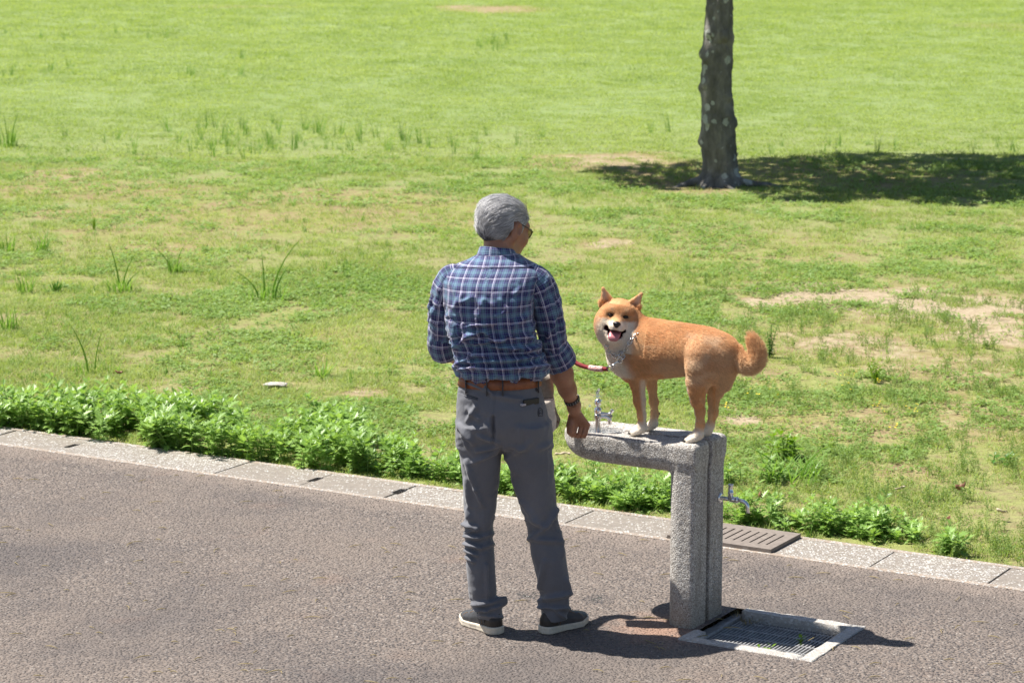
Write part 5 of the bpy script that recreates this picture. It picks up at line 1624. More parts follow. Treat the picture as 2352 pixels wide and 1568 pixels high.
# neck and chest
vol.cap(d3(790, 545, dY(790)), d3(650, 420, 9.385), 0.082, 0.070, 0.05)
vol.cap(d3(700, 640, 9.37), d3(625, 480, 9.365), 0.072, 0.062, 0.05)
vol.cap(d3(690, 720, 9.36), d3(760, 780, 9.35), 0.058, 0.062, 0.05)
# head
vol.ell(hc + DU * 0.002, (0.071, 0.074, 0.071), 0.04, DM)
for s_ in (-1, 1):
    vol.ell(dh(0.045 * s_, 0.022, -0.030), (0.039, 0.044, 0.044), 0.035, DM)
    vol.ell(dh(0.024 * s_, 0.052, 0.030), (0.026, 0.024, 0.020), 0.03, DM)
vol.ell(dh(0, 0.015, -0.070), (0.056, 0.050, 0.040), 0.04, DM)
# muzzle, upper
vol.cap(dh(0, 0.055, -0.010), dh(0, 0.104, -0.025), 0.030, 0.0205, 0.025)
for s_ in (-1, 1): vol.cap(dh(0.018 * s_, 0.066, -0.028), dh(0.011 * s_, 0.102, -0.034), 0.0200, 0.0140, 0.012)
# lower jaw, dropped open
vol.cap(dh(0, 0.040, -0.074), dh(-0.003, 0.082, -0.083), 0.030, 0.0150, 0.02)
for s_ in (-1, 1): vol.cap(dh(0.038 * s_, 0.050, -0.050), dh(0.012 * s_ - 0.003, 0.086, -0.081), 0.010, 0.010, 0.012)
# mouth hollow
vol.ell(dh(-0.002, 0.084, -0.0560), (0.0275, 0.038, 0.0220), 0.005, DM, True)
vol.ell(dh(-0.024, 0.066, -0.039), (0.0215, 0.022, 0.0115), 0.005, DM, True)
vol.ell(dh(0.022, 0.066, -0.041), (0.0185, 0.022, 0.0105), 0.005, DM, True)
# eye hollows
for s_ in (-1, 1): vol.ell(dh(0.029 * s_, 0.082, 0.011), (0.013, 0.012, 0.007), 0.006, DM, True)
# ears
for s_ in (-1, 1):
    b1 = dh(0.074 * s_, -0.006, 0.102)
    for rb, ub in ((0.031, 0.054), (0.042, 0.050), (0.053, 0.044), (0.064, 0.036)):
        vol.cap(dh(rb * s_, -0.008, ub), b1, 0.0125, 0.0045, 0.004)
    for rb, ub in ((0.044, 0.054), (0.054, 0.050)):
        vol.cap(dh(rb * s_, 0.0075, ub), dh(0.0715 * s_, 0.0030, 0.091), 0.0105, 0.003, 0.003, True)
# legs: near front, far front, near hind, far hind
def leg(pts, k=0.014):
    vol.chain([(*d3(x, y, Y), r) for x, y, Y, r in pts], k)
leg([(780, 680, 9.325, .066), (785, 840, 9.315, .036), (786, 920, 9.312, .0275), (802, 1080, 9.312, .0200), (822, 1210, 9.315, .0145), (826, 1310, 9.315, .0145)])
leg([(880, 700, 9.39, .060), (900, 860, 9.395, .026), (912, 950, 9.40, .0160), (930, 1090, 9.402, .0145), (938, 1200, 9.402, .0130), (930, 1285, 9.402, .0130)])
leg([(1390, 660, 9.165, .076), (1375, 760, 9.160, .068), (1332, 900, 9.160, .043), (1318, 980, 9.162, .0325), (1322, 1070, 9.170, .0250), (1344, 1170, 9.185, .0165), (1346, 1290, 9.182, .0150), (1335, 1370, 9.180, .0155)])
leg([(1480, 700, 9.235, .068), (1490, 840, 9.245, .046), (1478, 960, 9.250, .030), (1466, 1060, 9.260, .0195), (1462, 1190, 9.270, .0165), (1438, 1300, 9.283, .0130), (1412, 1370, 9.288, .0135)])
vol.cap(d3(1560, 760, 9.16), d3(1540, 900, 9.19), 0.050, 0.036, 0.04)
# paws with toes, turned to the left like the feet in the picture
LEFT = (-SV * 0.96 - NV * 0.28).normalized()
PAWS = [(d3(822, 1350, 9.315), 1.0), (d3(922, 1322, 9.402), 0.86), (d3(1322, 1420, 9.178), 1.05), (d3(1402, 1385, 9.29), 0.9)]
SIDE = Vector((0, 0, 1)).cross(LEFT)
CLAWS = []
for c, s_ in PAWS:
    c = Vector((c.x, c.y, FH + 0.021 * s_))
    vol.cap(c + Vector((0, 0, 0.012)), c + LEFT * 0.016 * s_, 0.0195 * s_, 0.019 * s_, 0.015)
    for i, o_ in enumerate((-0.0185, -0.0065, 0.0065, 0.0185)):
        f_ = (0.030, 0.036, 0.036, 0.030)[i]
        q = c + LEFT * f_ * s_ + SIDE * o_ * s_ - Vector((0, 0, 0.0095 * s_))
        vol.cap(c + LEFT * 0.010 * s_ + SIDE * o_ * 0.8 * s_, q, 0.012 * s_, 0.0102 * s_, 0.005)
        CLAWS.append((q, s_))
# tail, curled up
TAIL = [(1590, 610, 9.135, .040), (1655, 680, 9.125, .031), (1725, 742, 9.115, .030), (1795, 755, 9.105, .031), (1846, 705, 9.100, .030), (1850, 630, 9.10, .025), (1824, 560, 9.10, .017), (1800, 500, 9.10, .006)]
tp_ = smooth_path([d3(x, y, Y) for x, y, Y, r in TAIL], 4)
tr_ = np.interp(np.linspace(0, 1, len(tp_)), np.linspace(0, 1, len(TAIL)), [q[3] for q in TAIL])
vol.chain([(*p, r * 0.86) for p, r in zip(tp_, tr_)], 0.006)
vol.F = np.maximum(vol.F, FH + 0.0015 - vol.Z)
Vd_, Qd = vol.surface(1)
Nd = vert_normals(Vd_, Qd)
cmass = np.interp(Vd_[:, 0], [0.3, 0.6, 1.0], [9.37, 9.32, 9.12])
if ((Vd_[:, 1] - cmass) * Nd[:, 1]).sum() < 0: Nd = -Nd; Qd = Qd[:, ::-1]

def dog_colour(Pn, Nn):
    pu, pv = to_uv(Pn)
    x, y = (pu - 1263.3) / 0.25634, (pv - 643.1) / 0.25634
    red = np.array([0.73, 0.44, 0.22]); dark = np.array([0.58, 0.30, 0.13]); cream = np.array([0.74, 0.53, 0.33]); white = np.array([0.84, 0.76, 0.66])
    n = fbm(Pn[:, 0] * 28, Pn[:, 1] * 28, Pn[:, 2] * 28, seed=70)
    c = red[None] * (0.80 + 0.4 * n[:, None]) + 0 * Pn
    def blend(c, col, w): return c * (1 - np.clip(w, 0, 1)[:, None]) + np.asarray(col)[None] * np.clip(w, 0, 1)[:, None]
    j = (n - 0.5)
    # darker saddle and shoulder
    c = blend(c, dark, 0.55 * sstep(0.45, 0.7, fbm(Pn[:, 0] * 9, Pn[:, 1] * 9, Pn[:, 2] * 9, seed=72)))
    zz = Pn[:, 2]
    griz = fbm(Pn[:, 0] * 16, Pn[:, 1] * 16, Pn[:, 2] * 40, seed=75)
    c = blend(c, (0.78, 0.60, 0.42), (0.30 + 0.6 * sstep(0.45, 0.7, griz)) * sstep(1120, 1260, x) * sstep(1600, 1480, x) * sstep(440, 560, y) * sstep(1000, 860, y))
    c = blend(c, (0.78, 0.58, 0.38), 0.35 * sstep(0.55, 0.75, griz))
    lgm = sstep(800, 860, y) * ((x > 680) & (x < 1000)) + sstep(780, 860, y) * ((x > 1180) & (x < 1480))
    # under side, inner legs
    c = blend(c, cream, 0.95 * sstep(0.15, -0.55, Nn[:, 2] + 0.4 * j) * sstep(1.12, 1.02, zz) * sstep(850, 960, x + 80 * j) * (1 - 0.95 * lgm))
    nside = Nn[:, 0] * NV.x + Nn[:, 1] * NV.y                       # + = facing away from the camera side
    legs = sstep(0.965, 0.93, zz)
    near = ((x > 680) & (x < 880) & (y > 850)) | ((x > 1180) & (x < 1405) & (y > 930))
    far = ((x >= 865) & (x < 1000) & (y > 850)) | ((x >= 1392) & (x < 1560) & (y > 930))
    c = blend(c, white, legs * near * sstep(0.15, 0.75, nside + 0.3 * j))
    c = blend(c, cream, legs * far * sstep(0.35, -0.35, nside + 0.3 * j) * np.where(x > 1392, sstep(1475, 1430, x), 1.0) * 0.85)
    ax = Nn[:, 0] * SV.x + Nn[:, 1] * SV.y
    c = blend(c, white, legs * near * (x < 1000) * sstep(0.45, 0.9, ax) * 0.85)
    c = blend(c, white, legs * near * (x > 1000) * sstep(-0.45, -0.9, ax) * 0.85)
    # paws
    c = blend(c, white, sstep(FH + 0.075, FH + 0.035, zz + 0.02 * j))
    # chest front and throat
    c = blend(c, white, sstep(90, -30, x - np.interp(y, [520, 600, 700, 860], [600, 585, 625, 700]) + 60 * j) * (y > 500) * (y < 930) * sstep(900, 840, y))
    c = blend(c, cream, 0.7 * sstep(830, 900, y) * sstep(960, 900, y) * (x > 850) * (x < 1230))
    # pale breeches and tail underside
    c = blend(c, cream, 0.8 * sstep(1500, 1580, x + 90 * j) * sstep(740, 880, y + 60 * j) * sstep(1040, 960, y) * (x < 1680))
    c = blend(c, cream, 0.9 * np.exp(-(((x - 1590) / 60) ** 2 + ((y - 690) / 90) ** 2)))
    c = blend(c, (0.80, 0.56, 0.33), 0.55 * sstep(1660, 1720, x))
    c = blend(c, cream, 0.65 * sstep(1640, 1700, x) * sstep(660, 780, y + 60 * j))
    # face
    rel = Pn - np.array(hc); r_, f_, u_ = rel @ np.array(DR), rel @ np.array(DF), rel @ np.array(DU)
    hd_ = (np.abs(r_) < 0.11) & (f_ > -0.03) & (u_ > -0.125) & (u_ < 0.13)
    a_ = np.abs(r_)
    cheek = sstep(0.000, -0.014, u_ - 0.10 * np.clip(a_ - 0.035, 0, 1) + 0.012 * j) * sstep(0.084, 0.052, a_ + 0.03 * j) * sstep(0.004, 0.026, a_ + 0.35 * np.clip(-0.012 - u_, 0, 1))
    c = np.where(hd_[:, None], blend(c, white, cheek * sstep(-0.01, 0.02, f_) * 0.95), c)
    chin = sstep(-0.026, -0.050, u_) * sstep(0.082, 0.050, a_ + 1.2 * np.clip(-u_ - 0.045, 0, 0.07) + 0.03 * j) * sstep(-0.045, 0.0, f_)
    c = np.where(hd_[:, None], blend(c, white, chin * 0.95), c)
    brow = np.exp(-(((a_ - 0.026) / 0.011) ** 2 + ((u_ - 0.034) / 0.008) ** 2))
    c = np.where(hd_[:, None], blend(c, cream, brow * 0.75 * (f_ > 0.03)), c)
    c = np.where(hd_[:, None], blend(c, dark * 0.8, 0.5 * np.exp(-((r_ / 0.006) ** 2)) * sstep(0.0, 0.02, u_) * sstep(0.055, 0.035, u_) * (f_ > 0.03)), c)
    eyer = np.exp(-(((a_ - 0.028) / 0.0155) ** 2 + ((u_ - 0.011) / 0.0085) ** 2) ** 2)
    c = np.where(hd_[:, None], blend(c, (0.07, 0.03, 0.015), eyer * 0.55 * (f_ > 0.045)), c)
    ear_in = sstep(0.046, 0.054, u_) * sstep(0.098, 0.088, u_) * (f_ > -0.014) * np.exp(-(((a_ - np.interp(u_, [0.045, 0.10], [0.0495, 0.0725])) / np.interp(u_, [0.045, 0.10], [0.0150, 0.0045])) ** 2) ** 2)
    c = np.where(hd_[:, None], blend(c, np.array([0.62, 0.44, 0.33]), ear_in * 0.85), c)
    c = np.where(hd_[:, None], blend(c, np.array([0.13, 0.06, 0.03]), ear_in * sstep(0.076, 0.052, u_) * 0.75), c)
    # lips and mouth lining
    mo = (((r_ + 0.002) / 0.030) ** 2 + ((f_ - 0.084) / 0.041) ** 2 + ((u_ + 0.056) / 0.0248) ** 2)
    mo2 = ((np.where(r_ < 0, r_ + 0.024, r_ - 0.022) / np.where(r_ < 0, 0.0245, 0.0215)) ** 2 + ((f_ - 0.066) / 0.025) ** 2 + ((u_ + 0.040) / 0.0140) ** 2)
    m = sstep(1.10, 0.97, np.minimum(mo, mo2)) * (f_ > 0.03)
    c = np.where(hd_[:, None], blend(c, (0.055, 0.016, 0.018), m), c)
    return c, np.maximum(m, ear_in * (hd_ & (f_ > -0.014)) * 0.9 * (Nn @ np.array(DF) > 0.2)), dict(r=r_, f=f_, u=u_, x=x, y=y, head=hd_)
cd, mouth_d, loc = dog_colour(Vd_, Nd)
t = NT('dog_skin'); t.base(t.attr('tone')); t.b.inputs['Roughness'].default_value = 0.75; t.b.inputs['Specular IOR Level'].default_value = 0.2
t.bump(t.noise(260.0, t.n('TexCoord').outputs['Object'], 3.0), 0.5, 0.004)
dbody = mesh_obj('body', Vd_, Qd, t.m, dog, world_space=True)
set_color(dbody, 'tone', cd)

# fur
nF = 130000
rg = np.random.default_rng(9)
ar = np.linalg.norm(np.cross(Vd_[Qd[:, 2]] - Vd_[Qd[:, 0]], Vd_[Qd[:, 3]] - Vd_[Qd[:, 1]]), axis=1)
hfac = np.where(loc['head'][Qd[:, 0]], 2.0, 1.0)
fi = rg.choice(len(Qd), nF, p=ar * hfac / (ar * hfac).sum())
w = rg.dirichlet([1, 1, 1, 1], nF)
Rt = (Vd_[Qd[fi]] * w[..., None]).sum(1); Rn = (Nd[Qd[fi]] * w[..., None]).sum(1); Rn /= np.linalg.norm(Rn, axis=1)[:, None]
col, mo_, lc = dog_colour(Rt, Rn)
keep = (mo_ < 0.25) & (Rt[:, 2] > FH + 0.004)
r_, f_, u_ = lc['r'], lc['f'], lc['u']; x, y = lc['x'], lc['y']
keep &= ~(lc['head'] & (f_ > 0.104) & (np.abs(r_) < 0.018) & (u_ > -0.036) & (u_ < -0.008))
keep &= ~(lc['head'] & (f_ > 0.05) & ((((np.abs(r_) - 0.029) / 0.0115) ** 2 + ((u_ - 0.011) / 0.0065) ** 2) < 1))
S_, D_ = np.array(SV), np.array([0, 0, -1.0])
flow = S_[None] * 0.8 + D_[None] * 0.55 + np.zeros_like(Rt)
lg = sstep(0.99, 0.93, Rt[:, 2])[:, None]
flow = flow * (1 - lg) + (D_[None] * 1.0 + S_[None] * 0.25) * lg
hw = (lc['head'] & (f_ > -0.03)).astype(float)[:, None]
away = Rt - np.array(dh(0, 0.11, -0.02)); away /= np.linalg.norm(away, axis=1)[:, None]
flow = flow * (1 - hw) + away * hw
tv = np.array([tuple(p) for p in tp_])
td = np.gradient(tv, axis=0); td /= np.linalg.norm(td, axis=1)[:, None]
dist = ((Rt[:, None, :] - tv[None]) ** 2).sum(2); ti = dist.argmin(1)
ist = (np.sqrt(dist.min(1)) < np.interp(ti, np.arange(len(tr_)), tr_) * 1.5) & (x > 1675)
flow = np.where(ist[:, None], td[ti] * 1.0, flow)
flow += rg.normal(0, 1, (nF, 3)) * np.where(ist, 0.5, 0.24)[:, None]
swirl = fbm(Rt[:, 0] * 20, Rt[:, 1] * 20, Rt[:, 2] * 20, seed=91) - 0.5
flow += np.cross(Rn, flow) * swirl[:, None] * 0.9
flow -= Rn * (flow * Rn).sum(1)[:, None]; flow /= np.maximum(np.linalg.norm(flow, axis=1), 1e-6)[:, None]
ln_ = np.full(nF, 0.0165)
ln_ = np.where(Rt[:, 2] < 0.95, 0.0095, ln_); ln_ = np.where(Rt[:, 2] < 0.82, 0.0062, ln_)
front = np.clip((f_ + 0.0) / 0.10, 0, 1)
ln_ = np.where(lc['head'], 0.018 * (1 - front) + 0.0042 * front, ln_)
ln_ = np.where(lc['head'] & (u_ > 0.050), 0.0040, ln_)
ln_ = np.where(ist, 0.022, ln_)
ln_ = np.where((x > 1500) & (x < 1680) & (y > 740) & (y < 1020) & ~ist, 0.024, ln_)
ln_ *= rg.uniform(0.65, 1.2, nF)
lift = np.where(ist, 0.75, 0.20) + rg.uniform(-0.08, 0.12, nF)
lift = np.where(lc['head'], 0.15, lift)
tip = Rt + flow * ln_[:, None] + Rn * (ln_ * lift * 0.75)[:, None]
bend = Rn * (ln_ * 0.16)[:, None]
vr = rg.uniform(0.78, 1.22, nF)[:, None]
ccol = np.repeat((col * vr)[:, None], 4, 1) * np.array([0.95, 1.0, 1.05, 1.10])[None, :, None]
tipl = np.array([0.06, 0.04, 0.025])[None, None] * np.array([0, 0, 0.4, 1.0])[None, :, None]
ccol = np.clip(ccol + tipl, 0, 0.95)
rad_ = rg.uniform(0.00035, 0.0006, nF)
t = NT('dog_fur'); t.base(t.attr('tone')); t.b.inputs['Roughness'].default_value = 0.55; t.b.inputs['Specular IOR Level'].default_value = 0.3
trl = t.n('BsdfTranslucent'); t.l(t.attr('tone'), trl.inputs['Color'])
mxs = t.n('MixShader'); mxs.inputs[0].default_value = 0.30
t.l(t.b.outputs[0], mxs.inputs[1]); t.l(trl.outputs[0], mxs.inputs[2]); t.l(mxs.outputs[0], t.out.inputs['Surface'])
k = keep
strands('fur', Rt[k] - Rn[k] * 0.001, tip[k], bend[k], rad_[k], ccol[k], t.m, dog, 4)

# eyes, nose, tongue, teeth, claws
t = NT('dark_eye'); t.base((0.012, 0.007, 0.005)); t.b.inputs['Roughness'].default_value = 0.06
for s_ in (-1, 1):
    V, F = blob(Vector((0, 0, 0)), 1.0, 16)
    V = [dh(0.029 * s_, 0.0735, 0.0105) + DR * v.x * 0.0115 + DF * v.y * 0.009 + DU * v.z * (0.0058 if s_ > 0 else 0.0048) for v in V]
    mesh_obj('eye', V, F, t.m, dog, world_space=True)
t = NT('wet_nose'); t.base((0.018, 0.015, 0.017)); t.b.inputs['Roughness'].default_value = 0.30
t.bump(t.noise(500.0, t.n('TexCoord').outputs['Object'], 2.0), 0.4, 0.002)
v = Vol(dh(0, 0.118, -0.02) - Vector((0.035, 0.035, 0.035)), dh(0, 0.118, -0.02) + Vector((0.035, 0.035, 0.035)), 0.0018)
v.ell(dh(0, 0.117, -0.0165), (0.0155, 0.012, 0.0095), 0.004, DM)
v.ell(dh(0, 0.117, -0.026), (0.009, 0.010, 0.008), 0.008, DM)
for s_ in (-1, 1): v.ell(dh(0.0078 * s_, 0.1285, -0.0205), (0.0032, 0.004, 0.0028), 0.003, DM, True)
Vv, Qq = v.surface(1); mesh_obj('nose', Vv, Qq, t.m, dog, world_space=True)
t = NT('tongue'); n_ = t.noise(200.0, t.n('TexCoord').outputs['Object'], 3.0)
t.base(t.ramp(n_, [(0.3, (0.42, 0.14, 0.16)), (0.7, (0.55, 0.22, 0.24))])); t.b.inputs['Roughness'].default_value = 0.28; t.b.inputs['Subsurface Weight'].default_value = 0.1
t.b.inputs['Subsurface Radius'].default_value = (0.01, 0.004, 0.003)
v = Vol(dh(0, 0.085, -0.065) - Vector((0.05, 0.06, 0.05)), dh(0, 0.085, -0.065) + Vector((0.05, 0.06, 0.05)), 0.002)
tg = [(0.0, 0.052, -0.052), (-0.001, 0.078, -0.052), (-0.003, 0.098, -0.059), (-0.005, 0.107, -0.071), (-0.006, 0.108, -0.080)]
wd = [0.018, 0.0205, 0.0205, 0.0190, 0.0150]
for i in range(4):
    for q in np.linspace(0, 1, 4):
        a, b = np.array(tg[i]), np.array(tg[i + 1]); c_ = a + (b - a) * q; w_ = wd[i] + (wd[i + 1] - wd[i]) * q
        v.ell(dh(*c_), (w_, 0.007, 0.0055), 0.006, DM)
v.cap(dh(0, 0.07, -0.054), dh(-0.002, 0.111, -0.085), 0.0016, 0.0016, 0.003, True)
Vv, Qq = v.surface(1); mesh_obj('tongue', Vv, Qq, t.m, dog, world_space=True)
M_TOOTH = simple('tooth', (0.68, 0.60, 0.42), 0.3, 0, 0.1)
for r0, f0, u0, r1, u1 in ((-0.0185, 0.086, -0.038, -0.0190, -0.046), (0.0170, 0.086, -0.039, 0.0175, -0.046)):
    mesh_obj('tooth', *tube([dh(r0, f0, u0), dh((r0 + r1) / 2, f0 + 0.002, (u0 + u1) / 2), dh(r1, f0 + 0.003, u1)], [0.0028, 0.0020, 0.0006], 8), M_TOOTH, dog, world_space=True)
M_CLAW = simple('black_claw', (0.02, 0.017, 0.016), 0.35, 0, 0.2)
for q, s_ in CLAWS:
    p0 = q + LEFT * 0.006 * s_ + Vector((0, 0, 0.001)); 
    mesh_obj('claw', *tube([p0, p0 + LEFT * 0.007 * s_ - Vector((0, 0, 0.002)), p0 + LEFT * 0.012 * s_ - Vector((0, 0, 0.008 * s_))], [0.0036 * s_, 0.0031 * s_, 0.0010], 8), M_CLAW, dog, world_space=True)
for x_, y_, Y_ in ((855, 1262, 9.315), (978, 1192, 9.402)):
    p0 = d3(x_, y_, Y_)
    mesh_obj('claw', *tube([p0 - SV * 0.006, p0, p0 + SV * 0.003 - Vector((0, 0, 0.006))], [0.004, 0.0042, 0.0015], 8), M_CLAW, dog, world_space=True)

# ---- chain collar, lead
from mathutils.bvhtree import BVHTree
bv = BVHTree.FromPolygons([Vector(q) for q in Vd_], [tuple(q) for q in Qd])
def on_dog(x, y, off):
    p = d3(x, y, 9.3); c = Vector((0, 0, CAM_H)); d = (p - c).normalized()
    h = bv.ray_cast(c, d)
    if h[0] is None:
        h = bv.find_nearest(p)
        return h[0] + (h[0] - Vector((hc.x + 0.02, 9.38, h[0].z))).normalized() * off
    return h[0] - d * off
t = NT('steel_chain'); t.base((0.62, 0.62, 0.60)); t.b.inputs['Metallic'].default_value = 1.0; t.b.inputs['Roughness'].default_value = 0.22
M_STEEL = t.m
vis = [(512, 590), (524, 632), (548, 665), (590, 682), (640, 668), (672, 632), (700, 588), (726, 540)]
cp = [on_dog(a, b, 0.012) for a, b in vis]
last = cp[-1]; first = cp[0]
hid = [last + Vector((0.03, 0.03, 0.03)), last + Vector((0.02, 0.13, 0.05)), first + Vector((0.06, 0.13, 0.05)), first + Vector((0.0, 0.04, 0.03))]
loop = smooth_path(cp + hid + [first], 12)
cl = [0.0]
for a, b in zip(loop[:-1], loop[1:]): cl.append(cl[-1] + (b - a).length)
nlk = int(cl[-1] / 0.0165)
collar = empty('chain_collar', tuple(cp[4]))
tag(collar, 'silver chain collar with loose ring links hanging round the dog neck', 'collar')
def link_pts(L_, W_, n=16):
    return [Vector((math.copysign(L_ / 2 - W_ / 2, math.cos(a)) + W_ / 2 * math.cos(a), W_ / 2 * math.sin(a), 0)) for a in np.linspace(0.0001, 2 * math.pi + 0.0001, n + 1)]
V, F = tube(link_pts(0.024, 0.013), 0.0016, 6, False)
me_l = None
lk0 = (loop[0], None)
for i in range(nlk):
    s_ = (i + 0.5) * cl[-1] / nlk
    j = min(int(np.searchsorted(cl, s_)), len(loop) - 1)
    tn = (loop[min(j + 1, len(loop) - 1)] - loop[max(j - 1, 0)]).normalized()
    p = loop[j]
    out = (p - Vector((hc.x + 0.025, 9.37, p.z))).normalized()
    b_ = tn.cross(out).normalized(); n_ = b_.cross(tn)
    an = math.radians(25 if i % 2 else 115)
    b2 = b_ * math.cos(an) + n_ * math.sin(an); n2 = b2.cross(tn) * -1
    Mt = Matrix((tn, b2, tn.cross(b2))).transposed().to_4x4(); Mt.translation = p
    if me_l is None:
        o = mesh_obj('link', V, F, M_STEEL); me_l = o.data
    else:
        o = link(bpy.data.objects.new('link', me_l))
    o.matrix_world = Mt
    bpy.context.view_layer.update()
    o.parent = collar; o.matrix_parent_inverse = collar.matrix_world.inverted()
def ring3(c, r, nrm, rad, name, par):
    nrm = nrm.normalized(); a_ = nrm.orthogonal().normalized(); b_ = nrm.cross(a_)
    pts = [c + (a_ * math.cos(q) + b_ * math.sin(q)) * r for q in np.linspace(0, 2 * math.pi, 25)]
    return mesh_obj(name, *tube(pts, rad, 8, False), M_STEEL, par, world_space=True)
rc = on_dog(645, 678, 0.016)
ring3(rc, 0.0125, Vector((0.4, -1, 0.2)), 0.0019, 'ring', collar)
ring3(on_dog(632, 664, 0.018), 0.0115, Vector((-0.5, -1, 0.1)), 0.0017, 'ring', collar)
ring3(on_dog(655, 668, 0.020), 0.011, Vector((0.9, -0.8, -0.3)), 0.0017, 'ring', collar)
# lead: red cord from his left hand, a printed wrap, a swivel and a snap hook
M_CORD = simple('red_cord', (0.22, 0.012, 0.020), 0.75, 0, 0.35, 400.0, 0.5)
t = NT('red_print'); tc = t.n('TexCoord').outputs['Object']
vd_ = t.voro(130.0, tc, 'F1'); wv_ = t.math('FRACT', t.math('MULTIPLY', vd_, 3.2))
t.base(t.mix(t.ramp(wv_, [(0.40, 0.0), (0.50, 1.0)]), (0.40, 0.035, 0.05), (0.80, 0.66, 0.60))); t.b.inputs['Roughness'].default_value = 0.8
e1 = d3(515, 797, 9.275)
pth = smooth_path([lh + Vector((0.02, -0.03, 0.0)), Vector((0.10, 9.42, lh.z - 0.02)), d3(150, 700, 9.37), d3(250, 752, 9.345), d3(350, 784, 9.318), e1], 10)
rootl = mesh_obj('dog_lead', *tube(pth, [0.0085] * len(pth), 14), M_CORD)
tag(rootl, 'thick red cord lead with a patterned wrap and metal snap hook held behind the man', 'lead')
mesh_obj('wrap', *tube(smooth_path([d3(352, 783, 9.318), d3(412, 793, 9.299), d3(476, 797, 9.284)], 6), [0.0098, 0.0106, 0.0110, 0.0110, 0.0110, 0.0112, 0.0113, 0.0113, 0.0112, 0.0112, 0.0112, 0.0108, 0.0098], 16), t.m, rootl)
hk0 = d3(518, 800, 9.273); hk1 = rc + Vector((-0.002, -0.012, -0.012))
ax = (hk1 - hk0).normalized(); sd_ = ax.cross(Vector((0, -1, 0))).normalized()
tri = [hk0 - sd_ * 0.010, hk0 + ax * 0.024 - sd_ * 0.004, hk0 + ax * 0.024 + sd_ * 0.004, hk0 + sd_ * 0.010, hk0 - sd_ * 0.010]
mesh_obj('strap_ring', *tube(tri, 0.0019, 8), M_STEEL, rootl)
Lh = (hk1 - hk0).length
V, F = lathe([(0.005, 0.0), (0.0068, 0.003), (0.0068, 0.009), (0.0045, 0.011), (0.0052, 0.014), (0.0052, 0.03), (0.004, 0.033)], 14)
mesh_obj('swivel', *moved((V, F), hk0 + ax * 0.022, ax.to_track_quat('Z', 'Y').to_matrix()), M_STEEL, rootl)
h0 = hk0 + ax * 0.050
hook = smooth_path([h0 - sd_ * 0.003, h0 + ax * 0.008 - sd_ * 0.010, h0 + ax * 0.022 - sd_ * 0.010, hk1 + ax * 0.004 - sd_ * 0.002, hk1 + sd_ * 0.007 - ax * 0.002, h0 + ax * 0.012 + sd_ * 0.009, h0 + sd_ * 0.004], 5)
mesh_obj('snap_hook', *tube(hook, 0.0026, 8), M_STEEL, rootl)
mesh_obj('gate', *tube([h0 + ax * 0.004, h0 + ax * 0.030 + sd_ * 0.002], 0.0030, 8), M_STEEL, rootl)
# ================================================================ GRASS, WEEDS, PLANTS
def blade(base, dirn, h, w, lean, seg=2, curl=0.3, edge=False):
    """one grass blade: a tapered strip that bends over"""
    up = Vector((0, 0, 1)); side = up.cross(dirn).normalized()
    if edge: side = (dirn - up * lean * 0.6).normalized()          # the other half of a folded blade
    V, F = [], []
    for i in range(seg + 1):
        t_ = i / seg
        p = base + up * (h * t_ * (1 - 0.25 * lean * t_)) + dirn * (h * lean * (t_ ** (1 + curl)))
        ww = w * (1 - t_) ** 0.7
        if i == seg: V.append(p)
        else: V += [p - side * ww * 0.5, p + side * ww * 0.5]
    for i in range(seg - 1):
        F.append((2 * i, 2 * i + 1, 2 * i + 3, 2 * i + 2))
    F.append((2 * (seg - 1), 2 * (seg - 1) + 1, 2 * seg))
    return V, F

def rdir(r):
    a = r.uniform(0, 6.283)
    return Vector((math.cos(a), math.sin(a), 0))

def clump(seed, n, rad, hlo, hhi, w, lean=(0.3, 1.1), seg=2):
    r = random.Random(seed); mb = MB()
    for _ in range(n):
        d = rdir(r); b = d * rad * math.sqrt(r.random())
        dd = (d * 0.7 + rdir(r) * 0.8).normalized()
        mb.add(blade(b, dd, r.uniform(hlo, hhi), w * r.uniform(0.7, 1.3), r.uniform(*lean), seg))
    return mb

def leaflet(c, dirn, nrm, ln, wd):
    s = nrm.cross(dirn).normalized()
    return [c, c + dirn * ln * 0.45 + s * wd * 0.5, c + dirn * ln, c + dirn * ln * 0.45 - s * wd * 0.5], [(0, 1, 2, 3)]

def clover(seed, n, rad, size, hlo, hhi):
    r = random.Random(seed); mb = MB()
    for _ in range(n):
        b = rdir(r) * rad * math.sqrt(r.random()); b.z = r.uniform(hlo, hhi)
        a0 = r.uniform(0, 6.28)
        nrm = Vector((r.gauss(0, 0.35), r.gauss(0, 0.35), 1)).normalized()
        for k in range(3):
            d = Vector((math.cos(a0 + k * 2.09), math.sin(a0 + k * 2.09), 0)); d = (d - nrm * d.dot(nrm)).normalized()
            mb.add(leaflet(b, d, nrm, size * r.uniform(0.7, 1.2), size * 0.9))
    return mb

def wispy(seed, n, h):
    """thin branching stalks with small seed pods"""
    r = random.Random(seed); mb = MB()
    for _ in range(n):
        b = rdir(r) * 0.03 * r.random(); d = rdir(r); hh = h * r.uniform(0.6, 1.1); le = r.uniform(0.1, 0.5)
        mb.add(blade(b, d, hh, 0.0035, le, 3))
        for k in range(11):
            t_ = r.uniform(0.25, 1.0)
            p = b + Vector((0, 0, hh * t_ * (1 - 0.25 * le * t_))) + d * hh * le * t_ ** 1.3
            dd = (rdir(r) + Vector((0, 0, r.uniform(-0.1, 0.7)))).normalized()
            mb.add(leaflet(p, dd, Vector((dd.y, -dd.x, 0.8)).normalized(), 0.016 * r.uniform(0.7, 1.4), 0.007))
    return mb

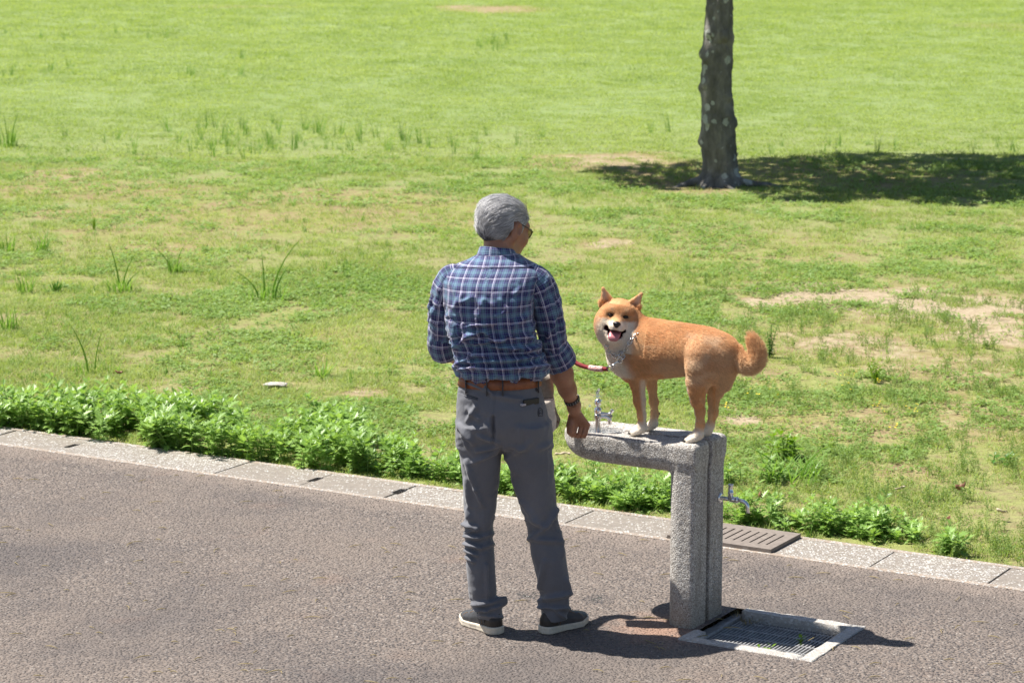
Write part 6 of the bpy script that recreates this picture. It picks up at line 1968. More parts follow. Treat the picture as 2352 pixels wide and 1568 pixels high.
M_TURF = leaf_mat('turf_blade', (0.19, 0.29, 0.06), (0.425, 0.51, 0.18), 0.50, 0.5, 0.45, 0.28)
M_CLOVER = leaf_mat('clover_leaf', (0.17, 0.29, 0.06), (0.34, 0.47, 0.16), 0.46, 0.5, 0.8, 0.2)
M_TALL = leaf_mat('tall_blade', (0.11, 0.24, 0.035), (0.21, 0.38, 0.075), 0.45, 0.42, 0.6, 0.35)
M_TUFT = leaf_mat('tuft_blade', (0.15, 0.30, 0.045), (0.27, 0.45, 0.095), 0.5, 0.42, 0.6, 0.35)
M_WISP = leaf_mat('wispy_weed', (0.15, 0.25, 0.06), (0.30, 0.40, 0.13), 0.4, 0.55, 1.5, 0.2)
M_DRY = leaf_mat('dry_blade', (0.30, 0.24, 0.12), (0.46, 0.38, 0.20), 0.25, 0.6, 2.0, 0.2, tint=(1, 0.95, 0.8))
M_MUG = leaf_mat('mugwort_leaf', (0.15, 0.28, 0.045), (0.32, 0.50, 0.13), 0.45, 0.40, 2.5, 0.45, 0.6)
M_HERB = leaf_mat('yellow_green_leaf', (0.13, 0.26, 0.012), (0.26, 0.42, 0.03), 0.42, 0.42, 3.0, 0.4)
M_DARKH = leaf_mat('dark_green_leaf', (0.05, 0.15, 0.02), (0.10, 0.25, 0.03), 0.38, 0.42, 3.0, 0.4)
t = NT('yellow_petal'); t.base((0.85, 0.62, 0.02)); t.b.inputs['Roughness'].default_value = 0.6
M_PETAL = t.m

protos = bpy.data.collections.new('plant_pieces')      # sources of the scattered ground cover
def proto(mb, m):
    o = mb.build('piece', m) if isinstance(mb, MB) else mb
    SC.collection.objects.unlink(o)
    protos.objects.link(o)
    return len(protos.objects) - 1
def named(i): return 'p%03d' % i
plist = []
def addp(mb, m):
    me_v = [tuple(v) for v in mb.V]
    me = bpy.data.meshes.new('blades'); me.from_pydata(me_v, [], mb.F); me.materials.append(m)
    me.polygons.foreach_set('use_smooth', [False] * len(me.polygons)); me.update()
    o = bpy.data.objects.new('blades_%03d' % len(plist), me)
    protos.objects.link(o); plist.append(o)
    return len(plist) - 1
TURF = [addp(clump(100 + i, 18, 0.060, 0.010, 0.032, 0.0046, (0.6, 1.9)), M_TURF) for i in range(5)]
TURFT = [addp(clump(120 + i, 14, 0.05, 0.022, 0.055, 0.0042, (0.4, 1.4)), M_TURF) for i in range(4)]
CLOV = [addp(clover(140 + i, 12, 0.06, 0.013, 0.008, 0.03), M_CLOVER) for i in range(3)]
MED = [addp(clump(150 + i, 14, 0.035, 0.05, 0.12, 0.0048, (0.2, 0.9), 3), M_TALL) for i in range(4)]
WISP = [addp(wispy(160 + i, 7, 0.13), M_WISP) for i in range(4)]
FAR = [addp(clump(170 + i, 26, 0.16, 0.015, 0.04, 0.010, (0.7, 2.0)), M_TURF) for i in range(4)]
DRY = [addp(clump(180 + i, 8, 0.05, 0.015, 0.05, 0.004, (1.0, 2.5)), M_DRY) for i in range(2)]
TALLF = [addp(clump(190 + i, 12, 0.05, 0.14, 0.36, 0.008, (0.1, 0.55), 3), M_TALL) for i in range(4)]
def flower(seed):
    r = random.Random(seed); mb = MB()
    for _ in range(4):
        b = rdir(r) * 0.07 * r.random(); b.z = r.uniform(0.04, 0.10)
        for k in range(5):
            a = k * 1.257
            mb.add(leaflet(b, Vector((math.cos(a), math.sin(a), 0.25)).normalized(), Vector((-0.25 * math.cos(a), -0.25 * math.sin(a), 1)).normalized(), 0.010, 0.008))
    return mb
FLOW = [addp(flower(200 + i), M_PETAL) for i in range(2)]

# ---- mugwort plants
def lobed_leaf(base, dirn, ln, droop, r, rise=0.22):
    """a leaf cut into five pointed lobes, slightly folded"""
    up = Vector((0, 0, 1))
    side = up.cross(dirn).normalized()
    def pt(a, b, dz=0.0):
        return base + dirn * (a * ln) + side * (b * ln) + up * (rise * a * ln - droop * a * a * ln + dz * ln + abs(b) * 0.16 * ln)
    V = [pt(0, 0), pt(0.35, 0.10), pt(0.35, -0.10), pt(0.58, 0.46), pt(0.58, -0.46), pt(0.55, 0.17), pt(0.55, -0.17),
         pt(0.90, 0.36), pt(0.90, -0.36), pt(0.74, 0.16), pt(0.74, -0.16), pt(1.10, 0.0), pt(0.42, 0.0, -0.02), pt(0.68, 0.0, -0.02), pt(0.28, 0.32), pt(0.28, -0.32), pt(0.2, 0.04), pt(0.2, -0.04)]
    F = [(0, 16, 12), (0, 12, 17), (16, 14, 1), (17, 2, 15), (16, 1, 12), (17, 12, 2), (1, 3, 5), (2, 6, 4), (1, 5, 13, 12), (2, 12, 13, 6), (5, 7, 9), (6, 10, 8), (5, 9, 13), (6, 13, 10), (9, 11, 13), (10, 13, 11)]
    return V, F
def mugwort(seed, h, spread=1.0, nst=4, ln=(0.036, 0.064)):
    r = random.Random(seed); mb = MB()
    for s in range(nst):
        b = rdir(r) * 0.035 * r.random() * spread; d = rdir(r); hh = h * r.uniform(0.75, 1.1); le = r.uniform(0.1, 0.6)
        V, F = tube([b, b + Vector((0, 0, hh * 0.5)) + d * hh * le * 0.3, b + Vector((0, 0, hh * 0.95)) + d * hh * le], [0.003, 0.0025, 0.0015], 4, False)
        mb.add((V, F))
        n = int(5 + hh * 38)
        a0 = r.uniform(0, 6)
        for k in range(n):
            t_ = 0.15 + 0.85 * (k / (n - 1)) ** 0.8
            p = b + Vector((0, 0, hh * 0.95 * t_)) + d * hh * le * t_ ** 1.5
            a = a0 + k * 2.4 + r.uniform(-0.3, 0.3)
            L_ = r.uniform(*ln) * (1.05 - 0.5 * max(0, t_ - 0.8) / 0.2)
            mb.add(lobed_leaf(p, Vector((math.cos(a), math.sin(a), 0)), L_, r.uniform(0.1, 0.6) * (1.15 - t_), r, 0.15 + 0.75 * t_ ** 3 + r.uniform(-0.15, 0.2)))
    return mb
MUG = [addp(mugwort(300 + i, 0.15 + 0.02 * i), M_MUG) for i in range(4)]
MUGS = [addp(mugwort(320 + i, 0.085), M_MUG) for i in range(3)]

# ---- scatter as geometry nodes on a cloud of points
def scatter(name, pts, idx, scl, rz, label=None, tilt=0.12):
    n = len(pts)
    me = bpy.data.meshes.new(name)
    me.vertices.add(n)
    me.vertices.foreach_set('co', np.asarray(pts, np.float32).ravel())
    a = me.attributes.new('pick', 'INT', 'POINT'); a.data.foreach_set('value', np.asarray(idx, np.int32))
    a = me.attributes.new('size', 'FLOAT', 'POINT'); a.data.foreach_set('value', np.asarray(scl, np.float32))
    rot = np.stack([NP.normal(0, tilt, n), NP.normal(0, tilt, n), rz], -1).astype(np.float32)
    a = me.attributes.new('turn', 'FLOAT_VECTOR', 'POINT'); a.data.foreach_set('vector', rot.ravel())
    o = link(bpy.data.objects.new(name, me))
    g = bpy.data.node_groups.new(name + '_scatter', 'GeometryNodeTree')
    g.interface.new_socket('Geometry', in_out='INPUT', socket_type='NodeSocketGeometry')
    g.interface.new_socket('Geometry', in_out='OUTPUT', socket_type='NodeSocketGeometry')
    gi = g.nodes.new('NodeGroupInput'); go = g.nodes.new('NodeGroupOutput')
    iop = g.nodes.new('GeometryNodeInstanceOnPoints')
    ci = g.nodes.new('GeometryNodeCollectionInfo')
    ci.inputs['Collection'].default_value = protos
    ci.inputs['Separate Children'].default_value = True
    ci.inputs['Reset Children'].default_value = True
    def at(nm, tp):
        nd = g.nodes.new('GeometryNodeInputNamedAttribute'); nd.data_type = tp; nd.inputs['Name'].default_value = nm
        return next(s for s in nd.outputs if s.enabled and s.name == 'Attribute')
    g.links.new(gi.outputs[0], iop.inputs['Points'])
    g.links.new(ci.outputs[0], iop.inputs['Instance'])
    iop.inputs['Pick Instance'].default_value = True
    g.links.new(at('pick', 'INT'), iop.inputs['Instance Index'])
    e2r = g.nodes.new('FunctionNodeEulerToRotation')
    g.links.new(at('turn', 'FLOAT_VECTOR'), e2r.inputs[0])
    g.links.new(e2r.outputs[0], iop.inputs['Rotation'])
    g.links.new(at('size', 'FLOAT'), iop.inputs['Scale'])
    g.links.new(iop.outputs[0], go.inputs[0])
    md = o.modifiers.new('scatter', 'NODES'); md.node_group = g
    tag(o, label, kind='stuff')
    return o

def in_view(x, y, m=0.5):
    return (np.abs(x) < 0.2063 * (y * 0.985 + 0.5) + m)
def field(y0, y1, dens, m=0.5):
    """random points of the lawn between two distances that the camera could see"""
    w = 0.2063 * y1 + m + 0.3
    n = int((y1 - y0) * 2 * w * dens)
    x = NP.uniform(-w, w, n); y = NP.uniform(y0, y1, n)
    nn = (x - KO.x) * NV.x + (y - KO.y) * NV.y
    k = in_view(x, y, m) & (nn > 0.37)
    return x[k], y[k]
def gzf(x, y):
    s_ = (x - KO.x) * NV.x + (y - KO.y) * NV.y
    return -0.012 + 0.02 * (fbm(x * 0.5, y * 0.5, seed=5) - 0.5) * sstep(0.4, 1.5, s_) - 0.002

# near and middle lawn
allp, alli, alls = [], [], []
def put(x, y, choices, scl):
    n = len(x)
    if n == 0: return
    allp.append(np.stack([x, y, gzf(x, y)], -1)); alli.append(NP.choice(choices, n)); alls.append(scl)
for y0, y1, dens, grow in ((9.5, 14, 1500, 0.7), (14, 19, 1000, 0.9), (19, 27, 450, 1.3)):
    x, y = field(y0, y1, dens, 1.7)
    b, s = bare_mask(x, y); lu = lush_mask(x, y)
    cl = fbm(x * 2.6, y * 2.2, seed=61, octv=3)
    fine = fbm(x * 9, y * 9, seed=63, octv=2)
    pr = np.clip(1.0 - b * 1.25, 0, 1) * sstep(0.26, 0.60, cl + 0.18 * lu + (fine - 0.5) * 0.5 - b * 0.05) * 0.9 + 0.05
    pr = np.maximum(pr, b * sstep(0.44, 0.62, fbm(x * 3.5, y * 3.0, seed=77, octv=3)) * 0.75)
    k = NP.uniform(0, 1, len(x)) < pr
    x, y, lu, b = x[k], y[k], lu[k], b[k]
    q = NP.uniform(0, 1, len(x)) + 0.55 * (fbm(x * 0.9, y * 0.9, seed=71) - 0.5)
    right = sstep(0.5, 2.0, x - (y - 10) * 0.02) * sstep(19, 16, y)
    cv = sstep(0.48, 0.62, fbm(x * 1.2, y * 1.0, seed=81) + 0.15 * lu) * 0.5
    isc = NP.uniform(0, 1, len(x)) < cv
    isw = (~isc) & (NP.uniform(0, 1, len(x)) < 0.10 * right)
    ism = (~isc) & (~isw) & (NP.uniform(0, 1, len(x)) < 0.012 + 0.06 * lu)
    ist = (~isc) & (~isw) & (~ism) & (q > 0.72)
    isd = (~isc) & (~isw) & (~ism) & (~ist) & (NP.uniform(0, 1, len(x)) < 0.10)
    isb = ~(isc | isw | ism | ist | isd)
    for mk, ch, sl in ((isc, CLOV, 1.0), (isw, WISP, 0.75), (ism, MED, 0.7), (ist, TURFT, 0.9), (isd, DRY, 1.1), (isb, TURF, 1.0)):
        put(x[mk], y[mk], ch, NP.uniform(0.65, 1.25, mk.sum()) * sl * grow ** 0.5)
# far lawn: short, in coarser clumps
for y0, y1, dens, grow in ((27, 38, 80, 1.0), (38, 52, 48, 1.3), (52, 80, 24, 1.7)):
    x, y = field(y0, y1, dens, 6.0)
    b, s = bare_mask(x, y)
    cl = fbm(x * 0.9, y * 0.7, seed=62, octv=4)
    k = NP.uniform(0, 1, len(x)) < np.clip(1 - b * 1.2, 0, 1) * (0.35 + 0.65 * sstep(0.2, 0.5, cl))
    put(x[k], y[k], FAR, NP.uniform(0.7, 1.2, k.sum()) * grow)
scatter('grass', np.concatenate(allp), np.concatenate(alli), np.concatenate(alls), NP.uniform(0, 6.28, sum(len(a) for a in alls)))

# band of taller grass in the middle of the lawn, left
def uv_scatter(u0, u1, v0, v1, n, fn=None):
    r = NP.uniform(0, 1, (n, 2)); pts = []
    for a, b in r:
        u = u0 + a * (u1 - u0); v = v0 + b * (v1 - v0)
        p = P(u, v)
        pts.append((p.x, p.y))
    pts = np.array(pts)
    return pts
bands = [(380, 720, 285, 345, 60), (700, 1000, 300, 345, 34), (430, 640, 330, 365, 16), (60, 330, 310, 360, 16), (1000, 1250, 300, 335, 10), (740, 1130, 335, 370, 10), (40, 200, 150, 172, 16), (330, 560, 165, 178, 10), (500, 560, 125, 140, 5), (1090, 1180, 90, 118, 16), (0, 60, 170, 185, 8), (1650, 2352, 330, 352, 24), (0, 400, 70, 100, 14), (1480, 1540, 295, 310, 3)]
pp = np.concatenate([uv_scatter(*b) for b in bands])
scatter('tall_grass', np.column_stack([pp, gzf(pp[:, 0], pp[:, 1])]), NP.choice(TALLF + MED, len(pp)), NP.uniform(0.5, 0.95, len(pp)), NP.uniform(0, 6.28, len(pp)))

# mugwort growing over the kerb's edge
def inside(poly, u, v):
    c = False
    for i in range(len(poly)):
        (a, b), (c_, d_) = poly[i], poly[i - 1]
        if (b > v) != (d_ > v) and u < (c_ - a) * (v - b) / (d_ - b) + a: c = not c
    return c
def poly_scatter(poly, dens):
    us = [p[0] for p in poly]; vs = [p[1] for p in poly]
    g = [P(u, v) for u, v in poly]
    x0, x1 = min(p.x for p in g), max(p.x for p in g); y0, y1 = min(p.y for p in g), max(p.y for p in g)
    n = int((x1 - x0) * (y1 - y0) * dens)
    out = []
    gp = [(p.x, p.y) for p in g]
    for _ in range(n):
        x, y = NP.uniform(x0, x1), NP.uniform(y0, y1)
        if inside(gp, x, y): out.append((x, y))
    return out
def mug_patch(poly, dens, ch, smin, smax, ops, opi, opc):
    for x, y in poly_scatter(poly, dens):
        nn = (x - KO.x) * NV.x + (y - KO.y) * NV.y
        if nn < 0.365: continue
        ops.append((x, y)); opi.append(int(NP.choice(ch))); opc.append(NP.uniform(smin, smax))
ops, opi, opc = [], [], []
mug_patch([(-420, 930), (-420, 905), (-60, 955), (120, 945), (300, 952), (440, 962), (540, 985), (570, 1022), (640, 1030), (660, 1005), (740, 985), (830, 992), (850, 1020), (800, 1050), (880, 1085), (700, 1075), (500, 1045), (200, 1010)], 185, MUG, 0.68, 1.08, ops, opi, opc)
mug_patch([(800, 1045), (870, 1040), (940, 1062), (1080, 1085), (1080, 1112), (960, 1098), (860, 1085)], 170, MUG + MUGS, 0.6, 0.95, ops, opi, opc)
mug_patch([(1100, 1100), (1560, 1148), (1565, 1185), (1100, 1130)], 120, MUGS, 0.5, 0.9, ops, opi, opc)
mug_patch([(880, 1040), (975, 1040), (970, 1062), (900, 1062)], 140, MUG, 0.6, 0.85, ops, opi, opc)
mug_patch([(1040, 1080), (1330, 1115), (1560, 1145), (1570, 1182), (1300, 1150), (1050, 1110)], 300, MUG + MUGS + MUGS, 0.55, 0.85, ops, opi, opc)
mug_patch([(1660, 1180), (1850, 1190), (2000, 1195), (2095, 1220), (2100, 1250), (1850, 1222), (1660, 1196)], 340, MUG + MUGS + MUGS, 0.50, 0.78, ops, opi, opc)
ops = np.array(ops)
scatter('mugwort_patch', np.column_stack([ops, gzf(ops[:, 0], ops[:, 1])]), opi, opc, NP.uniform(0, 6.28, len(ops)))

# small yellow flowers among the thin grass
fl = np.concatenate([uv_scatter(1890, 2060, 860, 905, 9), uv_scatter(1960, 2120, 940, 1010, 5), uv_scatter(1650, 1800, 880, 940, 3)])
scatter('yellow_flowers', np.column_stack([fl, gzf(fl[:, 0], fl[:, 1])]), NP.choice(FLOW, len(fl)), NP.uniform(0.5, 0.8, len(fl)), NP.uniform(0, 6.28, len(fl)))

# ---- single plants one can point to
def plant(name, u, v, mb, m, label, cat='plant', group=None, stem=None):
    p = P(u, v)
    root = empty(name, (p.x, p.y, float(gzf(np.array(p.x), np.array(p.y)))), R.uniform(-0.3, 0.3))
    root.rotation_euler = (0, 0, 0)
    tag(root, label, cat, group)
    mb.build('leaves', m, root, smooth=False)
    if stem is not None: stem.build('stem', m, root)
    return root
def tuft(seed, n, hlo, hhi, w=0.009, rad=0.05, lean=(0.1, 0.6)):
    return clump(seed, int(n * 1.7), rad, hlo, hhi * 1.15, w, lean, 4)
def with_tall(mb, specs):
    for ax, h, lean, w in specs:
        for e_ in (False, True): mb.add(blade(Vector((ax * 0.02, 0, 0)), Vector((1 if ax > 0 else -1, 0.15, 0)).normalized(), h, w * 1.25, lean, 5, 0.8, e_))
    return mb
G_T = 'grass tufts standing above the lawn'
plant('grass_tuft', 22, 336, with_tall(tuft(1, 26, 0.10, 0.26, 0.012, 0.10), [(-1, 0.42, 0.1, 0.014), (1, 0.48, 0.25, 0.014)]), M_TUFT, 'tall dark grass tuft at the left edge beside the far bright lawn', 'grass tuft', G_T)
plant('grass_tuft', 278, 668, with_tall(tuft(2, 34, 0.05, 0.16, 0.009, 0.09, (0.2, 1.0)), [(-0.5, 0.40, 0.2, 0.013), (0.5, 0.33, 0.35, 0.011), (1.5, 0.22, 0.7, 0.01)]), M_TUFT, 'grass tuft with one thick upright blade, left of the man on the open lawn', 'grass tuft', G_T)
plant('grass_tuft', 612, 686, with_tall(tuft(3, 40, 0.05, 0.16, 0.008, 0.16, (0.2, 0.9)), [(-2.5, 0.30, 0.8, 0.011), (-0.6, 0.36, 0.05, 0.014), (2.0, 0.52, 0.45, 0.013), (3.0, 0.30, 0.4, 0.012)]), M_TUFT, 'widest tall grass tuft with long splayed blades, nearest the man', 'grass tuft', G_T)
plant('grass_tuft', 400, 624, with_tall(tuft(4, 24, 0.05, 0.15, 0.008, 0.06), [(-1.2, 0.25, 0.6, 0.009), (0.8, 0.25, 0.3, 0.009)]), M_TUFT, 'loose grass tuft behind and right of the one with a thick upright blade', 'grass tuft', G_T)
plant('grass_tuft', 56, 668, tuft(5, 26, 0.06, 0.17, 0.008, 0.06), M_TUFT, 'small fan of grass near the left edge beside a dark little tuft', 'grass tuft', G_T)
plant('grass_tuft', 130, 668, tuft(6, 22, 0.04, 0.11, 0.012, 0.03), M_DARKH, 'little dark green tuft with broad blades between two taller grass tufts', 'grass tuft', G_T)
plant('grass_tuft', 97, 575, tuft(7, 24, 0.08, 0.20, 0.009, 0.06, (0.2, 0.8)), M_TUFT, 'medium grass tuft with leaning blades, right of the leftmost middle tuft', 'grass tuft', G_T)
plant('grass_tuft', 16, 575, tuft(8, 24, 0.07, 0.17, 0.009, 0.06), M_TUFT, 'grass tuft touching the left edge halfway up the lawn', 'grass tuft', G_T)
plant('grass_tuft', 217, 526, tuft(9, 7, 0.06, 0.13, 0.012, 0.012, (0.0, 0.25)), M_HERB, 'slim single light green shoot standing alone on the mossy ground', 'grass tuft', G_T)
plant('grass_tuft', 16, 752, tuft(10, 26, 0.06, 0.19, 0.008, 0.07), M_TUFT, 'grass tuft at the left edge just above the leafy weeds', 'grass tuft', G_T)
plant('grass_tuft', 210, 852, with_tall(tuft(11, 30, 0.04, 0.10, 0.007, 0.16), [(-1, 0.36, 0.35, 0.012), (1, 0.30, 0.2, 0.008)]), M_TUFT, 'tall thin grass blades rising right behind the leafy weeds', 'grass tuft', G_T)
plant('grass_tuft', 1820, 1098, with_tall(tuft(12, 46, 0.06, 0.17, 0.010, 0.14, (0.4, 1.3)), [(2, 0.22, 0.7, 0.012), (-2, 0.22, 0.9, 0.012)]), M_TUFT, 'broad arching grass tuft below the bushy yellow green weed', 'grass tuft', G_T)
plant('grass_tuft', 735, 860, tuft(13, 20, 0.06, 0.13, 0.011, 0.05, (0.3, 1.0)), M_TUFT, 'short grass tuft behind the leafy weeds, left of the man at elbow height', 'grass tuft', G_T)
def upright(seed, n, h, ln, m_w=0.012):
    r = random.Random(seed); mb = MB()
    for s in range(n):
        b = rdir(r) * 0.03 * r.random(); d = rdir(r); le = r.uniform(0.05, 0.35); hh = h * r.uniform(0.7, 1.05)
        mb.add(tube([b, b + Vector((0, 0, hh)) + d * le * hh], [0.0025, 0.0012], 4, False))
        for k in range(26):
            t_ = k / 25
            p = b + (Vector((0, 0, hh)) + d * le * hh) * t_
            a = k * 2.4 + s
            dd = Vector((math.cos(a), math.sin(a), r.uniform(-0.2, 0.6))).normalized()
            nr = Vector((-dd.z * math.cos(a), -dd.z * math.sin(a), 1)).normalized()
            l_ = ln * r.uniform(0.7, 1.1) * (1 - 0.4 * t_)
            sd = nr.cross(dd).normalized()
            mb.add(([p, p + dd * l_ * 0.4 + sd * m_w / 2, p + dd * l_ - Vector((0, 0, l_ * 0.2)), p + dd * l_ * 0.4 - sd * m_w / 2], [(0, 1, 2), (0, 2, 3)]))
    return mb
plant('leafy_weed', 1772, 818, upright(31, 5, 0.21, 0.05), M_DARKH, 'upright dark green weed with narrow leaves behind the dog tail', 'weed')
plant('leafy_weed', 1796, 1050, mugwort(32, 0.12, 2.2, 7, (0.04, 0.075)), M_HERB, 'bushy bright yellow green weed on the lawn right of the fountain post', 'weed')
plant('leafy_weed', 1684, 1105, mugwort(33, 0.11, 2.0, 5, (0.03, 0.05)), M_MUG, 'dark leafy weed touching the right side of the fountain post', 'weed')
plant('leafy_weed', 1765, 1105, mugwort(36, 0.10, 2.4, 5, (0.035, 0.06)), M_MUG, 'low leafy weed between the fountain post weed and the arching grass tuft', 'weed')
plant('leafy_weed', 2190, 1262, mugwort(34, 0.10, 3.2, 10, (0.035, 0.06)), M_MUG, 'rightmost leafy weed clump hanging over the pale kerb', 'weed')
plant('leafy_weed', 2300, 1058, mugwort(35, 0.05, 1.6, 4, (0.03, 0.05)), M_DARKH, 'low dark weed lying near the right edge on thin lawn', 'weed')
plant('leafy_weed', 2010, 877, wispy(37, 24, 0.15), M_HERB, 'yellow flowering weed on the bare ground right of the dog tail', 'weed')
def mat_leaves(seed, n, rx, ry, size):
    r = random.Random(seed); mb = MB()
    for _ in range(n):
        a = r.uniform(0, 6.28); q = math.sqrt(r.random()); b = Vector((rx * q * math.cos(a), ry * q * math.sin(a), r.uniform(0.005, 0.04 * (1.1 - q) + 0.008)))
        d = (rdir(r) + Vector((0, 0, r.uniform(-0.2, 0.4)))).normalized(); nr = Vector((-d.z * d.x, -d.z * d.y, 1)).normalized()
        mb.add(leaflet(b, d, nr, size * r.uniform(0.7, 1.3), size * 0.6))
    return mb
plant('leafy_weed', 1985, 868, mat_leaves(38, 150, 0.16, 0.10, 0.02), M_CLOVER, 'round mat of small leaves below the yellow flowering weed', 'weed')
plant('leafy_weed', 1925, 700, mat_leaves(39, 220, 0.20, 0.16, 0.025), M_CLOVER, 'flat leafy mat on the sandy bare ground', 'weed')
plant('leafy_weed', 1015, 440, mat_leaves(40, 300, 0.19, 0.3, 0.025), M_TALL, 'patch of darker low leaves on the lawn behind the man head', 'weed')
for u, v, s_, lab in ((1770, 1481, 51, 'seedling growing through the middle of the drain grate'), (1838, 1455, 52, 'seedling growing at the right end of the drain grate'), (1715, 1408, 54, 'reddish weed tuft in the far left corner of the drain rim')):
    p = P(u, v)
    o = empty('seedling', (p.x, p.y, -0.04)); tag(o, lab, 'seedling', 'seedlings in the floor drain')
    mb = mugwort(s_, 0.030, 0.9, 2, (0.016, 0.028)) if s_ != 54 else clump(54, 30, 0.04, 0.03, 0.07, 0.004, (0.5, 1.5), 2)
    mb.build('leaves', M_HERB if s_ != 54 else M_DRY, o, smooth=False)

# ---- litter: dead leaves, sticks, stones
t = NT('dead_leaf'); nz = t.noise(90.0, None, 4.0)
t.base(t.ramp(nz, [(0.3, (0.15, 0.06, 0.035)), (0.7, (0.32, 0.15, 0.09))])); t.b.inputs['Roughness'].default_value = 0.6
M_DEAD = t.m
t = NT('bleached_leaf'); nz = t.noise(90.0, None, 4.0)
t.base(t.ramp(nz, [(0.3, (0.42, 0.33, 0.22)), (0.7, (0.62, 0.52, 0.40))])); t.b.inputs['Roughness'].default_value = 0.6
M_BLEACH = t.m
def dead_leaf(u, v, size, ang, curl, m, label, z=0.02):
    p = P(u, v, z=z)
    V, F = [], []
    nx = 7; prf = [0.05, 0.5, 0.85, 1.0, 0.85, 0.5, 0.03]
    for i in range(nx):
        a = i / (nx - 1) - 0.5
        for j, b in enumerate((-0.5, -0.2, 0.0, 0.2, 0.5)):
            V.append((a * size, b * size * 0.55 * prf[i], curl * size * ((b * 2) ** 2 * 0.5 + a * a * 1.6) + 0.004 * R.uniform(-1, 1)))
    for i in range(nx - 1):
        for j in range(4):
            k = i * 5 + j
            F.append((k, k + 1, k + 6, k + 5))
    o = mesh_obj('dead_leaf', V, F, m)
    o.location = p; o.rotation_euler = (R.uniform(-0.3, 0.3), R.uniform(-0.3, 0.3), ang)
    sd = o.modifiers.new('thick', 'SOLIDIFY'); sd.thickness = 0.0012
    tag(o, label, 'leaf', 'dead leaves lying on the ground')
dead_leaf(2206, 1124, 0.055, 0.4, 0.7, M_DEAD, 'curled brown dead leaf on the lawn at the right', 0.03)
dead_leaf(2068, 1123, 0.05, -0.2, 0.3, M_BLEACH, 'pale dead leaf on the lawn left of the curled brown one', 0.03)
dead_leaf(1747, 1146, 0.05, 1.2, 0.8, M_DEAD, 'brown dead leaf sticking up among weeds right of the side tap', 0.05)
dead_leaf(1421, 1158, 0.035, 0.3, 0.6, M_DEAD, 'small brown dead leaf on the kerb under the weeds below the basin', 0.012)
dead_leaf(273, 858, 0.045, 0.1, 0.5, M_DEAD, 'brown dead leaf on the grass behind the left leafy weeds', 0.03)
dead_leaf(2300, 1177, 0.05, 0.0, 0.4, M_BLEACH, 'pale dead leaf in the grass at the right edge', 0.03)
dead_leaf(2178, 1192, 0.03, 0.8, 0.5, M_DEAD, 'small brown dead leaf just behind the rightmost weed clump', 0.03)
dead_leaf(1694, 362, 0.10, 0.6, 0.7, M_BLEACH, 'large pale dead leaf left of the tree foot', 0.04) if False else None
dead_leaf(1691, 360, 0.09, 0.9, 0.6, M_BLEACH, 'large pale dead leaf on the ground beside the tree shadow', 0.04)
dead_leaf(448, 686, 0.05, 0.4, 0.3, M_BLEACH, 'pale dead leaf on the mossy lawn far left of the man', 0.02) if False else None
def stick(u, v, ln, ang, r0, m, label):
    p = P(u, v, z=0.03)
    d = Vector((math.cos(ang), math.sin(ang), 0)); s_ = Vector((-d.y, d.x, 0))
    pt = smooth_path([-d * ln / 2, -d * ln * 0.15 + s_ * ln * 0.02, d * ln * 0.2 - s_ * ln * 0.01 + Vector((0, 0, 0.006)), d * ln / 2], 5)
    V, F = tube(pt, [r0 * (0.75 + 0.3 * math.sin(i)) for i in range(len(pt))], 8)
    o = mesh_obj('stick', V, F, m); o.location = p
    tag(o, label, 'stick', 'dry sticks on the lawn')
t = NT('dry_wood'); nz = t.noise(60.0, None, 4.0)
t.base(t.ramp(nz, [(0.3, (0.45, 0.35, 0.24)), (0.7, (0.68, 0.56, 0.42))])); t.b.inputs['Roughness'].default_value = 0.7
M_DRYW = t.m
stick(1955, 668, 0.15, -0.25, 0.0055, M_DRYW, 'long pale dry stick on the sandy ground far right of the man')
stick(1292, 1042, 0.075, -0.05, 0.0075, M_DRYW, 'short thick pale stick lying in front of the basin tip')
t = NT('pale_stone'); nz = t.noise(60.0, None, 4.0)
t.base(t.ramp(nz, [(0.3, (0.30, 0.27, 0.24)), (0.7, (0.50, 0.47, 0.43))])); t.b.inputs['Roughness'].default_value = 0.8
def stone(u, v, sx, sy, sz, label):
    bm = bmesh.new(); bmesh.ops.create_icosphere(bm, subdivisions=3, radius=1.0)
    for w in bm.verts:
        k_ = 1 + 0.35 * mnoise.noise(w.co * 1.7 + Vector((u, v, 0)))
        w.co = Vector((w.co.x * sx * k_, w.co.y * sy * k_, max(-0.3, w.co.z) * sz * k_))
    o = bm_obj('stone', bm, t.m, smooth=True); o.location = P(u, v, z=0.0)
    tag(o, label, 'stone')
stone(632, 882, 0.065, 0.05, 0.011, 'flat pale stone half sunk in the lawn behind the leafy weeds')
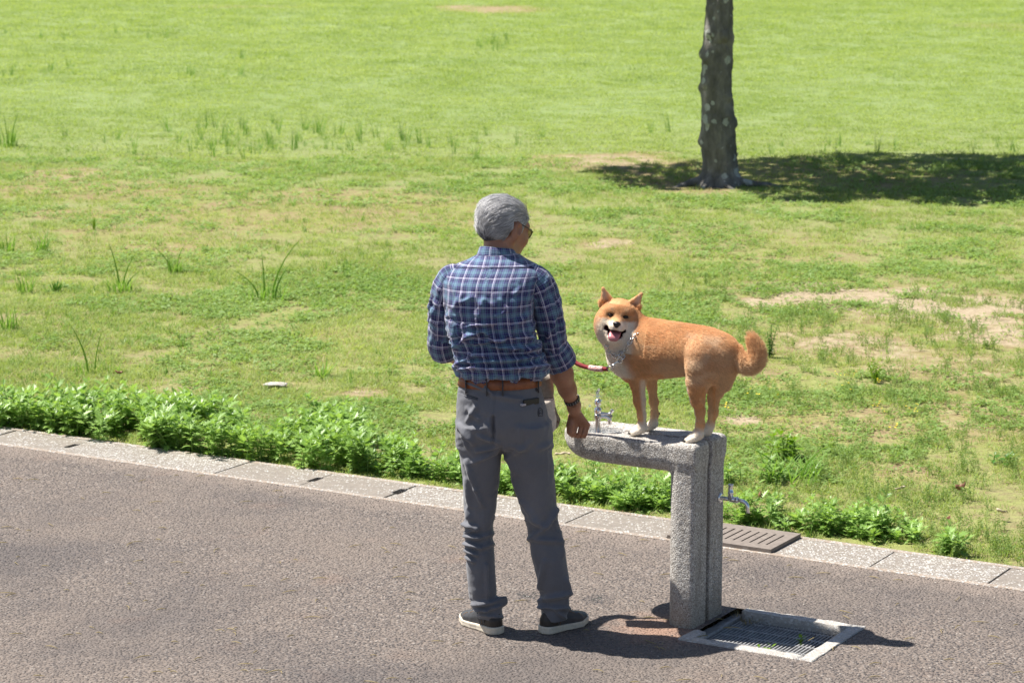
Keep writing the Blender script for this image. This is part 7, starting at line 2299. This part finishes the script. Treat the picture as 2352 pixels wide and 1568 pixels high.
# pale dead blades blown on to the asphalt
mb = MB(); r = random.Random(77)
for _ in range(240):
    u, v = r.uniform(-20, 2370), r.uniform(1060, 1568)
    p = P(u, v, z=0.004)
    if (p - KO).dot(NV) > -0.02: continue
    a = r.uniform(-0.9, 0.9) + (3.14 if r.random() < 0.5 else 0); ln = r.uniform(0.02, 0.075); cv = r.uniform(-0.6, 0.6)
    q = [p + Vector((math.cos(a + cv * s_), math.sin(a + cv * s_), 0)) * ln * s_ + Vector((0, 0, 0.004 * math.sin(3.14 * s_))) for s_ in (0, 0.25, 0.5, 0.75, 1.0)]
    mb.add(tube(q, [0.0008, 0.0017, 0.0019, 0.0016, 0.0005], 4, False))
o = mb.build('dry_grass_blades', M_DRY); tag(o, kind='stuff')

# ---- grit lying on the asphalt, thickest along the kerb
t = NT('grit_stone')
t.base(t.ramp(t.n('NewGeometry').outputs['Random Per Island'], [(0.0, (0.07, 0.065, 0.065)), (0.5, (0.20, 0.165, 0.14)), (1.0, (0.42, 0.38, 0.34))])); t.b.inputs['Roughness'].default_value = 0.9
bmg = bmesh.new(); bmesh.ops.create_icosphere(bmg, subdivisions=1, radius=1.0)
icoV = [v.co.copy() for v in bmg.verts]; icoF = [tuple(v.index for v in f.verts) for f in bmg.faces]; bmg.free()
mb = MB(); r = random.Random(31)
for i in range(900):
    s_ = r.uniform(-3.3, 3.4)
    n_ = -abs(r.gauss(0, 0.10)) - 0.005 if i % 2 else r.uniform(-3.2, -0.02)
    p = kp(s_, n_)
    q = (p - Vector((FP.x, FP.y, 0)))
    if DR0 - 0.02 < q.dot(SV) < DR1 + 0.02 and DN0 - 0.02 < q.dot(NV) < DN1 + 0.02: continue
    a = r.uniform(0.0018, 0.0042); sc_ = Vector((a * r.uniform(0.8, 1.5), a * r.uniform(0.8, 1.5), a * 0.7))
    mb.add(([Vector((v.x * sc_.x, v.y * sc_.y, v.z * sc_.z + a * 0.3)) * 1.0 + p for v in icoV], icoF))
o = mb.build('grit', t.m, smooth=False); tag(o, kind='stuff')
